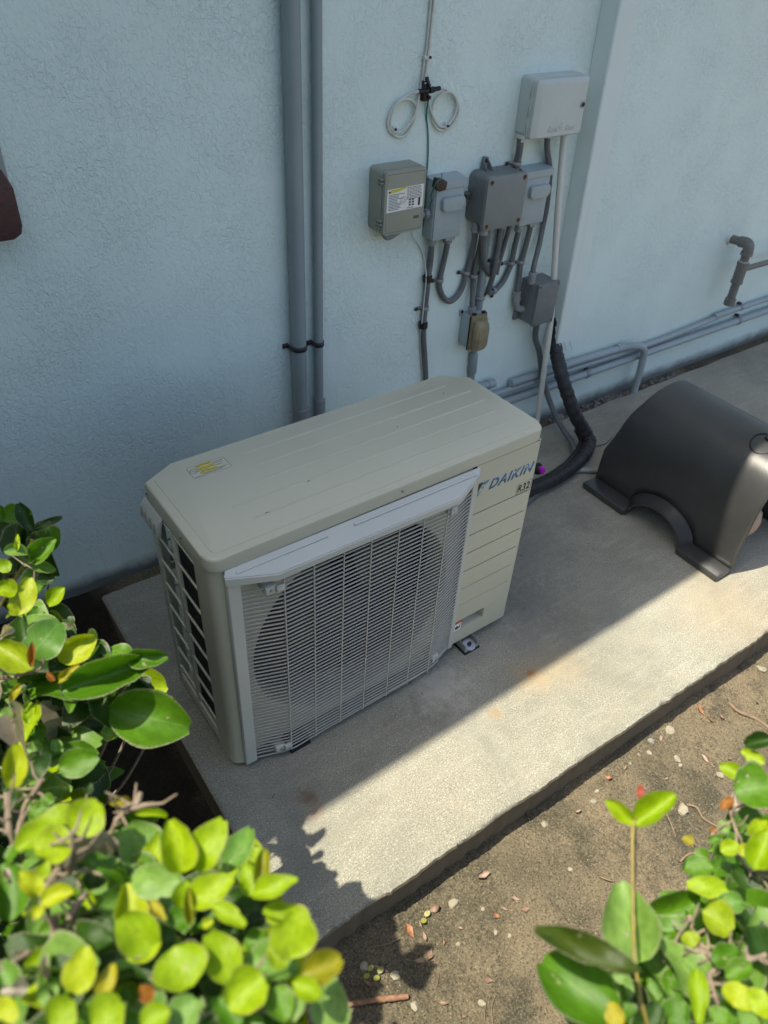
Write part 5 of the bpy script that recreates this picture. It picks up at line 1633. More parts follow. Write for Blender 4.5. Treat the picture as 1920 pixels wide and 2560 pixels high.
# ------------------------------------------------------------------ debris
def stone_mesh(seed, sub=1, flat=0.6):
    bm = B()
    bmesh.ops.create_icosphere(bm, subdivisions=sub, radius=0.5)
    r = random.Random(seed)
    o = Vector((r.uniform(0, 50), r.uniform(0, 50), 0))
    for v in bm.verts:
        v.co *= 1.0 + 0.55 * noise.noise(v.co * 1.7 + o) + 0.25 * noise.noise(v.co * 4.5 + o)
        v.co.z *= flat
    me = bpy.data.meshes.new('stone')
    bm.to_mesh(me)
    bm.free()
    return me
STONES = []
for k in range(5):
    for mt in ('stone', 'stone_grey'):
        me = stone_mesh(k, 2, 0.55 + 0.06 * k)
        finish_mesh(me, M[mt], 25)
        STONES.append(me)
def put_stone(x, y, s, i, label, group='loose stones on the soil', z=None, grey=False):
    me = STONES[(i % 5) * 2 + (1 if grey else 0)]
    o = bpy.data.objects.new('stone', me)
    COL.objects.link(o)
    o.location = (x, y, (soil_z(x, y) if z is None else z) + s * 0.06)
    o.scale = (s, s * random.uniform(0.7, 0.95), s * random.uniform(0.75, 1.0))
    o.rotation_euler = (random.uniform(-0.3, 0.3), random.uniform(-0.3, 0.3), random.uniform(0, 6.28))
    tag(o, label, 'stone', group)
    return o
big = [(0.303, -0.532, 0.026, 'pale stone beside the slab near the curled dead leaves'), (0.097, -0.583, 0.022, 'pale stone by the tiny seedling near the reddish stick'), (0.098, -0.657, 0.024, 'pale stone just below the reddish stick'),
       (0.966, -0.684, 0.036, 'largest pale round stone at the start of a bent twig'), (1.078, -0.575, 0.025, 'pale angular stone near the pinkish oval leaf'), (1.582, -0.509, 0.032, 'round stone by the slab edge at the far right'),
       (1.137, -0.501, 0.030, 'long pale stone lying in the slab shadow edge'), (0.627, -0.509, 0.021, 'bright white stone at the slab foot in mid view'), (1.139, -0.674, 0.022, 'pale stone close to the right bush'), (0.781, -0.535, 0.022, 'flat pale stone midway along the slab')]
for i, (x, y, s, lab) in enumerate(big):
    put_stone(x, y, s, i, lab)
for i, (x, y, s) in enumerate([(0.255, -0.61, 0.012), (0.223, -0.731, 0.02), (0.343, -0.639, 0.014), (0.365, -0.662, 0.012), (0.353, -0.581, 0.011), (0.05, -0.53, 0.022), (0.598, -0.63, 0.014), (0.815, -0.517, 0.014), (1.027, -0.518, 0.016),
                               (0.998, -0.505, 0.013), (1.068, -0.593, 0.013), (0.945, -0.663, 0.012), (0.956, -0.51, 0.011)]):
    put_stone(x, y, s, i + 3, 'small pale pebble scattered on the bare soil')
put_stone(1.06, -0.494, 0.019, 2, 'dark grey stone against the foot of the slab', grey=True)

# fine grit: too many to count
def grit():
    verts, faces = [], []
    r = random.Random(21)
    for k in range(4200):
        x = r.uniform(-0.2, 1.9)
        y = -0.47 - abs(r.gauss(0, 0.35))
        s = r.choice((0.0008, 0.001, 0.0012, 0.0016, 0.0024))
        z = soil_z(x, y)
        b = len(verts)
        a = r.uniform(0, 6.28)
        for q in range(3):
            verts.append((x + s * math.cos(a + 2.1 * q), y + s * math.sin(a + 2.1 * q), z - 0.0004))
        verts.append((x + r.uniform(-s, s) * 0.4, y + r.uniform(-s, s) * 0.4, z + s * 0.9))
        faces += [(b, b + 1, b + 3), (b + 1, b + 2, b + 3), (b + 2, b, b + 3)]
    o = pobj('grit', verts, faces, M['stone'], None, 0)
    tag(o, 'fine pale grit strewn over the bare soil', 'grit', kind='stuff')
    verts, faces = [], []
    for k in range(420):
        x = r.uniform(1.2, 2.75)
        y = r.uniform(0.768, 0.826)
        if x > 2.25 and r.random() < 0.6:
            y = r.uniform(0.79, 0.826)
        s = abs(r.gauss(0.006, 0.004)) + 0.0015
        z = soil_z(x, y) + r.uniform(0, 0.006)
        b = len(verts)
        a = r.uniform(0, 6.28)
        for q in range(4):
            verts.append((x + s * r.uniform(0.7, 1.2) * math.cos(a + 1.57 * q), y + 0.7 * s * math.sin(a + 1.57 * q), z - 0.001))
        verts.append((x + r.uniform(-s, s) * 0.4, y + r.uniform(-s, s) * 0.3, z + s * r.uniform(0.5, 1.0)))
        faces += [(b, b + 1, b + 4), (b + 1, b + 2, b + 4), (b + 2, b + 3, b + 4), (b + 3, b, b + 4)]
    o = pobj('rubble', verts, faces, M['stone_grey'], None, 0)
    tag(o, 'small rubble filling the gap between slab and wall', 'rubble', kind='stuff')
grit()
put_stone(1.955, 0.795, 0.040, 1, 'whitish concrete lump in the gap below the bent wall pipe', 'lumps between slab and wall', z=-0.012)
for i, (x, y, s) in enumerate(((2.02, 0.80, 0.022), (2.07, 0.792, 0.026), (2.13, 0.80, 0.02), (2.20, 0.795, 0.022), (1.90, 0.80, 0.02), (2.28, 0.80, 0.018))):
    put_stone(x, y, s, i, 'grey rubble lump in the gap between slab and wall', 'lumps between slab and wall', z=-0.014, grey=True)

# dead leaves
def dead_leaf_mesh(seed, curl, wide):
    """Dry leaf: ragged outline, rolled along its length, edges curled in, slightly twisted."""
    r = random.Random(seed)
    nu, nv = 12, 7
    verts, faces = [], []
    roll = r.uniform(0.9, 2.2)
    tw = r.uniform(-1.0, 1.0)
    for i in range(nu):
        t = i / (nu - 1)
        w = wide * max(0.03, math.sin(math.pi * (0.02 + 0.96 * t))) ** 0.9
        a = (t - 0.5) * curl * 2
        cx = math.sin(a) / (curl * 2)
        cz = (1 - math.cos(a)) / (curl * 2)
        for j in range(nv):
            u = j / (nv - 1) - 0.5
            ww = w * (1 + 0.45 * noise.noise((t * 5 + seed, 1.0 if u > 0 else 7.0, 0.0)))
            ang = u * 2 * roll * (0.5 + 0.5 * math.sin(t * 4 + seed)) + tw * (t - 0.5)
            rad = ww / (2 * roll)
            yv = math.sin(ang) * rad * 1.4
            zv = (1 - math.cos(ang)) * rad * 1.4
            k = 0.03
            verts.append((cx - math.sin(a) * zv + k * noise.noise((t * 6, u * 6, seed)), yv, cz + math.cos(a) * zv + k * noise.noise((t * 7, u * 7, seed + 5.0))))
    for i in range(nu - 1):
        for j in range(nv - 1):
            q = i * nv + j
            faces.append((q, q + 1, q + nv + 1, q + nv))
    me = bpy.data.meshes.new('dead_leaf')
    me.from_pydata(verts, [], faces)
    me.update()
    return me
DL = {}
for k, (c, w) in enumerate(((1.3, 0.5), (0.5, 0.45), (0.25, 0.55), (0.9, 0.4), (1.7, 0.45))):
    for mt in ('dead_leaf', 'orange_leaf', 'pink_leaf'):
        me = dead_leaf_mesh(k, c, w)
        finish_mesh(me, M[mt], 70)
        DL[(k, mt)] = me
def put_leaf(x, y, s, k, mt, label, rz=None, z=None, group='fallen leaves on the soil'):
    o = bpy.data.objects.new('fallen_leaf', DL[(k, mt)])
    COL.objects.link(o)
    o.location = (x, y, (soil_z(x, y) if z is None else z) + 0.004)
    o.scale = (s, s, s)
    o.rotation_euler = (random.uniform(-0.35, 0.35), random.uniform(-0.2, 0.2), random.uniform(0, 6.28) if rz is None else rz)
    return tag(o, label, 'leaf', group)
for x, y, s, k, mt, lab in [
    (0.403, -0.52, 0.052, 0, 'pink_leaf', 'large curled pinkish dead leaf against the slab shadow'), (0.375, -0.537, 0.030, 3, 'dead_leaf', 'small twisted dead leaf beside the large curled one'), (0.251, -0.518, 0.055, 4, 'dead_leaf', 'curled dead leaf standing over a green seedling'),
    (0.177, -0.53, 0.048, 1, 'orange_leaf', 'reddish dead leaf in the heap by the slab foot'), (0.204, -0.544, 0.052, 3, 'pink_leaf', 'pinkish dead leaf on the heap by the slab foot'), (0.369, -0.615, 0.036, 4, 'orange_leaf', 'bright orange leaf curled into a crescent on the soil'),
    (0.398, -0.615, 0.028, 2, 'pink_leaf', 'small pink leaf beside the orange crescent leaf'), (0.433, -0.61, 0.026, 1, 'pink_leaf', 'pale pink leaf above the orange crescent leaf'), (0.153, -0.585, 0.046, 2, 'pink_leaf', 'long narrow pinkish leaf lying below the leaf heap'),
    (0.189, -0.591, 0.036, 1, 'dead_leaf', 'narrow brown leaf lying right of the long pinkish one'), (0.143, -0.677, 0.045, 3, 'dead_leaf', 'crumpled brown leaf near the bottom of the soil'), (1.143, -0.628, 0.048, 2, 'pink_leaf', 'oval pinkish leaf lying flat near the right bush'),
    (0.866, -0.506, 0.038, 4, 'orange_leaf', 'orange curled leaf at the slab foot'), (0.921, -0.516, 0.034, 3, 'dead_leaf', 'grey-brown curled leaf right of the orange one'), (1.27, -0.522, 0.075, 3, 'orange_leaf', 'long orange leaf with a curled end beside the slab'),
    (1.084, -0.51, 0.034, 2, 'pink_leaf', 'tan leaf next to the dark grey stone'), (0.972, -0.768, 0.040, 0, 'dead_leaf', 'brown leaf partly under the right bush'), (1.308, -0.556, 0.030, 0, 'dead_leaf', 'small brown leaf right of the long orange leaf')]:
    put_leaf(x, y, s, k, mt, lab)
for i, (x, y, s) in enumerate([(0.227, -0.588, 0.022), (0.279, -0.583, 0.020), (0.172, -0.729, 0.028), (0.264, -0.707, 0.03), (0.088, -0.571, 0.022), (0.037, -0.566, 0.035), (1.209, -0.659, 0.03), (0.43, -0.614, 0.02), (0.432, -0.637, 0.03), (0.533, -0.749, 0.022), (0.726, -0.533, 0.026), (0.62, -0.60, 0.018), (1.45, -0.58, 0.03), (1.0, -0.60, 0.018)]):
    put_leaf(x, y, s, (i * 2) % 5, ('dead_leaf', 'pink_leaf', 'dead_leaf')[i % 3], 'small brown dead leaf scattered on the bare soil')
for i, (x, y, rz, s) in enumerate(((0.29, 0.0, 0.4, 0.012), (0.545, -0.07, 1.2, 0.012), (1.13, 0.25, 0.9, 0.016), (1.18, 0.21, 2.2, 0.016), (1.02, 0.02, 0.2, 0.014), (1.33, 0.30, 0.3, 0.012), (0.05, -0.12, 0.5, 0.014), (1.42, 0.1, 1.0, 0.012), (0.40, -0.10, 0.0, 0.012), (1.95, 0.62, 0.4, 0.03))):
    bm = B()
    add_tube(bm, [(-0.5 * s, 0, 0), (0, 0.06 * s, 0.0008), (0.5 * s, 0, 0)], [0.0009, 0.0016, 0.0008], 6)
    o = obj('dry_bit', bm, M['twig'])
    o.location = (x, y, 0.0012)
    o.rotation_euler.z = rz
    tag(o, 'tiny dark plant fragment lying on the concrete slab', 'debris', 'plant bits on the slab')

for i, (x, y, rz) in enumerate(((0.30, 0.12, 0.3), (0.60, 0.20, 1.1), (0.17, 0.07, 0.1), (0.80, 0.27, 0.8))):
    bm = B()
    add_tube(bm, [(-0.004, 0, 0), (0, 0.0005, 0.0006), (0.004, 0, 0)], [0.0005, 0.0010, 0.0005], 6)
    o = obj('dry_bit', bm, M['twig'])
    o.location = (x, y, AH + 0.0012)
    o.rotation_euler.z = rz
    tag(o, 'tiny dark speck lying on the outdoor unit lid', 'debris', 'specks on the unit lid')

# twigs
def twig(label, pts, r, mat='twig', name='twig'):
    bm = B()
    path = catmull(pts, 0.005)
    rr = random.Random(len(path))
    add_tube(bm, path, [r * (1 + rr.uniform(-0.16, 0.16)) for _ in path], 8)
    return tag(obj(name, bm, M[mat], None, 60), label, 'twig', 'twigs on the soil')
def gz(x, y, h=0.004):
    return (x, y, soil_z(x, y) + h)
twig('thin straight twig lying above the bent root', [gz(0.918, -0.666), gz(0.905, -0.69, 0.008), gz(0.887, -0.722)], 0.0018)
twig('bent pale root leading from the largest round stone', [gz(0.986, -0.679), gz(1.0, -0.70, 0.006), gz(0.992, -0.73), gz(1.007, -0.775)], 0.0030)
twig('pale twig reaching out from under the right bush', [gz(0.844, -0.77), gz(0.88, -0.772, 0.009), gz(0.937, -0.798)], 0.0026)
twig('dark half buried root at the right of the soil', [gz(1.374, -0.536), gz(1.37, -0.57, 0.006), gz(1.395, -0.62, 0.002), gz(1.40, -0.69)], 0.0050)
twig('short twig piece in the middle of the soil', [gz(0.641, -0.683), gz(0.65, -0.70, 0.008), gz(0.661, -0.71)], 0.0022)
twig('thick reddish broken stick near the front bush', [gz(-0.03, -0.57, 0.008), gz(0.03, -0.60, 0.010), gz(0.095, -0.634, 0.008)], 0.0064, 'red_stick', 'stick')
twig('thin straw lying left of the long pinkish leaf', [gz(0.185, -0.63), gz(0.16, -0.652)], 0.0008)
twig('right one of two parallel straws at the bottom of the soil', [gz(0.254, -0.738), gz(0.232, -0.752, 0.006), gz(0.205, -0.79)], 0.0010)
twig('left one of two parallel straws at the bottom of the soil', [gz(0.237, -0.73), gz(0.212, -0.752, 0.006), gz(0.191, -0.782)], 0.0009)
twig('thin twig poking from the leaf heap along the slab foot', [gz(0.085, -0.506), gz(0.115, -0.522, 0.01), gz(0.151, -0.526)], 0.0014)
for (x, y, lab) in ((0.225, -0.524, 'tiny green seedling under the curled dead leaf'), (0.05, -0.547, 'tiny green seedling left of the pale stone'), (0.066, -0.563, 'tiny green seedling touching the pale stone')):
    t = thing('seedling', lab, 'seedling', (x, y, soil_z(x, y)), 'seedlings on the soil')
    z = soil_z(x, y)
    bm = B()
    add_tube(bm, [(x, y, z), (x, y, z + 0.012)], 0.0009, 6)
    obj('stem', bm, LEAFM['yg'], t)
    for sgn in (-1, 1):
        bm = B()
        cx, cy = x + 0.008 * sgn, y + 0.004 * sgn
        vs = [bm.verts.new((cx + 0.0075 * math.cos(2 * math.pi * k / 12), cy + 0.006 * math.sin(2 * math.pi * k / 12), z + 0.012 + 0.002 * math.cos(2 * math.pi * k / 12) * sgn)) for k in range(12)]
        bm.faces.new(vs)
        obj('leaf', bm, LEAFM['yg'], t, 0)

# ------------------------------------------------------------------ bushes
LEAVES={
'left':'''-0.295,-0.422,0.951,-0.220,-0.487,0.930,-0.306,-0.475,0.825,0.068,g
-0.338,-0.402,0.991,-0.232,-0.416,0.993,-0.120,-0.635,0.763,0.043,g
-0.256,-0.402,1.000,-0.215,-0.430,1.003,-0.146,-0.723,0.676,0.025,g
-0.326,-0.349,0.985,-0.277,-0.347,0.998,0.095,-0.706,0.701,0.033,y
-0.355,-0.343,1.004,-0.307,-0.323,1.023,0.184,-0.544,0.819,0.048,p
-0.356,-0.374,1.016,-0.382,-0.334,1.036,-0.257,-0.447,0.857,0.035,y2
-0.357,-0.379,1.024,-0.346,-0.365,1.049,-0.169,-0.537,0.827,0.009,o
-0.338,-0.400,1.006,-0.310,-0.399,1.019,-0.005,-0.502,0.865,0.011,oy
-0.340,-0.398,1.008,-0.344,-0.388,1.017,-0.222,-0.700,0.678,0.008,o
-0.346,-0.241,0.980,-0.317,-0.210,1.010,-0.062,-0.625,0.778,0.033,y
-0.337,-0.221,1.002,-0.360,-0.212,1.014,-0.115,-0.454,0.883,0.026,yg
-0.346,-0.255,0.994,-0.354,-0.246,1.009,0.013,-0.501,0.865,0.014,y
-0.284,-0.076,0.979,-0.288,-0.045,1.011,-0.222,-0.566,0.794,0.024,d
-0.282,-0.076,0.978,-0.239,-0.079,0.988,0.044,-0.723,0.689,0.013,d
-0.301,-0.126,0.962,-0.262,-0.127,0.990,0.018,-0.513,0.858,0.032,g
-0.275,-0.176,0.939,-0.305,-0.179,0.921,-0.147,-0.491,0.859,0.025,yg
-0.332,-0.123,0.996,-0.303,-0.131,0.986,-0.056,-0.419,0.906,0.021,p
-0.316,-0.127,0.992,-0.307,-0.114,1.010,0.028,-0.693,0.720,0.008,yg
-0.347,-0.136,0.978,-0.328,-0.134,0.980,0.246,-0.543,0.803,0.022,yg
-0.323,-0.047,0.931,-0.291,-0.032,0.961,0.032,-0.752,0.658,0.037,d
-0.303,-0.127,0.961,-0.277,-0.149,0.951,-0.192,-0.651,0.735,0.018,p
-0.301,-0.140,0.945,-0.283,-0.155,0.940,-0.149,-0.547,0.824,0.020,d
-0.360,-0.418,0.912,-0.324,-0.449,0.908,-0.044,-0.383,0.923,0.024,g
-0.353,-0.374,0.883,-0.300,-0.379,0.870,0.129,-0.567,0.814,0.029,d
-0.408,-0.505,1.035,-0.396,-0.492,1.048,0.253,-0.346,0.903,0.016,y
-0.344,-0.344,0.909,-0.306,-0.378,0.898,-0.151,-0.579,0.801,0.035,d
-0.374,-0.381,1.009,-0.391,-0.392,0.998,-0.097,-0.680,0.727,0.009,oy
-0.406,-0.411,1.009,-0.394,-0.420,1.003,0.049,-0.304,0.952,0.018,p
-0.349,-0.340,0.912,-0.359,-0.313,0.937,0.049,-0.563,0.825,0.042,d
-0.394,-0.349,0.998,-0.381,-0.359,0.981,0.131,-0.341,0.931,0.026,g
-0.376,-0.319,0.903,-0.352,-0.335,0.894,-0.049,-0.602,0.797,0.030,d
-0.342,-0.310,0.872,-0.365,-0.353,0.856,-0.223,-0.648,0.728,0.038,d
-0.372,-0.385,0.978,-0.383,-0.404,0.966,-0.201,-0.714,0.670,0.012,yg
-0.316,-0.374,0.937,-0.282,-0.395,0.937,-0.096,-0.567,0.818,0.025,d
-0.286,-0.392,0.951,-0.311,-0.393,0.946,-0.217,-0.598,0.771,0.015,g
-0.314,-0.004,0.989,-0.315,-0.021,0.969,-0.197,-0.428,0.882,0.024,g
-0.323,-0.018,0.968,-0.317,-0.038,0.945,-0.043,-0.824,0.565,0.032,d
-0.338,-0.060,0.914,-0.309,-0.064,0.917,-0.186,-0.580,0.793,0.026,d
-0.317,-0.182,0.928,-0.334,-0.200,0.920,0.204,-0.641,0.740,0.022,g
-0.356,-0.266,0.982,-0.379,-0.268,0.980,-0.191,-0.461,0.867,0.020,w
-0.306,-0.313,1.009,-0.295,-0.321,0.997,0.034,-0.658,0.752,0.010,w
-0.293,-0.281,0.971,-0.304,-0.284,0.971,0.064,-0.491,0.869,0.016,g
-0.385,-0.431,0.966,-0.381,-0.445,0.957,-0.108,-0.293,0.950,0.013,p
-0.363,-0.438,0.960,-0.364,-0.448,0.949,0.124,-0.314,0.941,0.013,p
-0.308,-0.265,0.824,-0.342,-0.238,0.848,0.293,0.320,0.901,0.027,yg
-0.273,-0.031,0.909,-0.309,-0.073,0.929,-0.336,-0.372,0.865,0.036,d
-0.314,-0.293,0.795,-0.249,-0.326,0.794,-0.418,-0.145,0.897,0.046,d
-0.394,-0.417,0.948,-0.368,-0.355,0.947,-0.082,0.163,0.983,0.035,yg
-0.275,-0.075,0.917,-0.284,-0.025,0.921,0.392,-0.324,0.861,0.027,yg
-0.373,-0.400,0.868,-0.424,-0.391,0.873,0.372,-0.272,0.887,0.034,d
-0.380,-0.373,0.911,-0.379,-0.417,0.935,0.122,0.402,0.907,0.027,g
-0.363,-0.404,0.764,-0.426,-0.349,0.764,-0.070,-0.007,0.998,0.044,yg
-0.311,-0.160,0.879,-0.310,-0.217,0.879,-0.367,-0.393,0.843,0.032,d
-0.321,-0.324,0.812,-0.315,-0.260,0.821,0.118,0.170,0.978,0.043,p
-0.400,-0.355,0.842,-0.328,-0.359,0.833,-0.024,0.304,0.952,0.048,p
-0.260,-0.073,0.927,-0.262,-0.018,0.942,0.144,-0.281,0.949,0.032,g
-0.293,-0.272,0.783,-0.268,-0.229,0.801,-0.088,-0.211,0.974,0.036,g
-0.346,-0.243,0.841,-0.266,-0.244,0.848,-0.283,0.213,0.935,0.040,g
-0.327,-0.317,0.948,-0.267,-0.348,0.940,-0.009,0.292,0.957,0.037,yg
-0.322,-0.278,0.851,-0.382,-0.254,0.840,0.118,-0.010,0.993,0.042,g
-0.367,-0.273,0.948,-0.330,-0.234,0.955,-0.377,-0.054,0.924,0.027,d
-0.435,-0.347,0.729,-0.397,-0.282,0.762,0.367,-0.371,0.853,0.052,d
-0.353,-0.432,0.823,-0.381,-0.371,0.811,-0.288,-0.307,0.907,0.042,yg
-0.302,-0.304,0.827,-0.259,-0.347,0.842,0.075,0.356,0.931,0.042,g
-0.365,-0.375,0.869,-0.299,-0.355,0.901,-0.237,0.134,0.962,0.046,w
-0.277,-0.100,0.902,-0.337,-0.137,0.899,0.123,-0.025,0.992,0.047,g
-0.291,0.009,0.873,-0.275,-0.070,0.883,-0.207,-0.429,0.879,0.048,d
-0.346,-0.226,0.764,-0.290,-0.249,0.787,-0.227,0.364,0.903,0.039,g
-0.381,-0.249,0.843,-0.345,-0.179,0.846,-0.179,-0.405,0.897,0.050,p
-0.336,-0.356,0.838,-0.326,-0.291,0.830,-0.236,-0.407,0.882,0.042,d
-0.272,-0.298,0.937,-0.304,-0.338,0.966,-0.256,0.343,0.904,0.032,g
-0.391,-0.313,0.827,-0.393,-0.396,0.832,0.351,-0.158,0.923,0.055,g
-0.275,-0.259,0.712,-0.242,-0.312,0.734,0.336,-0.059,0.940,0.040,d
-0.275,-0.260,0.709,-0.208,-0.230,0.729,-0.129,0.300,0.945,0.050,p
-0.306,0.121,0.877,-0.275,0.059,0.898,-0.194,-0.364,0.911,0.046,g
-0.304,-0.255,0.914,-0.345,-0.195,0.941,0.036,-0.273,0.961,0.040,p
-0.390,-0.293,0.835,-0.340,-0.252,0.855,-0.374,0.257,0.891,0.043,d
-0.350,-0.198,0.871,-0.396,-0.258,0.877,-0.162,-0.322,0.933,0.047,p
-0.347,-0.373,0.846,-0.299,-0.324,0.858,0.349,-0.238,0.906,0.039,g
-0.324,-0.095,0.965,-0.288,-0.037,0.969,-0.270,0.413,0.870,0.035,d
-0.245,-0.320,0.899,-0.288,-0.353,0.906,0.218,0.369,0.904,0.033,d
-0.389,-0.333,0.866,-0.378,-0.408,0.894,0.328,0.167,0.930,0.047,d
-0.354,-0.232,0.790,-0.371,-0.304,0.813,-0.242,-0.074,0.968,0.047,d
-0.336,-0.257,0.770,-0.304,-0.186,0.795,0.266,-0.107,0.958,0.056,d
-0.293,-0.175,0.841,-0.337,-0.115,0.842,-0.259,0.227,0.939,0.044,yg
-0.399,-0.439,0.954,-0.391,-0.488,0.976,0.133,-0.031,0.991,0.029,d
-0.349,-0.253,0.866,-0.321,-0.300,0.871,0.323,-0.214,0.922,0.030,d
-0.300,-0.082,0.885,-0.341,-0.129,0.905,-0.125,0.391,0.912,0.033,p
-0.394,-0.386,0.900,-0.373,-0.465,0.894,0.362,0.100,0.927,0.051,p
-0.253,-0.350,0.916,-0.316,-0.324,0.951,0.054,-0.229,0.972,0.040,g
-0.282,-0.176,0.779,-0.255,-0.217,0.787,0.062,0.163,0.985,0.029,p
-0.290,-0.313,0.933,-0.343,-0.367,0.938,0.337,-0.125,0.933,0.045,d
-0.300,-0.287,0.952,-0.267,-0.349,0.954,0.310,-0.091,0.946,0.038,d
-0.299,-0.119,0.866,-0.284,-0.189,0.854,0.203,0.352,0.914,0.037,d
-0.198,-0.344,0.816,-0.256,-0.384,0.840,-0.273,0.158,0.949,0.047,d
-0.370,-0.367,0.822,-0.442,-0.396,0.822,-0.194,-0.077,0.978,0.045,g
-0.223,-0.340,0.855,-0.260,-0.308,0.868,0.367,0.403,0.838,0.029,d
-0.305,-0.049,0.923,-0.257,-0.048,0.940,-0.324,0.400,0.857,0.033,g
-0.271,-0.203,0.628,-0.217,-0.215,0.649,-0.402,-0.400,0.824,0.038,d
-0.343,-0.234,0.771,-0.331,-0.288,0.802,0.273,0.064,0.960,0.032,g
-0.222,-0.352,0.849,-0.271,-0.328,0.877,-0.120,0.180,0.976,0.040,d
-0.325,-0.317,0.892,-0.301,-0.357,0.913,0.344,0.067,0.937,0.034,g
-0.225,-0.291,0.719,-0.272,-0.225,0.708,0.051,0.285,0.957,0.052,g
-0.289,-0.331,0.819,-0.289,-0.385,0.843,-0.037,-0.381,0.924,0.038,p
-0.369,-0.348,0.961,-0.310,-0.400,0.979,-0.023,0.089,0.996,0.044,g
-0.295,-0.320,0.838,-0.335,-0.393,0.847,-0.049,-0.322,0.946,0.057,yg
-0.306,-0.358,0.805,-0.265,-0.317,0.816,-0.305,-0.241,0.921,0.037,g
-0.377,-0.337,0.788,-0.423,-0.385,0.782,-0.247,-0.393,0.886,0.040,d
-0.266,-0.004,0.858,-0.291,0.051,0.889,-0.329,0.408,0.852,0.044,g
-0.328,-0.010,0.884,-0.346,-0.084,0.881,-0.362,-0.355,0.862,0.045,d
-0.346,-0.335,0.835,-0.327,-0.383,0.839,0.306,0.326,0.895,0.026,d
-0.364,-0.212,0.709,-0.332,-0.245,0.735,-0.005,0.013,1.000,0.031,d
-0.297,0.073,0.802,-0.297,0.122,0.824,-0.399,-0.343,0.850,0.029,d
-0.284,-0.363,0.955,-0.301,-0.440,0.942,-0.353,-0.006,0.936,0.044,d
-0.387,-0.330,0.959,-0.315,-0.360,0.967,-0.075,0.321,0.944,0.045,d
-0.281,-0.065,0.864,-0.330,-0.044,0.895,0.271,0.367,0.890,0.040,p
-0.435,-0.464,0.911,-0.366,-0.492,0.934,0.277,0.345,0.897,0.039,p
-0.275,-0.253,0.897,-0.311,-0.301,0.890,0.085,0.413,0.907,0.033,d
-0.311,-0.353,0.956,-0.272,-0.315,0.951,-0.201,-0.091,0.975,0.030,g
-0.212,-0.315,0.795,-0.226,-0.369,0.804,0.048,0.112,0.993,0.032,d
-0.279,-0.312,0.919,-0.271,-0.371,0.915,-0.376,0.322,0.869,0.031,d
-0.351,-0.140,0.901,-0.313,-0.193,0.930,0.017,0.232,0.973,0.046,p
-0.210,-0.203,0.690,-0.266,-0.172,0.717,0.348,0.100,0.932,0.041,d
-0.335,-0.351,0.846,-0.380,-0.314,0.860,-0.113,-0.174,0.978,0.039,p
-0.286,-0.290,0.933,-0.333,-0.315,0.947,-0.355,0.362,0.862,0.036,g
-0.310,-0.287,0.777,-0.348,-0.239,0.794,-0.135,0.405,0.904,0.038,d
-0.321,-0.228,0.811,-0.403,-0.221,0.824,0.111,0.442,0.890,0.050,d
-0.342,-0.086,0.880,-0.320,-0.037,0.896,0.102,-0.145,0.984,0.035,w
-0.410,-0.355,0.883,-0.366,-0.323,0.880,0.021,0.307,0.951,0.035,d
-0.195,-0.316,0.804,-0.269,-0.286,0.828,-0.222,-0.405,0.887,0.055,yg
-0.392,-0.427,0.867,-0.325,-0.444,0.881,0.399,-0.228,0.888,0.045,d
-0.355,-0.401,0.845,-0.366,-0.463,0.851,0.403,-0.257,0.879,0.037,yg
-0.353,-0.287,0.966,-0.368,-0.339,0.966,0.370,0.081,0.926,0.030,d
-0.302,-0.362,0.954,-0.335,-0.413,0.969,-0.185,-0.108,0.977,0.034,g
-0.288,0.066,0.844,-0.303,0.139,0.853,0.367,0.247,0.897,0.049,p
-0.429,-0.486,0.976,-0.380,-0.474,0.972,-0.284,-0.185,0.941,0.026,d
-0.355,-0.179,0.722,-0.326,-0.225,0.736,0.206,-0.233,0.950,0.035,d
-0.353,-0.336,0.824,-0.369,-0.259,0.814,0.407,-0.069,0.911,0.049,yg
-0.245,-0.242,0.855,-0.302,-0.246,0.886,-0.339,0.238,0.910,0.041,g
-0.274,-0.050,0.919,-0.271,0.007,0.931,-0.050,0.399,0.916,0.032,d
-0.286,-0.277,0.926,-0.340,-0.292,0.916,0.383,0.132,0.914,0.038,d
-0.284,0.060,0.838,-0.307,0.136,0.834,0.129,0.324,0.937,0.042,yg
-0.372,-0.436,0.908,-0.416,-0.482,0.937,0.187,0.369,0.910,0.041,yg
-0.352,-0.275,0.870,-0.372,-0.323,0.866,-0.051,0.425,0.904,0.027,g
-0.313,-0.258,0.774,-0.343,-0.213,0.802,-0.411,-0.271,0.870,0.035,d
-0.335,-0.293,0.877,-0.390,-0.251,0.870,-0.285,0.348,0.893,0.036,d
-0.353,-0.293,0.949,-0.343,-0.227,0.967,-0.361,0.012,0.933,0.036,d
-0.357,-0.317,0.712,-0.308,-0.274,0.751,0.202,-0.362,0.910,0.044,p
-0.330,-0.046,0.778,-0.347,0.005,0.798,-0.069,0.361,0.930,0.038,d
-0.317,-0.294,0.697,-0.320,-0.220,0.694,-0.050,0.320,0.946,0.038,d
-0.249,-0.427,0.899,-0.312,-0.417,0.895,0.325,-0.100,0.941,0.039,p
-0.356,-0.091,0.683,-0.275,-0.074,0.703,0.246,0.338,0.908,0.052,p
-0.386,-0.387,0.881,-0.316,-0.416,0.908,-0.186,0.250,0.950,0.048,p
-0.319,-0.346,0.932,-0.290,-0.293,0.923,-0.191,-0.185,0.964,0.036,d
-0.365,-0.287,0.751,-0.411,-0.282,0.775,-0.213,-0.230,0.950,0.028,g
-0.265,-0.046,0.911,-0.310,-0.101,0.950,-0.273,-0.164,0.948,0.050,p
-0.336,-0.216,0.718,-0.278,-0.195,0.727,-0.411,0.114,0.904,0.036,d
-0.296,-0.355,0.818,-0.264,-0.315,0.840,-0.364,0.279,0.888,0.033,d
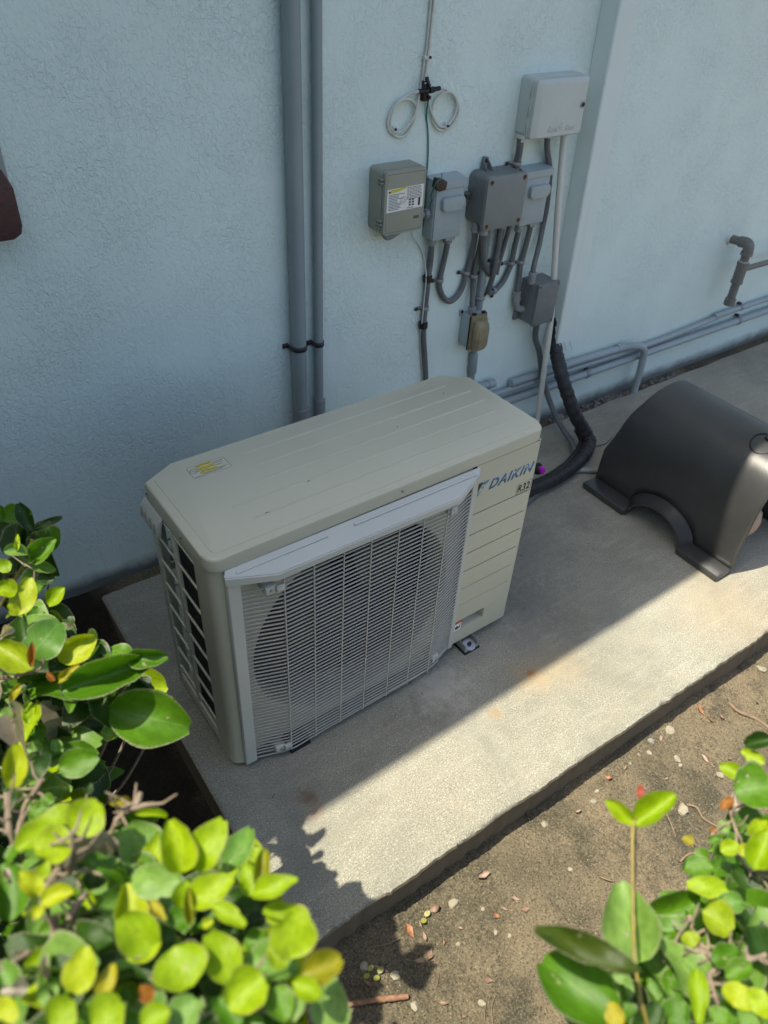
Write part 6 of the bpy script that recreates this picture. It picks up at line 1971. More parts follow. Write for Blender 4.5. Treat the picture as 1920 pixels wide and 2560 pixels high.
-0.283,-0.353,0.923,-0.342,-0.396,0.928,0.228,-0.229,0.946,0.047,d
-0.320,-0.325,0.851,-0.310,-0.247,0.883,-0.348,-0.400,0.848,0.043,g
-0.300,-0.308,0.887,-0.248,-0.328,0.892,-0.317,-0.291,0.903,0.038,p
-0.373,-0.373,0.848,-0.399,-0.321,0.879,-0.357,0.212,0.910,0.041,g
-0.367,-0.335,0.745,-0.318,-0.362,0.776,0.122,-0.264,0.957,0.035,g
-0.394,-0.470,0.996,-0.386,-0.403,1.005,-0.336,-0.408,0.849,0.038,w
-0.241,-0.363,0.941,-0.273,-0.321,0.952,0.383,-0.138,0.914,0.036,g
-0.266,-0.357,0.924,-0.288,-0.413,0.959,0.343,0.200,0.918,0.039,d
-0.300,-0.010,0.858,-0.273,-0.051,0.879,0.349,-0.385,0.854,0.030,d
-0.260,-0.304,0.860,-0.261,-0.349,0.882,0.010,0.092,0.996,0.027,w
-0.302,-0.324,0.867,-0.372,-0.343,0.865,0.109,-0.227,0.968,0.042,yg
-0.296,-0.347,0.943,-0.272,-0.397,0.953,0.132,0.308,0.942,0.037,p
-0.329,-0.029,0.918,-0.282,0.006,0.923,0.290,0.020,0.957,0.030,d
-0.342,-0.406,0.867,-0.391,-0.352,0.882,-0.252,-0.124,0.960,0.042,d
-0.351,-0.209,0.694,-0.399,-0.178,0.713,0.294,-0.140,0.946,0.036,d
-0.346,-0.283,0.814,-0.400,-0.231,0.830,-0.003,0.372,0.928,0.039,p''',
'front':'''-0.324,-0.782,1.191,-0.319,-0.753,1.216,-0.074,-0.513,0.855,0.025,yg
-0.321,-0.783,1.191,-0.289,-0.774,1.215,-0.168,-0.405,0.899,0.027,yg
-0.294,-0.771,1.133,-0.257,-0.748,1.137,-0.117,-0.116,0.986,0.024,p
-0.328,-0.786,1.189,-0.359,-0.763,1.187,-0.109,-0.502,0.858,0.025,p
-0.330,-0.803,1.191,-0.298,-0.809,1.201,-0.182,-0.223,0.958,0.022,yg
-0.289,-0.818,1.178,-0.284,-0.796,1.184,-0.108,-0.216,0.970,0.015,yg
-0.291,-0.821,1.188,-0.261,-0.833,1.199,-0.050,-0.099,0.994,0.016,yg
-0.284,-0.817,1.180,-0.267,-0.796,1.188,-0.115,-0.388,0.914,0.012,oy2
-0.382,-0.722,1.199,-0.406,-0.717,1.208,0.175,-0.216,0.961,0.029,yg
-0.380,-0.717,1.202,-0.356,-0.709,1.211,0.230,-0.374,0.899,0.030,yg
-0.413,-0.755,1.204,-0.392,-0.760,1.208,-0.118,-0.174,0.978,0.014,y
-0.412,-0.751,1.206,-0.417,-0.737,1.221,0.190,-0.168,0.967,0.014,y
-0.410,-0.738,1.202,-0.401,-0.731,1.208,0.062,-0.630,0.775,0.011,yg
-0.421,-0.757,1.192,-0.414,-0.749,1.192,0.098,-0.303,0.948,0.009,y
-0.318,-0.816,1.197,-0.304,-0.839,1.192,0.100,-0.176,0.979,0.013,yg
-0.274,-0.812,1.150,-0.313,-0.799,1.159,-0.176,-0.382,0.907,0.022,d
-0.361,-0.820,1.193,-0.373,-0.795,1.211,-0.041,-0.396,0.917,0.027,yg
-0.350,-0.832,1.210,-0.353,-0.857,1.203,-0.045,-0.210,0.977,0.035,yg
-0.326,-0.864,1.188,-0.329,-0.833,1.203,0.122,-0.266,0.956,0.025,yg
-0.310,-0.877,1.206,-0.337,-0.880,1.203,-0.315,-0.293,0.903,0.027,yg
-0.292,-0.879,1.209,-0.278,-0.863,1.228,0.011,-0.390,0.921,0.032,yg
-0.291,-0.891,1.205,-0.263,-0.896,1.205,-0.105,-0.291,0.951,0.020,oy2
-0.298,-0.893,1.213,-0.287,-0.909,1.210,0.013,-0.366,0.931,0.014,yg
-0.410,-0.826,1.212,-0.396,-0.809,1.227,-0.070,-0.202,0.977,0.021,y
-0.400,-0.835,1.208,-0.385,-0.822,1.213,0.145,-0.123,0.982,0.011,oy
-0.354,-0.815,1.195,-0.378,-0.814,1.194,-0.012,-0.282,0.959,0.020,yg
-0.336,-0.742,1.143,-0.343,-0.708,1.164,-0.024,-0.325,0.945,0.035,p
-0.378,-0.723,1.175,-0.356,-0.748,1.157,0.187,-0.203,0.961,0.018,g
-0.335,-0.704,1.165,-0.313,-0.716,1.159,0.178,-0.298,0.938,0.007,yg
-0.357,-0.756,1.157,-0.389,-0.762,1.165,-0.032,-0.553,0.832,0.022,p
-0.329,-0.800,1.171,-0.346,-0.803,1.174,0.025,-0.162,0.987,0.020,g
-0.351,-0.785,1.187,-0.347,-0.802,1.184,0.076,-0.310,0.948,0.007,oy
-0.325,-0.791,1.197,-0.335,-0.802,1.186,0.123,-0.365,0.923,0.019,yg
-0.334,-0.815,1.185,-0.326,-0.796,1.197,-0.059,-0.087,0.994,0.007,oy2
-0.328,-0.819,1.184,-0.320,-0.821,1.186,-0.105,-0.313,0.944,0.007,y
-0.448,-0.826,1.238,-0.438,-0.822,1.243,0.008,-0.292,0.956,0.019,y
-0.428,-0.837,1.220,-0.412,-0.831,1.221,0.029,-0.510,0.860,0.021,yg
-0.408,-0.852,1.223,-0.388,-0.848,1.222,0.025,-0.377,0.926,0.024,yg
-0.393,-0.850,1.202,-0.412,-0.832,1.205,0.244,-0.463,0.852,0.018,g
-0.373,-0.850,1.201,-0.377,-0.842,1.209,0.138,-0.432,0.892,0.010,o
-0.368,-0.872,1.204,-0.351,-0.866,1.209,0.183,-0.125,0.975,0.021,p
-0.338,-0.870,1.196,-0.335,-0.891,1.195,0.124,-0.187,0.975,0.020,g
-0.384,-0.866,1.217,-0.367,-0.868,1.222,-0.209,-0.183,0.961,0.017,yg
-0.309,-0.883,1.194,-0.308,-0.904,1.195,0.095,-0.140,0.986,0.020,g
-0.309,-0.896,1.190,-0.294,-0.899,1.197,0.050,-0.338,0.940,0.018,p
-0.434,-0.802,1.203,-0.447,-0.797,1.209,0.005,-0.261,0.965,0.017,w
-0.422,-0.803,1.202,-0.419,-0.792,1.210,-0.129,-0.361,0.924,0.010,w
-0.431,-0.811,1.199,-0.418,-0.811,1.203,-0.098,-0.537,0.838,0.014,p
-0.393,-0.798,1.181,-0.384,-0.791,1.187,-0.086,-0.238,0.967,0.016,g
-0.380,-0.818,1.171,-0.381,-0.806,1.177,-0.170,-0.445,0.879,0.018,p
-0.304,-0.835,1.169,-0.295,-0.849,1.168,-0.301,-0.155,0.941,0.016,g
-0.308,-0.847,1.164,-0.299,-0.863,1.164,-0.128,-0.070,0.989,0.014,p
-0.304,-0.870,1.210,-0.290,-0.873,1.208,-0.119,-0.219,0.968,0.015,y2
-0.296,-0.881,1.207,-0.301,-0.868,1.213,-0.085,-0.136,0.987,0.013,y2
-0.408,-0.631,1.165,-0.394,-0.608,1.189,0.173,-0.369,0.913,0.019,y
-0.401,-0.580,1.103,-0.374,-0.572,1.112,-0.063,-0.688,0.723,0.020,d
-0.371,-0.553,1.060,-0.335,-0.566,1.067,0.095,-0.612,0.785,0.029,g
-0.401,-0.603,1.087,-0.384,-0.619,1.083,0.167,-0.256,0.952,0.016,g
-0.393,-0.596,1.091,-0.385,-0.606,1.087,-0.104,-0.520,0.848,0.011,g
-0.358,-0.610,1.082,-0.352,-0.605,1.088,-0.038,-0.440,0.897,0.009,d
-0.349,-0.689,1.173,-0.333,-0.693,1.166,-0.016,-0.429,0.903,0.008,oy
-0.430,-0.686,1.153,-0.431,-0.697,1.149,-0.008,-0.594,0.805,0.010,w
-0.273,-0.799,1.179,-0.273,-0.789,1.184,-0.119,-0.434,0.893,0.013,yg
-0.427,-0.594,1.094,-0.412,-0.590,1.104,-0.065,-0.605,0.794,0.014,d
-0.322,-0.795,1.140,-0.302,-0.827,1.145,-0.025,0.364,0.931,0.022,g
-0.365,-0.833,1.122,-0.331,-0.824,1.134,0.052,0.260,0.964,0.019,d
-0.277,-0.794,1.029,-0.320,-0.789,1.022,0.187,-0.080,0.979,0.030,d
-0.301,-0.885,1.125,-0.316,-0.859,1.131,-0.406,0.401,0.821,0.017,g
-0.374,-0.684,1.091,-0.408,-0.665,1.085,-0.181,0.339,0.923,0.026,p
-0.385,-0.670,1.103,-0.413,-0.677,1.106,-0.036,-0.011,0.999,0.016,d
-0.330,-0.761,1.108,-0.320,-0.793,1.109,0.198,0.284,0.938,0.020,d
-0.370,-0.793,1.126,-0.352,-0.815,1.122,0.091,-0.303,0.948,0.017,p
-0.276,-0.833,1.139,-0.269,-0.802,1.154,-0.311,0.366,0.877,0.018,yg
-0.412,-0.763,1.145,-0.444,-0.776,1.142,0.376,-0.160,0.913,0.018,p
-0.370,-0.831,1.172,-0.386,-0.865,1.168,0.294,-0.338,0.894,0.025,p
-0.385,-0.731,1.147,-0.346,-0.705,1.156,0.341,0.091,0.936,0.025,d
-0.420,-0.664,1.101,-0.393,-0.703,1.100,0.359,-0.395,0.845,0.032,d
-0.264,-0.803,1.152,-0.291,-0.813,1.148,0.049,0.276,0.960,0.017,d
-0.326,-0.701,1.108,-0.366,-0.703,1.111,-0.288,-0.092,0.953,0.021,yg
-0.434,-0.759,1.025,-0.408,-0.769,1.031,0.279,0.067,0.958,0.015,d
-0.373,-0.793,1.180,-0.346,-0.815,1.176,0.076,-0.256,0.964,0.022,d
-0.408,-0.785,1.181,-0.422,-0.821,1.198,-0.149,0.293,0.944,0.028,g
-0.360,-0.753,1.133,-0.359,-0.725,1.143,0.166,-0.325,0.931,0.016,g
-0.402,-0.650,1.080,-0.389,-0.697,1.089,-0.003,0.269,0.963,0.032,p
-0.267,-0.676,0.987,-0.246,-0.708,1.003,-0.370,0.197,0.908,0.022,g
-0.381,-0.822,1.123,-0.350,-0.854,1.124,0.418,0.029,0.908,0.024,p
-0.417,-0.827,1.194,-0.414,-0.790,1.201,0.372,0.169,0.913,0.022,d
-0.364,-0.664,1.065,-0.375,-0.624,1.059,-0.219,0.192,0.957,0.026,g
-0.428,-0.792,1.056,-0.423,-0.760,1.073,0.102,0.365,0.926,0.021,g
-0.450,-0.774,1.056,-0.470,-0.748,1.052,0.049,0.340,0.939,0.019,g
-0.387,-0.839,1.114,-0.416,-0.811,1.123,0.161,0.372,0.914,0.024,g
-0.278,-0.853,1.101,-0.314,-0.841,1.116,0.356,0.208,0.911,0.020,d
-0.360,-0.620,1.026,-0.386,-0.636,1.033,-0.411,-0.098,0.906,0.019,d
-0.411,-0.798,1.143,-0.444,-0.807,1.147,0.428,0.133,0.894,0.021,p
-0.399,-0.850,1.165,-0.382,-0.822,1.174,0.298,0.269,0.916,0.018,g
-0.416,-0.814,1.104,-0.430,-0.785,1.109,-0.356,-0.218,0.909,0.018,g
-0.251,-0.746,1.050,-0.260,-0.710,1.061,-0.226,0.255,0.940,0.026,yg
-0.310,-0.723,1.039,-0.315,-0.675,1.039,-0.395,0.045,0.918,0.030,d
-0.385,-0.818,1.129,-0.346,-0.827,1.142,0.182,0.260,0.948,0.028,g
-0.440,-0.785,1.105,-0.405,-0.809,1.101,-0.146,-0.394,0.907,0.025,g
-0.285,-0.878,1.176,-0.318,-0.856,1.186,-0.209,0.319,0.924,0.027,p
-0.430,-0.786,1.186,-0.394,-0.812,1.203,0.303,0.140,0.943,0.025,p
-0.310,-0.831,1.088,-0.316,-0.791,1.082,0.098,0.307,0.947,0.022,g
-0.388,-0.550,0.966,-0.415,-0.516,0.981,-0.376,0.297,0.878,0.023,g
-0.351,-0.804,1.034,-0.346,-0.776,1.043,-0.156,-0.165,0.974,0.016,d
-0.330,-0.826,1.097,-0.363,-0.847,1.096,0.313,0.422,0.851,0.026,p
-0.369,-0.820,1.165,-0.356,-0.787,1.169,-0.204,-0.286,0.936,0.021,d
-0.342,-0.791,1.046,-0.302,-0.813,1.063,0.197,-0.393,0.898,0.025,yg
-0.286,-0.885,1.170,-0.289,-0.844,1.173,-0.316,0.124,0.940,0.023,y
-0.401,-0.840,1.170,-0.377,-0.821,1.168,0.267,-0.028,0.963,0.020,y
-0.332,-0.794,1.132,-0.309,-0.809,1.142,0.372,0.402,0.836,0.018,g
-0.391,-0.820,1.142,-0.361,-0.786,1.134,-0.274,0.082,0.958,0.023,g
-0.394,-0.789,1.156,-0.439,-0.784,1.170,-0.274,-0.239,0.932,0.027,p
-0.286,-0.788,1.090,-0.291,-0.816,1.085,-0.029,-0.099,0.995,0.019,d
-0.412,-0.787,1.169,-0.387,-0.803,1.177,-0.390,-0.233,0.891,0.017,y
-0.380,-0.640,1.071,-0.379,-0.669,1.068,0.420,0.186,0.888,0.018,yg
-0.430,-0.695,1.061,-0.390,-0.719,1.052,0.331,0.053,0.942,0.028,p
-0.321,-0.799,1.087,-0.281,-0.778,1.080,0.044,-0.204,0.978,0.023,g
-0.294,-0.880,1.129,-0.283,-0.840,1.135,-0.332,0.406,0.852,0.024,d
-0.445,-0.784,1.178,-0.418,-0.821,1.172,-0.129,-0.192,0.973,0.025,d
-0.356,-0.886,1.177,-0.335,-0.867,1.187,0.098,0.020,0.995,0.017,g
-0.334,-0.837,1.165,-0.338,-0.881,1.184,0.364,0.298,0.882,0.024,d
-0.320,-0.826,1.013,-0.291,-0.837,1.018,0.197,-0.235,0.952,0.018,g
-0.428,-0.806,1.133,-0.449,-0.766,1.152,0.248,0.352,0.903,0.029,p
-0.393,-0.829,1.117,-0.385,-0.799,1.118,0.343,-0.411,0.845,0.019,g
-0.371,-0.728,0.950,-0.372,-0.768,0.966,-0.237,-0.229,0.944,0.027,yg
-0.402,-0.659,1.078,-0.424,-0.692,1.089,0.188,-0.189,0.964,0.021,yg
-0.410,-0.817,1.186,-0.438,-0.799,1.197,-0.054,0.222,0.974,0.023,yg
-0.400,-0.829,1.170,-0.387,-0.854,1.170,0.322,0.274,0.906,0.016,d
-0.317,-0.829,1.148,-0.295,-0.813,1.164,-0.115,0.149,0.982,0.017,d
-0.392,-0.784,1.097,-0.414,-0.759,1.104,-0.353,-0.228,0.907,0.018,p
-0.391,-0.785,1.076,-0.379,-0.754,1.075,-0.114,-0.133,0.985,0.019,d
-0.336,-0.873,1.171,-0.308,-0.848,1.177,0.192,-0.369,0.909,0.022,yg
-0.405,-0.706,1.172,-0.377,-0.680,1.167,-0.137,-0.031,0.990,0.023,p
-0.431,-0.666,1.137,-0.390,-0.676,1.158,-0.336,0.382,0.861,0.026,g
-0.443,-0.779,1.098,-0.415,-0.762,1.099,0.390,-0.036,0.920,0.017,d
-0.345,-0.748,1.143,-0.322,-0.727,1.161,-0.018,-0.305,0.952,0.022,yg
-0.368,-0.791,1.066,-0.364,-0.752,1.074,0.103,0.149,0.983,0.026,yg
-0.413,-0.772,1.160,-0.381,-0.765,1.165,-0.325,-0.279,0.904,0.020,d
-0.353,-0.786,1.141,-0.395,-0.783,1.166,0.116,-0.271,0.956,0.026,p
-0.402,-0.700,1.061,-0.400,-0.669,1.058,0.398,-0.304,0.866,0.018,yg
-0.354,-0.855,1.132,-0.351,-0.826,1.130,0.085,-0.047,0.995,0.019,g
-0.333,-0.855,1.107,-0.373,-0.829,1.100,0.360,-0.343,0.868,0.027,yg
-0.417,-0.838,1.166,-0.458,-0.816,1.176,0.316,0.278,0.907,0.028,d
-0.425,-0.641,1.080,-0.393,-0.664,1.103,-0.272,-0.376,0.886,0.027,p
-0.433,-0.749,1.095,-0.430,-0.716,1.098,0.023,0.175,0.984,0.021,yg
-0.311,-0.782,1.097,-0.337,-0.778,1.106,0.203,0.143,0.969,0.019,yg
-0.391,-0.819,1.061,-0.415,-0.803,1.077,0.361,-0.241,0.901,0.018,d
-0.328,-0.851,1.135,-0.331,-0.819,1.129,-0.341,-0.088,0.936,0.017,g
-0.357,-0.865,1.137,-0.381,-0.835,1.151,-0.060,-0.308,0.949,0.020,g
-0.320,-0.793,1.013,-0.305,-0.750,1.032,-0.190,-0.233,0.954,0.030,p
-0.293,-0.889,1.120,-0.319,-0.895,1.130,-0.205,-0.387,0.899,0.015,yg
-0.394,-0.711,1.157,-0.352,-0.715,1.149,-0.334,0.376,0.865,0.023,w
-0.386,-0.761,1.132,-0.388,-0.723,1.126,-0.367,-0.298,0.881,0.024,yg
-0.273,-0.754,1.094,-0.279,-0.799,1.097,-0.008,-0.297,0.955,0.027,p
-0.290,-0.789,1.121,-0.275,-0.832,1.116,0.082,-0.294,0.952,0.029,d
-0.447,-0.752,1.136,-0.421,-0.721,1.134,0.077,-0.364,0.928,0.022,d
-0.400,-0.690,1.055,-0.405,-0.718,1.054,-0.203,0.136,0.970,0.018,d
-0.398,-0.799,1.169,-0.379,-0.771,1.169,0.250,0.301,0.920,0.023,d
-0.257,-0.792,1.121,-0.279,-0.810,1.117,-0.411,0.013,0.912,0.020,yg
-0.395,-0.626,1.080,-0.434,-0.632,1.084,0.211,0.029,0.977,0.020,p
-0.366,-0.833,1.179,-0.397,-0.801,1.186,0.365,0.371,0.854,0.023,d
-0.366,-0.815,1.168,-0.325,-0.841,1.163,-0.034,0.118,0.992,0.025,g
-0.312,-0.873,1.161,-0.280,-0.854,1.165,-0.346,0.395,0.851,0.021,yg
-0.419,-0.753,1.057,-0.384,-0.763,1.068,-0.207,-0.034,0.978,0.024,d
-0.365,-0.657,1.073,-0.389,-0.620,1.071,-0.077,0.305,0.949,0.027,p
-0.369,-0.733,1.119,-0.395,-0.708,1.115,-0.245,0.367,0.897,0.022,g
-0.294,-0.823,0.981,-0.313,-0.850,0.984,0.304,-0.328,0.895,0.019,d
-0.269,-0.859,1.162,-0.287,-0.829,1.176,0.256,0.335,0.907,0.021,yg
-0.262,-0.754,1.058,-0.304,-0.775,1.053,0.083,0.312,0.947,0.028,g
-0.388,-0.845,1.170,-0.408,-0.821,1.188,0.180,-0.345,0.921,0.018,p
-0.319,-0.781,1.122,-0.358,-0.762,1.116,0.023,0.305,0.952,0.025,p
-0.421,-0.795,1.161,-0.374,-0.797,1.168,-0.116,0.204,0.972,0.025,p
-0.382,-0.700,1.096,-0.365,-0.661,1.106,0.000,0.166,0.986,0.030,yg
-0.305,-0.852,1.044,-0.273,-0.847,1.050,0.347,0.349,0.871,0.019,oy
-0.389,-0.689,1.108,-0.358,-0.669,1.101,-0.154,0.209,0.966,0.021,d
-0.404,-0.746,1.127,-0.427,-0.763,1.141,-0.285,0.082,0.955,0.020,d
-0.467,-0.739,1.070,-0.440,-0.706,1.077,0.123,0.442,0.888,0.027,g
-0.387,-0.689,1.138,-0.401,-0.650,1.135,-0.252,-0.371,0.894,0.023,yg
-0.319,-0.716,1.115,-0.350,-0.703,1.134,-0.013,0.406,0.914,0.021,g
-0.375,-0.736,1.110,-0.388,-0.769,1.114,-0.311,0.325,0.893,0.018,d
-0.282,-0.869,1.120,-0.321,-0.841,1.127,-0.198,0.053,0.979,0.031,d
-0.409,-0.817,1.100,-0.388,-0.798,1.115,0.262,-0.413,0.872,0.019,g
-0.338,-0.765,1.145,-0.365,-0.727,1.155,0.391,0.127,0.911,0.027,g
-0.379,-0.790,1.145,-0.407,-0.767,1.148,0.381,0.036,0.924,0.020,g
-0.295,-0.813,1.013,-0.260,-0.832,1.008,0.390,-0.061,0.919,0.025,yg
-0.328,-0.800,1.059,-0.355,-0.767,1.084,-0.065,-0.108,0.992,0.027,g
-0.263,-0.743,1.104,-0.266,-0.778,1.098,0.030,0.178,0.984,0.021,yg
-0.377,-0.665,0.993,-0.422,-0.683,0.989,-0.307,-0.110,0.945,0.024,d
-0.296,-0.868,1.114,-0.260,-0.866,1.130,-0.084,0.166,0.982,0.025,d
-0.398,-0.797,1.009,-0.414,-0.759,1.013,-0.209,0.366,0.907,0.027,p
-0.307,-0.898,1.109,-0.324,-0.861,1.125,-0.230,0.107,0.967,0.028,yg
-0.333,-0.749,1.147,-0.331,-0.797,1.143,0.252,0.071,0.965,0.029,p
-0.362,-0.813,1.119,-0.380,-0.840,1.120,-0.119,0.384,0.915,0.022,p
-0.368,-0.782,1.128,-0.343,-0.811,1.132,0.410,-0.025,0.912,0.024,yg
-0.444,-0.725,1.062,-0.416,-0.727,1.068,0.220,-0.338,0.915,0.017,d
-0.422,-0.787,1.110,-0.407,-0.809,1.123,-0.422,-0.032,0.906,0.019,g
-0.423,-0.821,1.154,-0.397,-0.839,1.164,0.414,0.238,0.879,0.020,d
-0.452,-0.809,1.173,-0.447,-0.765,1.180,0.281,0.402,0.871,0.023,p
-0.296,-0.781,1.031,-0.277,-0.749,1.028,-0.030,-0.007,1.000,0.021,g
-0.352,-0.839,1.147,-0.380,-0.808,1.171,0.413,-0.308,0.857,0.032,d
-0.376,-0.784,1.155,-0.342,-0.778,1.154,-0.345,-0.198,0.917,0.021,d
-0.322,-0.846,1.152,-0.277,-0.848,1.168,0.187,-0.438,0.879,0.028,yg
-0.391,-0.809,1.065,-0.383,-0.782,1.064,0.295,-0.354,0.888,0.016,p
-0.298,-0.883,1.054,-0.278,-0.856,1.057,0.146,0.409,0.901,0.023,y
-0.325,-0.809,1.085,-0.329,-0.839,1.092,-0.130,0.368,0.921,0.017,g
-0.322,-0.760,1.095,-0.283,-0.756,1.089,-0.075,-0.254,0.964,0.022,d
-0.440,-0.712,1.125,-0.433,-0.670,1.139,0.317,-0.045,0.947,0.030,g
-0.448,-0.747,1.133,-0.412,-0.762,1.133,-0.321,-0.181,0.930,0.026,g
-0.287,-0.789,1.097,-0.257,-0.780,1.094,0.325,0.138,0.935,0.019,yg
-0.371,-0.752,1.022,-0.347,-0.769,1.017,-0.266,-0.097,0.959,0.015,yg
-0.338,-0.885,1.132,-0.331,-0.843,1.137,0.185,-0.068,0.980,0.022,yg
-0.368,-0.861,1.122,-0.330,-0.833,1.132,-0.011,-0.293,0.956,0.028,d
-0.322,-0.691,1.096,-0.336,-0.730,1.107,0.398,-0.380,0.835,0.028,d
-0.394,-0.781,1.106,-0.360,-0.786,1.111,-0.418,-0.344,0.841,0.022,d
-0.278,-0.718,1.087,-0.287,-0.764,1.082,-0.117,0.168,0.979,0.024,yg
-0.359,-0.882,1.178,-0.320,-0.895,1.188,-0.290,0.018,0.957,0.024,g
-0.376,-0.767,1.135,-0.410,-0.767,1.142,-0.080,0.161,0.984,0.020,yg
-0.411,-0.811,1.171,-0.402,-0.853,1.181,-0.225,0.382,0.897,0.025,g
-0.389,-0.719,1.106,-0.394,-0.757,1.104,-0.047,-0.140,0.989,0.022,g
-0.293,-0.826,1.034,-0.290,-0.796,1.047,0.151,0.172,0.974,0.020,d
-0.371,-0.690,1.178,-0.417,-0.698,1.194,0.408,0.266,0.874,0.028,yg
-0.399,-0.746,1.134,-0.368,-0.780,1.141,-0.077,-0.182,0.980,0.025,w
-0.420,-0.625,1.030,-0.391,-0.664,1.033,0.311,0.346,0.885,0.026,g
-0.254,-0.766,1.039,-0.283,-0.744,1.049,-0.215,-0.422,0.880,0.021,g
-0.255,-0.761,1.052,-0.286,-0.791,1.050,-0.427,0.155,0.891,0.024,d
-0.321,-0.826,1.143,-0.293,-0.799,1.142,-0.185,-0.082,0.979,0.026,g
-0.414,-0.776,1.159,-0.442,-0.752,1.175,-0.359,-0.218,0.908,0.023,d
-0.323,-0.641,0.982,-0.300,-0.625,0.978,-0.130,-0.067,0.989,0.015,g
-0.296,-0.805,1.101,-0.335,-0.803,1.105,0.328,-0.264,0.907,0.022,p
-0.391,-0.789,1.156,-0.399,-0.749,1.151,0.411,-0.118,0.904,0.025,yg
-0.323,-0.745,1.106,-0.350,-0.729,1.124,-0.137,-0.097,0.986,0.022,yg
-0.291,-0.758,1.036,-0.288,-0.725,1.050,-0.041,0.315,0.948,0.023,g
-0.303,-0.804,1.118,-0.321,-0.828,1.129,-0.232,0.139,0.963,0.019,yg
-0.358,-0.797,1.125,-0.397,-0.809,1.137,0.269,0.069,0.961,0.025,yg
-0.275,-0.848,1.139,-0.304,-0.814,1.146,0.408,0.280,0.869,0.023,d
-0.288,-0.923,1.155,-0.269,-0.885,1.174,0.019,-0.436,0.900,0.027,p
-0.245,-0.713,1.009,-0.272,-0.737,1.027,-0.330,0.185,0.926,0.026,g
-0.290,-0.792,1.123,-0.323,-0.757,1.133,0.001,-0.428,0.904,0.031,d
-0.405,-0.711,1.134,-0.429,-0.747,1.139,0.023,-0.327,0.945,0.026,p
-0.364,-0.836,1.147,-0.350,-0.868,1.142,-0.217,0.131,0.967,0.020,g
-0.423,-0.784,1.094,-0.396,-0.757,1.111,-0.192,0.335,0.923,0.026,p
-0.338,-0.877,1.131,-0.313,-0.858,1.135,0.009,-0.331,0.944,0.021,yg
-0.346,-0.679,1.099,-0.377,-0.674,1.106,-0.060,0.004,0.998,0.016,p
-0.328,-0.772,1.065,-0.321,-0.804,1.066,0.214,-0.256,0.943,0.020,d
-0.374,-0.707,1.026,-0.350,-0.673,1.036,0.212,-0.362,0.908,0.028,p
-0.392,-0.698,1.041,-0.359,-0.669,1.040,-0.436,-0.151,0.887,0.027,yg
-0.311,-0.877,1.054,-0.282,-0.871,1.067,-0.081,0.395,0.915,0.018,g
-0.327,-0.716,1.126,-0.299,-0.739,1.131,0.159,0.059,0.986,0.022,g
-0.406,-0.781,1.185,-0.383,-0.802,1.203,-0.435,0.113,0.893,0.024,d
-0.324,-0.698,1.114,-0.331,-0.729,1.126,-0.281,0.136,0.950,0.021,d
-0.392,-0.777,1.141,-0.401,-0.739,1.158,-0.191,0.045,0.981,0.022,p
-0.277,-0.781,1.097,-0.301,-0.761,1.103,-0.079,-0.352,0.933,0.018,g
-0.338,-0.684,1.063,-0.317,-0.720,1.068,0.242,-0.210,0.947,0.021,yg
-0.381,-0.854,1.184,-0.409,-0.843,1.196,-0.207,-0.321,0.924,0.019,g
-0.338,-0.808,1.074,-0.312,-0.822,1.071,-0.190,0.207,0.960,0.017,yg
-0.431,-0.720,1.131,-0.403,-0.704,1.127,-0.292,0.017,0.956,0.021,yg
-0.348,-0.720,1.125,-0.330,-0.748,1.120,0.219,-0.364,0.905,0.019,p
-0.397,-0.760,1.155,-0.426,-0.748,1.156,0.084,-0.196,0.977,0.020,g
-0.407,-0.783,1.167,-0.436,-0.776,1.178,-0.371,0.147,0.917,0.019,yg
-0.324,-0.831,1.118,-0.362,-0.800,1.125,-0.122,0.191,0.974,0.030,d
-0.374,-0.795,1.164,-0.360,-0.763,1.184,0.409,0.244,0.879,0.023,y
-0.295,-0.822,1.038,-0.300,-0.779,1.057,-0.024,-0.184,0.983,0.030,g
-0.291,-0.881,1.108,-0.271,-0.843,1.105,0.065,-0.276,0.959,0.022,g''',
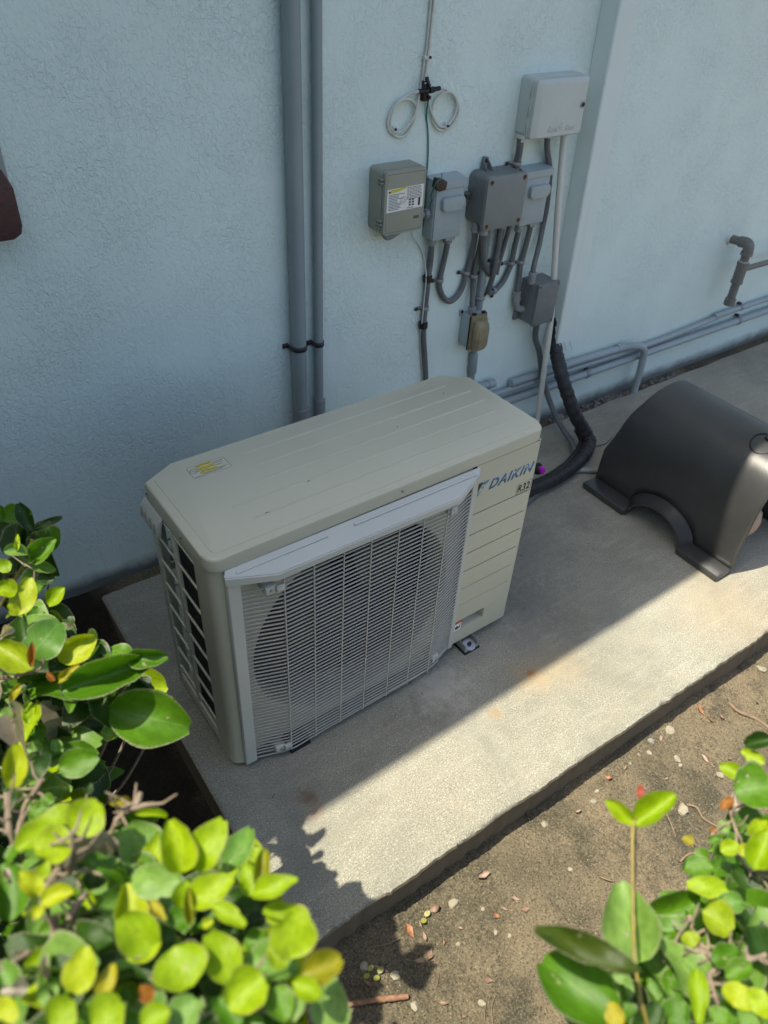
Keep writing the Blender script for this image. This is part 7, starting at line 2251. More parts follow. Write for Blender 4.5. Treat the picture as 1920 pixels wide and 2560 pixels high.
'right':'''0.007,-0.926,1.148,-0.004,-0.900,1.160,-0.609,-0.243,0.755,0.014,yg
0.006,-0.927,1.147,0.043,-0.933,1.170,-0.396,-0.024,0.918,0.022,yg
0.020,-0.916,1.160,0.029,-0.909,1.165,-0.292,-0.241,0.926,0.006,r
-0.099,-1.009,1.190,-0.129,-0.937,1.160,-0.426,-0.004,0.905,0.019,d2
-0.045,-0.993,1.084,-0.028,-0.949,1.124,-0.201,0.083,0.976,0.046,p
-0.104,-1.016,1.121,-0.117,-0.951,1.113,-0.153,-0.248,0.957,0.048,g
-0.063,-0.986,1.076,-0.060,-1.007,1.076,-0.155,0.065,0.986,0.018,p
0.102,-0.974,1.046,0.084,-0.955,1.035,-0.239,-0.003,0.971,0.022,g
0.109,-0.966,1.039,0.102,-0.954,1.040,-0.597,-0.239,0.766,0.019,g
0.175,-0.963,1.104,0.147,-0.945,1.096,-0.344,-0.073,0.936,0.046,g
0.173,-0.940,1.092,0.165,-0.918,1.088,-0.539,-0.164,0.826,0.016,yg
0.233,-0.930,1.094,0.217,-0.915,1.076,-0.424,-0.124,0.897,0.018,d
0.216,-0.940,1.077,0.211,-0.916,1.074,-0.698,-0.005,0.716,0.014,yg
0.071,-0.999,1.083,0.046,-0.975,1.082,-0.567,0.036,0.823,0.019,yg
0.036,-0.997,1.084,0.045,-1.022,1.083,-0.217,-0.061,0.974,0.030,y2
0.107,-1.000,1.083,0.132,-0.988,1.106,-0.379,0.059,0.923,0.025,yg
-0.022,-1.057,1.116,-0.007,-1.051,1.123,-0.571,-0.168,0.804,0.024,y
-0.114,-1.020,1.138,-0.107,-1.005,1.140,-0.474,-0.031,0.880,0.014,oy
0.122,-0.963,1.061,0.111,-0.956,1.059,-0.494,-0.012,0.869,0.009,g
0.103,-0.971,1.071,0.118,-0.977,1.079,-0.532,-0.071,0.844,0.015,yg
0.112,-0.984,1.076,0.122,-0.986,1.084,-0.645,0.112,0.756,0.013,y
0.078,-1.021,1.085,0.068,-1.049,1.063,-0.242,-0.262,0.934,0.032,p
0.109,-0.948,1.042,0.106,-0.937,1.039,-0.263,-0.157,0.952,0.010,oy2
0.074,-1.011,1.083,0.053,-1.000,1.077,-0.223,-0.190,0.956,0.018,p
0.007,-1.027,1.087,0.023,-1.035,1.105,-0.448,0.205,0.870,0.018,g
0.002,-1.040,1.095,0.023,-1.047,1.103,-0.357,0.145,0.923,0.017,g
0.018,-0.999,1.072,0.013,-1.010,1.072,-0.276,-0.085,0.957,0.016,y2
-0.003,-0.984,1.039,0.012,-0.990,1.056,-0.401,-0.102,0.911,0.018,g
0.023,-0.985,1.030,0.003,-0.985,1.026,-0.369,-0.132,0.920,0.022,g
-0.007,-1.013,1.057,-0.010,-1.028,1.062,-0.306,0.141,0.942,0.022,g
-0.026,-1.022,1.047,0.002,-1.017,1.053,-0.289,0.159,0.944,0.024,g
-0.027,-1.005,1.047,-0.031,-1.018,1.046,-0.363,0.166,0.917,0.019,p
-0.028,-0.991,1.026,-0.011,-0.993,1.037,-0.444,-0.201,0.873,0.019,g
-0.014,-1.023,1.098,-0.043,-1.049,1.096,-0.181,-0.108,0.978,0.016,yg
-0.054,-1.034,1.077,-0.036,-1.034,1.091,-0.489,-0.026,0.872,0.022,g
-0.015,-1.067,1.120,-0.001,-1.066,1.130,-0.168,0.165,0.972,0.022,yg
-0.039,-1.055,1.106,-0.026,-1.056,1.113,-0.178,0.196,0.964,0.017,g
-0.027,-1.067,1.113,-0.014,-1.071,1.118,-0.539,0.105,0.836,0.019,g
-0.085,-1.008,1.108,-0.086,-1.018,1.105,-0.313,-0.187,0.931,0.016,g
0.157,-0.977,1.086,0.142,-0.984,1.065,-0.628,-0.084,0.773,0.022,yg
0.155,-0.946,1.076,0.141,-0.944,1.069,-0.426,0.136,0.895,0.010,o
0.163,-0.960,1.055,0.150,-0.957,1.043,-0.560,-0.064,0.826,0.020,g
0.175,-0.966,1.064,0.150,-0.967,1.052,-0.505,-0.175,0.845,0.027,g
0.137,-0.951,1.062,0.133,-0.961,1.058,-0.468,0.074,0.881,0.012,p
0.125,-0.951,1.053,0.130,-0.953,1.057,-0.644,-0.250,0.723,0.006,o
0.061,-0.979,1.030,0.046,-0.961,1.027,-0.572,-0.200,0.795,0.022,p
0.050,-0.980,1.023,0.069,-0.976,1.035,-0.244,0.042,0.969,0.019,yg
0.036,-0.994,1.037,0.030,-0.977,1.037,-0.397,-0.136,0.908,0.018,p
0.003,-0.983,1.042,-0.009,-0.987,1.040,-0.509,0.156,0.846,0.018,oy2
0.167,-0.940,1.100,0.174,-0.943,1.106,-0.519,0.069,0.852,0.006,r
0.123,-1.034,0.930,0.085,-1.044,0.930,-0.096,-0.294,0.951,0.024,yg
-0.011,-1.055,1.026,-0.065,-1.036,1.036,0.247,-0.174,0.953,0.036,g
0.228,-0.949,0.960,0.253,-0.920,0.967,-0.149,0.405,0.902,0.023,w
0.147,-1.020,0.912,0.187,-1.027,0.909,-0.390,-0.044,0.920,0.024,g
0.113,-1.040,0.875,0.151,-1.006,0.889,0.316,0.415,0.853,0.027,yg
0.039,-1.006,0.972,-0.006,-1.051,0.983,0.133,0.033,0.991,0.043,yg
-0.028,-0.994,0.994,0.025,-1.017,0.983,-0.223,-0.007,0.975,0.031,p
0.119,-0.999,0.946,0.147,-0.963,0.967,0.295,-0.260,0.919,0.032,p
0.026,-1.035,0.984,0.078,-1.064,0.987,0.178,0.178,0.968,0.036,p
0.019,-1.008,0.941,0.050,-0.983,0.944,0.339,-0.301,0.891,0.025,g
0.016,-1.045,0.997,-0.003,-1.015,0.997,0.272,0.202,0.941,0.021,p
-0.024,-1.034,1.045,-0.026,-0.991,1.040,0.002,0.259,0.966,0.025,g
-0.037,-1.006,1.014,-0.061,-1.034,1.028,0.386,0.146,0.911,0.023,g
-0.024,-1.027,0.991,0.031,-1.054,1.002,0.400,-0.311,0.862,0.038,p
0.010,-0.969,1.033,0.066,-0.988,1.051,-0.124,-0.363,0.924,0.037,g
0.082,-0.969,0.967,0.062,-1.019,0.973,0.371,0.283,0.885,0.028,g
0.023,-0.999,1.029,0.062,-0.988,1.037,-0.413,0.210,0.886,0.023,d
0.108,-1.000,1.047,0.061,-1.032,1.065,-0.106,0.061,0.992,0.040,g
0.101,-0.989,0.983,0.145,-0.957,0.987,-0.247,0.314,0.917,0.031,g
0.165,-0.960,0.977,0.117,-0.983,1.001,0.434,-0.109,0.894,0.029,w
0.081,-1.026,0.923,0.033,-1.008,0.942,0.160,-0.278,0.947,0.033,d
0.095,-1.006,0.995,0.095,-1.044,0.992,-0.365,-0.224,0.904,0.021,d
0.009,-1.016,0.910,0.048,-1.012,0.931,-0.214,-0.270,0.939,0.025,g
0.009,-1.013,0.999,-0.019,-0.971,1.026,0.279,0.059,0.958,0.032,d
-0.105,-0.988,1.052,-0.058,-1.028,1.041,0.190,-0.249,0.950,0.041,d
-0.090,-0.980,1.066,-0.114,-1.004,1.083,-0.338,-0.256,0.906,0.022,yg
0.218,-0.996,0.956,0.165,-0.987,0.980,-0.195,0.044,0.980,0.035,g
0.070,-1.013,1.022,0.102,-1.029,1.028,0.090,0.299,0.950,0.018,g
-0.036,-1.025,0.981,0.000,-1.025,0.977,0.395,0.297,0.870,0.019,yg
0.082,-0.993,0.991,0.022,-0.998,1.003,0.426,-0.248,0.870,0.034,g
0.028,-1.056,1.052,0.058,-1.032,1.067,0.236,0.142,0.961,0.024,p
0.015,-1.005,0.982,-0.026,-0.982,0.989,0.060,-0.137,0.989,0.028,d
-0.094,-1.029,1.088,-0.059,-1.025,1.101,-0.104,-0.051,0.993,0.021,d
-0.041,-0.978,0.977,-0.068,-0.996,0.997,0.210,-0.040,0.977,0.020,g
0.004,-1.044,0.994,0.003,-0.995,1.007,-0.211,0.266,0.941,0.028,g
-0.056,-1.026,1.050,-0.048,-0.988,1.053,-0.101,0.250,0.963,0.023,d
-0.016,-0.997,1.001,-0.065,-0.972,1.031,-0.220,0.421,0.880,0.039,d
0.117,-0.990,0.958,0.108,-1.024,0.963,-0.387,-0.215,0.897,0.023,g
0.034,-1.049,1.037,0.075,-1.014,1.028,-0.310,-0.224,0.924,0.035,d
0.049,-1.005,0.953,0.066,-1.036,0.946,-0.169,-0.331,0.928,0.023,d
0.239,-0.972,0.935,0.194,-0.983,0.929,0.194,0.278,0.941,0.031,p
0.170,-0.974,1.000,0.129,-0.977,1.017,0.354,-0.136,0.925,0.026,yg
0.121,-0.965,0.906,0.154,-0.983,0.901,-0.335,0.160,0.928,0.024,d
0.001,-1.057,1.016,0.037,-1.055,1.016,0.255,-0.317,0.913,0.023,d
0.170,-0.967,0.914,0.219,-0.980,0.904,0.362,0.195,0.911,0.033,d
0.020,-1.045,1.025,0.064,-1.046,1.039,-0.392,-0.324,0.861,0.028,g
0.007,-1.047,1.053,0.033,-1.021,1.055,-0.349,-0.072,0.934,0.024,w
0.086,-0.996,0.997,0.066,-1.045,1.017,-0.029,-0.036,0.999,0.029,g
0.043,-0.975,0.975,0.066,-1.003,0.994,0.319,0.286,0.904,0.022,d
0.046,-1.089,1.006,0.044,-1.033,1.031,-0.433,-0.075,0.898,0.033,p
-0.044,-1.044,1.027,-0.094,-1.013,1.042,0.317,-0.273,0.908,0.030,p
0.121,-0.967,0.883,0.156,-0.986,0.889,-0.299,-0.084,0.950,0.023,d
-0.037,-0.982,0.974,0.000,-0.981,0.989,0.098,-0.134,0.986,0.023,g
-0.016,-1.032,0.931,-0.034,-0.992,0.939,-0.319,-0.092,0.943,0.025,yg
0.076,-1.024,0.996,0.107,-0.992,1.009,0.250,-0.026,0.968,0.029,d
0.020,-1.033,0.938,0.028,-0.990,0.951,0.225,-0.238,0.945,0.030,yg
0.109,-1.015,0.957,0.140,-1.000,0.951,-0.062,-0.427,0.902,0.022,d
-0.080,-0.989,1.031,-0.034,-1.001,1.035,0.119,0.042,0.992,0.030,g
0.040,-1.058,1.083,0.074,-1.015,1.073,0.310,0.162,0.937,0.031,d
0.038,-1.061,1.032,0.082,-1.020,1.035,-0.409,0.397,0.822,0.039,d
0.065,-0.998,1.054,0.063,-1.042,1.071,0.356,-0.175,0.918,0.030,p
0.065,-1.030,0.982,0.078,-0.981,1.000,0.308,0.113,0.945,0.032,g
0.186,-1.027,0.915,0.144,-1.052,0.936,-0.119,-0.444,0.888,0.035,oy
0.120,-0.992,0.991,0.060,-0.975,0.989,0.286,0.349,0.892,0.037,g
0.040,-1.011,1.048,0.001,-0.974,1.040,-0.417,0.291,0.861,0.036,p
-0.075,-0.988,1.016,-0.032,-1.006,1.017,0.073,0.170,0.983,0.026,g
0.172,-0.970,0.861,0.173,-1.031,0.860,0.033,-0.314,0.949,0.032,g
0.107,-1.040,0.996,0.056,-1.050,0.986,-0.376,0.061,0.925,0.027,d
0.092,-0.976,0.971,0.134,-0.991,0.976,-0.077,0.040,0.996,0.031,p
0.152,-0.981,0.934,0.140,-1.024,0.951,0.401,0.409,0.820,0.026,p
0.124,-0.979,0.961,0.168,-0.972,0.969,0.032,-0.188,0.982,0.027,g
0.062,-0.999,1.014,0.096,-1.008,1.022,0.075,-0.397,0.915,0.020,yg
-0.059,-0.978,1.010,-0.072,-1.030,1.033,-0.336,0.342,0.878,0.038,d
-0.026,-1.025,1.005,-0.029,-0.976,1.001,-0.003,-0.411,0.912,0.032,g
0.002,-1.033,0.996,0.040,-1.002,0.997,0.381,0.202,0.902,0.030,d
0.063,-1.060,0.927,0.029,-1.061,0.946,0.362,-0.046,0.931,0.023,g
0.007,-1.013,0.995,0.069,-1.009,1.013,-0.366,0.226,0.903,0.043,d
-0.083,-0.996,1.039,-0.044,-0.983,1.034,-0.388,-0.102,0.916,0.024,oy
-0.014,-1.040,1.047,-0.019,-0.976,1.048,0.323,-0.343,0.882,0.042,p
0.046,-0.990,1.007,0.020,-1.011,1.017,0.262,0.017,0.965,0.019,g
0.168,-1.004,0.917,0.171,-0.954,0.930,0.332,-0.123,0.935,0.032,d
0.072,-1.041,1.032,0.033,-1.026,1.047,-0.319,-0.127,0.939,0.028,p
-0.022,-1.029,0.976,0.027,-1.029,0.980,-0.287,0.117,0.951,0.029,d
-0.018,-1.014,1.003,0.032,-0.999,0.997,0.375,0.042,0.926,0.033,g
0.063,-1.077,1.002,0.030,-1.069,1.018,-0.148,-0.332,0.932,0.024,p
0.106,-1.003,0.924,0.130,-1.030,0.933,0.400,-0.007,0.917,0.023,g
-0.097,-1.004,1.009,-0.056,-1.033,1.019,-0.169,0.158,0.973,0.030,yg
-0.110,-1.018,1.087,-0.072,-0.996,1.095,0.335,0.252,0.908,0.028,g
0.145,-0.979,0.916,0.131,-1.017,0.912,-0.177,0.326,0.929,0.024,d
0.090,-1.018,1.047,0.054,-0.995,1.051,-0.368,0.327,0.870,0.025,yg
0.051,-1.027,0.882,0.029,-1.000,0.894,0.035,-0.003,0.999,0.020,g
0.151,-0.968,0.882,0.192,-0.966,0.900,0.144,0.152,0.978,0.023,g
0.050,-1.008,0.949,0.077,-1.060,0.974,0.401,0.194,0.895,0.042,d
0.122,-1.023,0.957,0.146,-0.974,0.961,-0.162,0.333,0.929,0.030,p
0.025,-1.011,0.951,0.064,-0.996,0.974,-0.321,0.340,0.884,0.030,g
0.035,-0.989,0.916,-0.012,-0.995,0.917,0.397,-0.271,0.877,0.028,g
0.004,-0.978,0.963,-0.012,-1.010,0.966,0.386,-0.181,0.904,0.020,d
0.122,-0.967,0.997,0.079,-0.983,1.014,0.150,-0.070,0.986,0.025,g
-0.068,-1.014,1.038,-0.066,-0.972,1.036,-0.330,0.169,0.929,0.023,d
0.105,-1.032,0.967,0.055,-1.013,0.960,-0.123,0.404,0.906,0.034,d
0.168,-0.988,1.006,0.122,-0.992,1.006,-0.262,-0.336,0.905,0.027,yg
0.042,-1.001,1.029,-0.001,-0.979,1.025,0.047,-0.219,0.974,0.032,g
-0.014,-1.036,1.023,0.007,-1.074,1.022,0.146,0.054,0.988,0.022,d
0.114,-0.996,0.924,0.158,-0.993,0.948,-0.011,0.337,0.941,0.033,g
0.047,-1.011,1.044,0.101,-1.029,1.046,0.179,-0.101,0.979,0.037,p
-0.014,-0.999,0.987,0.045,-0.987,0.975,-0.033,-0.373,0.927,0.032,p
0.095,-0.950,0.867,0.047,-0.962,0.876,-0.086,0.186,0.979,0.031,g
0.064,-1.062,1.039,0.033,-1.022,1.033,-0.377,0.036,0.925,0.034,p
0.051,-0.998,0.934,0.037,-0.957,0.955,-0.107,-0.080,0.991,0.028,g
0.164,-0.959,0.967,0.199,-0.967,0.968,0.042,0.417,0.908,0.018,g
0.147,-1.011,0.977,0.143,-0.976,0.984,-0.305,-0.181,0.935,0.021,p
0.112,-1.012,0.958,0.127,-0.977,0.972,0.274,-0.386,0.881,0.022,d
0.067,-0.990,0.935,0.053,-0.957,0.953,0.433,-0.119,0.893,0.020,p
0.096,-1.029,1.047,0.121,-0.984,1.050,-0.259,-0.281,0.924,0.028,d
0.071,-1.014,1.045,0.013,-1.017,1.063,-0.249,0.186,0.951,0.038,d
-0.036,-0.982,1.014,-0.059,-1.008,1.022,0.207,-0.165,0.964,0.021,d
0.204,-0.988,0.970,0.164,-1.002,0.962,0.394,0.119,0.911,0.026,g
0.079,-0.982,0.899,0.114,-1.005,0.912,-0.377,0.281,0.882,0.024,p
-0.006,-1.050,1.058,-0.005,-0.995,1.083,0.183,-0.034,0.982,0.039,p
0.021,-1.013,1.009,-0.023,-0.981,1.019,0.008,-0.273,0.962,0.036,g
-0.031,-0.982,0.953,0.009,-1.026,0.953,0.393,-0.117,0.912,0.040,d
0.040,-0.999,0.985,0.078,-0.997,0.985,-0.351,0.289,0.891,0.026,g
0.188,-0.953,1.076,0.151,-0.963,1.098,0.116,-0.111,0.987,0.024,oy
0.053,-1.044,0.920,0.073,-1.000,0.948,0.217,0.006,0.976,0.029,p
0.016,-1.024,1.007,-0.020,-1.019,1.007,0.107,-0.102,0.989,0.022,d
0.036,-1.036,0.923,0.030,-0.993,0.921,-0.344,0.310,0.887,0.023,p
0.109,-0.974,0.828,0.137,-0.946,0.830,-0.357,-0.330,0.874,0.026,g
0.117,-1.059,0.952,0.146,-1.040,0.963,-0.330,0.155,0.931,0.020,yg
0.106,-0.968,0.894,0.107,-1.017,0.905,-0.217,0.016,0.976,0.025,g
0.016,-0.976,0.956,0.068,-0.990,0.962,0.340,0.273,0.900,0.028,g
0.134,-0.990,1.021,0.092,-0.980,1.037,0.342,0.361,0.867,0.024,yg
0.240,-0.934,0.867,0.282,-0.974,0.869,-0.226,0.188,0.956,0.039,g
0.041,-1.046,1.046,0.007,-1.058,1.041,-0.284,-0.297,0.912,0.023,p
-0.089,-1.017,1.043,-0.064,-0.986,1.047,0.273,-0.358,0.893,0.024,p
0.156,-0.973,1.017,0.103,-0.976,1.039,-0.282,-0.207,0.937,0.037,g
0.029,-1.037,1.062,0.047,-0.985,1.053,0.136,0.189,0.972,0.036,g
0.094,-1.000,1.040,0.060,-1.010,1.045,-0.162,-0.104,0.981,0.020,g
0.071,-1.057,0.920,0.035,-1.061,0.934,0.269,-0.108,0.957,0.026,g
0.104,-1.018,0.943,0.065,-1.015,0.960,0.129,0.376,0.918,0.027,g
0.017,-0.980,0.986,0.031,-1.028,0.980,0.338,0.378,0.862,0.027,d
0.012,-0.986,0.979,-0.039,-1.006,1.010,-0.072,0.155,0.985,0.036,g
-0.041,-1.045,1.040,-0.069,-1.011,1.066,0.202,0.101,0.974,0.030,g
0.086,-1.043,0.975,0.056,-1.070,0.968,-0.281,-0.297,0.913,0.026,d
0.045,-1.028,1.064,0.010,-1.034,1.074,0.176,-0.301,0.937,0.025,d
-0.030,-0.967,0.940,-0.072,-1.008,0.961,0.046,-0.346,0.937,0.032,d
-0.124,-1.010,1.085,-0.094,-0.975,1.092,-0.401,0.098,0.911,0.025,g
0.011,-1.059,1.085,-0.046,-1.056,1.096,0.306,-0.340,0.889,0.030,g
0.192,-0.966,0.966,0.254,-0.959,0.966,-0.177,0.324,0.930,0.039,g
-0.007,-1.084,1.077,0.002,-1.036,1.072,-0.243,0.222,0.944,0.026,d
0.085,-0.976,0.988,0.066,-1.010,1.010,-0.410,-0.013,0.912,0.028,g''',
}


def leaf_mesh(name, mat, wide, cup, droop, wavy, seed, nu=13, nv=9, rough=1.0):
    """Unit-length obovate leaf along +Y, normal +Z, folded along its midrib, with an uneven and sometimes bitten margin."""
    r = random.Random(seed * 17 + 5)
    verts, faces, uvs = [], [], []
    full = 0.84 + 0.12 * r.random()
    bites = [(r.uniform(0.3, 0.9), r.choice((-1, 1)), r.uniform(0.05, 0.11), r.uniform(0.1, 0.32)) for _ in range(r.choice((0, 0, 1, 1)))]
    for i in range(nu):
        t = i / (nu - 1)
        w = (math.sin(math.pi * min(1.0, t) ** full) ** 0.55) if 0 < t < 1 else 0.0
        w = 0.03 if i == 0 else (0.22 if i == nu - 1 else max(w, 0.03))
        for j in range(nv):
            u = j / (nv - 1) - 0.5
            edge = abs(u) * 2
            ww = w * (1 + rough * 0.07 * noise.noise((t * 4 + seed * 3.1, 3.0 if u > 0 else 9.0, seed)) * edge)
            for bt, sd, bw, bd in bites:
                if u * sd > 0:
                    ww *= 1 - rough * bd * math.exp(-((t - bt) / bw) ** 2) * edge
            x = u * ww
            y = t - (0.035 * (1 - edge) if i == nu - 1 else 0)
            z = cup * edge * edge * w * 0.42 - droop * (t - 0.35) ** 2 + wavy * math.sin(t * 8 + (2.0 if u > 0 else 0.0) + seed) * edge + 0.012 * noise.noise((x * 5, t * 5, seed * 2.3))
            verts.append((x * wide, y, z))
            uvs.append((u + 0.5, t))
    for i in range(nu - 1):
        for j in range(nv - 1):
            q = i * nv + j
            faces.append((q, q + 1, q + nv + 1, q + nv))
    me = bpy.data.meshes.new(name)
    me.from_pydata(verts, [], faces)
    me.update()
    lay = me.uv_layers.new(name='UVMap')
    for l in me.loops:
        lay.data[l.index].uv = uvs[l.vertex_index]
    finish_mesh(me, mat, 0)
    for p in me.polygons:
        p.use_smooth = True
    return me
LEAF_MESH = {}
for key in LEAF_COL:
    LEAF_MESH[key] = [leaf_mesh('leaf', LEAFM[key], 1.0, c, d, w, s) for s, (c, d, w) in enumerate(((0.30, 0.12, 0.04), (0.62, 0.25, 0.06), (0.15, 0.42, 0.07), (0.45, -0.15, 0.06), (0.85, 0.15, 0.05), (0.35, 0.30, 0.09)))]
    if key == 'w':
        LEAF_MESH[key] = [leaf_mesh('leaf', LEAFM[key], 0.6, 1.3, 0.6, 0.16, s + 20, rough=3.0) for s in range(6)]

def leaf_matrix(Bp, Tp, Nn, wd):
    y = (Tp - Bp)
    L = y.length
    y = y / L
    n = (Nn - y * Nn.dot(y)).normalized()
    x = y.cross(n)
    return Matrix(((x.x * wd, y.x * L, n.x * L, Bp.x), (x.y * wd, y.y * L, n.y * L, Bp.y), (x.z * wd, y.z * L, n.z * L, Bp.z), (0, 0, 0, 1)))

def mass_leaves(name, root, boxes, n, size, seed, keys=('g', 'd', 'd', 'g')):
    """Foliage deep in the bush and out of view: one object."""
    r = random.Random(seed)
    verts, faces, mi, uvs = [], [], [], []
    tot = sum((b[1] - b[0]) * (b[3] - b[2]) * (b[5] - b[4]) for b in boxes)
    src = [leaf_mesh('leaf_low', LEAFM[k], 1.0, 0.25, 0.15, 0.02, i, 5, 3, 0.0) for i, k in enumerate(keys)]
    me = bpy.data.meshes.new(name)
    data = [([v.co.copy() for v in m.vertices], [tuple(p.vertices) for p in m.polygons], [tuple(u.uv) for u in m.uv_layers[0].data]) for m in src]
    for b in boxes:
        cnt = int(n * (b[1] - b[0]) * (b[3] - b[2]) * (b[5] - b[4]) / tot)
        for _ in range(cnt):
            p = Vector((r.uniform(b[0], b[1]), r.uniform(b[2], b[3]), r.uniform(b[4], b[5])))
            a = r.uniform(0, 6.283)
            d = Vector((math.cos(a), math.sin(a), r.uniform(-0.5, 0.6))).normalized()
            s = r.uniform(*size)
            mt = leaf_matrix(p, p + d * s, Vector((r.uniform(-0.7, 0.7), r.uniform(-0.7, 0.7), 1)), s * r.uniform(0.5, 0.7))
            k = r.randrange(len(data))
            o = len(verts)
            vs, fs, us = data[k]
            verts += [tuple(mt @ v) for v in vs]
            faces += [tuple(i + o for i in f) for f in fs]
            mi += [k] * len(fs)
            uvs += us
    me.from_pydata(verts, [], faces)
    me.update()
    lay = me.uv_layers.new(name='UVMap')
    lay.data.foreach_set('uv', [c for u in uvs for c in u])
    for k in keys:
        me.materials.append(LEAFM[k])
    me.polygons.foreach_set('material_index', mi)
    for p in me.polygons:
        p.use_smooth = True
    o = link_obj(name, me, root)
    o['kind'] = 'stuff'
    return o

def bush(label, key, base, boxes, n_mass, size, seed, extra_branches=(), trunk_r=0.012):
    root = thing('shrub', label, 'shrub', base, 'shrubs round the slab')
    r = random.Random(seed)
    tips = []
    for ln in LEAVES[key].strip().split('\n'):
        q = ln.split(',')
        v = [float(c) for c in q[:10]]
        Bp, Tp, Nn = Vector(v[0:3]), Vector(v[3:6]), Vector(v[6:9])
        o = bpy.data.objects.new('leaf', LEAF_MESH[q[10]][r.randrange(6)])
        COL.objects.link(o)
        o.parent = root
        m = leaf_matrix(Bp, Tp, Nn, v[9])
        m.translation = Bp - Vector(base)
        o.matrix_basis = m
        tips.append(Bp)
    # branches: from the root to clusters of leaf bases
    cent = []
    left = tips[:]
    r.shuffle(left)
    for p in left:
        if all((p - c).length > 0.15 for c in cent):
            cent.append(p)
    b0 = Vector(base)
    for c in cent:
        mid1 = b0.lerp(c, 0.45) + Vector((r.uniform(-0.04, 0.04), r.uniform(-0.04, 0.04), 0.10))
        c2 = c - Vector((0, 0, 0.015))
        bm = B()
        path = catmull([b0 + Vector((r.uniform(-0.05, 0.05), r.uniform(-0.05, 0.05), -0.01)), mid1, b0.lerp(c2, 0.8) + Vector((0, 0, 0.02)), c2], 0.03)
        n = len(path)
        add_tube(bm, path, [0.0065 - 0.0048 * i / n for i in range(n)], 6)
        for p in tips:
            if 0.004 < (p - c).length < 0.04:
                add_tube(bm, [c2, (c2 + p) / 2 - Vector((0, 0, 0.004)), p], [0.0016, 0.0013, 0.0009], 5)
        obj('branch', bm, M['bark'], root, 60)
    for pts, rad, mt in extra_branches:
        bm = B()
        path = catmull(pts, 0.004)
        rr = random.Random(int(pts[0][0] * 1e5))
        if mt == 'bark':
            rad *= 0.62
        add_tube(bm, path, [rad * (1.0 + rr.uniform(-0.25, 0.25)) for _ in path], 7)
        if mt == 'bark':
            for p in path[1:]:
                if rr.random() < 0.75:
                    dv = Vector((rr.uniform(-1, 1), rr.uniform(-1, 1), rr.uniform(-0.3, 1))).normalized()
                    ln_ = rr.uniform(0.008, 0.024)
                    e1 = p + dv * ln_ * 0.6
                    add_tube(bm, [p, e1, e1 + (dv + Vector((rr.uniform(-0.6, 0.6), rr.uniform(-0.6, 0.6), 0.4))) * ln_ * 0.5], [0.0013, 0.0011, 0.0007], 5)
        obj('bare_twig', bm, M[mt], root, 60)
    mass_leaves('inner_and_unseen_foliage', root, boxes, n_mass, size, seed)
    return root

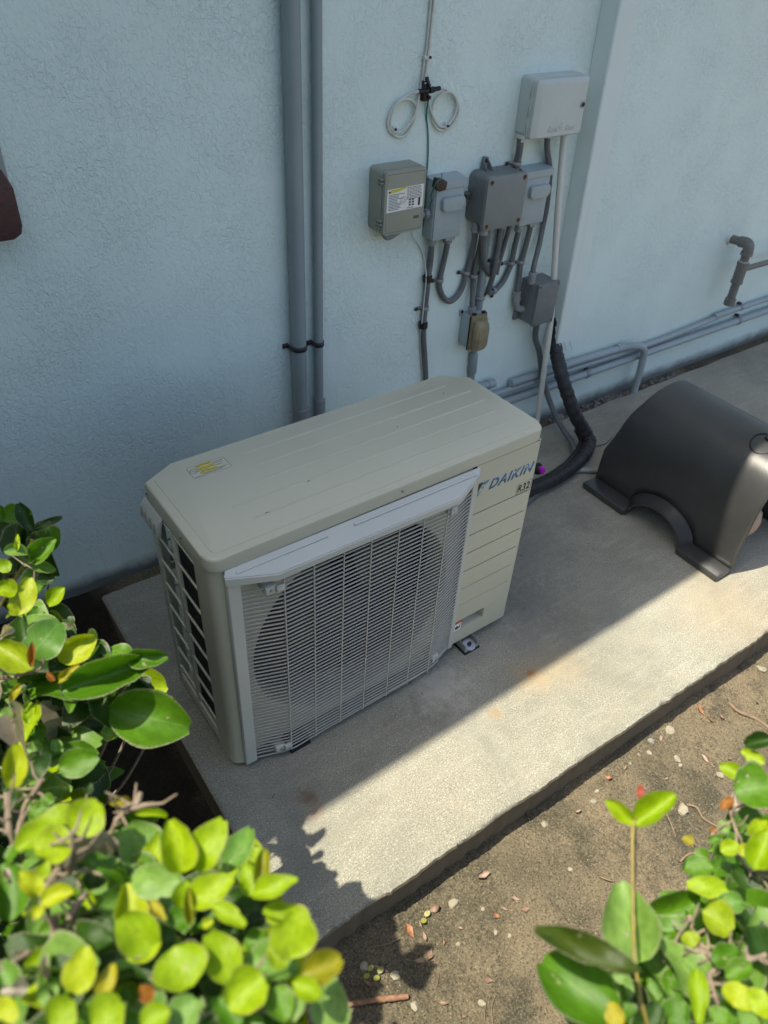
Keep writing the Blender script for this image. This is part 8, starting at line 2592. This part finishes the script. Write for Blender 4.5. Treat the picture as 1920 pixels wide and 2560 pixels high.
bush('broad-leaved green shrub at the left, leaves reaching toward the outdoor unit', 'left', (-0.62, -0.25, SOIL),
     [(-2.0, -0.47, -1.1, 0.50, 0.15, 1.02), (-0.62, -0.31, -0.42, 0.05, 0.10, 0.68), (-0.75, -0.46, -0.7, 0.1, 0.0, 0.6), (-2.0, -0.80, -1.0, 0.60, 0.95, 1.5), (-2.5, -1.40, -3.4, 0.72, 0.2, 2.6)], 33000, (0.05, 0.09), 3,  # outer boxes: unseen tall hedge mass added to darken the left side
     [([[-0.289, -0.084, 0.968], [-0.296, -0.085, 0.95], [-0.306, -0.077, 0.927], [-0.36, -0.10, 0.88]], 0.0028, 'red_stem'), ([[-0.42, -0.35, 0.99], [-0.379, -0.36, 1.001], [-0.359, -0.37, 1.006], [-0.347, -0.376, 1.014]], 0.0032, 'bark')])
bush('lime green small-leaved shrub in the lower left foreground with bare twigs', 'front', (-0.55, -0.80, SOIL),
     [(-1.0, -0.47, -1.02, -0.62, 0.3, 1.12), (-0.48, -0.36, -0.95, -0.70, 0.5, 1.02)], 1500, (0.03, 0.05), 5,
     [([[-0.413, -0.631, 1.166], [-0.42, -0.652, 1.151], [-0.422, -0.664, 1.131]], 0.0035, 'bark'), ([[-0.386, -0.615, 1.139], [-0.398, -0.616, 1.126], [-0.408, -0.617, 1.114], [-0.43, -0.64, 1.09]], 0.0036, 'bark'),
      ([[-0.325, -0.693, 1.172], [-0.333, -0.70, 1.167], [-0.348, -0.696, 1.157], [-0.37, -0.71, 1.13]], 0.0034, 'bark'), ([[-0.319, -0.705, 1.166], [-0.326, -0.702, 1.1665], [-0.334, -0.701, 1.167]], 0.0030, 'bark'),
      ([[-0.379, -0.724, 1.215], [-0.381, -0.725, 1.209], [-0.386, -0.727, 1.184], [-0.393, -0.722, 1.164]], 0.0036, 'bark'), ([[-0.437, -0.759, 1.158], [-0.423, -0.759, 1.157], [-0.407, -0.757, 1.157], [-0.385, -0.75, 1.149]], 0.0042, 'bark'),
      ([[-0.411, -0.751, 1.171], [-0.412, -0.759, 1.167], [-0.422, -0.764, 1.154]], 0.0048, 'bark'), ([[-0.449, -0.769, 1.177], [-0.433, -0.763, 1.167], [-0.423, -0.757, 1.158]], 0.0036, 'bark'), ([[-0.386, -0.742, 1.164], [-0.394, -0.747, 1.162], [-0.406, -0.754, 1.158]], 0.0040, 'bark')])
bush('green shrub in the lower right foreground with one tall red-tipped shoot', 'right', (0.20, -1.12, SOIL),
     [(0.02, 0.75, -1.5, -1.06, 0.3, 0.95), (0.10, 0.30, -1.10, -0.98, 0.5, 0.90)], 1300, (0.035, 0.06), 9,
     [([[-0.05, -1.06, 1.02], [-0.075, -1.035, 1.085], [-0.069, -1.0, 1.127], [-0.044, -0.974, 1.133], [-0.002, -0.932, 1.147], [0.007, -0.926, 1.148], [0.012, -0.921, 1.153]], 0.0015, 'red_stem'),
      ([[0.037, -0.991, 1.061], [0.025, -1.007, 1.064], [0.021, -1.027, 1.072]], 0.0036, 'bark'), ([[0.015, -1.005, 1.059], [0.017, -1.017, 1.07], [0.021, -1.029, 1.072]], 0.0050, 'bark'), ([[0.002, -0.979, 1.042], [0.006, -0.994, 1.054], [0.015, -1.005, 1.058]], 0.0032, 'bark'),
      ([[0.048, -1.048, 1.088], [0.029, -1.041, 1.088], [0.014, -1.033, 1.079], [0.005, -1.031, 1.074], [-0.008, -1.046, 1.078]], 0.0034, 'bark'), ([[0.14, -0.966, 1.061], [0.132, -0.975, 1.055], [0.121, -0.992, 1.057], [0.121, -1.01, 1.068]], 0.0028, 'bark'), ([[0.164, -0.941, 1.072], [0.15, -0.95, 1.066], [0.14, -0.966, 1.061]], 0.0026, 'bark')])
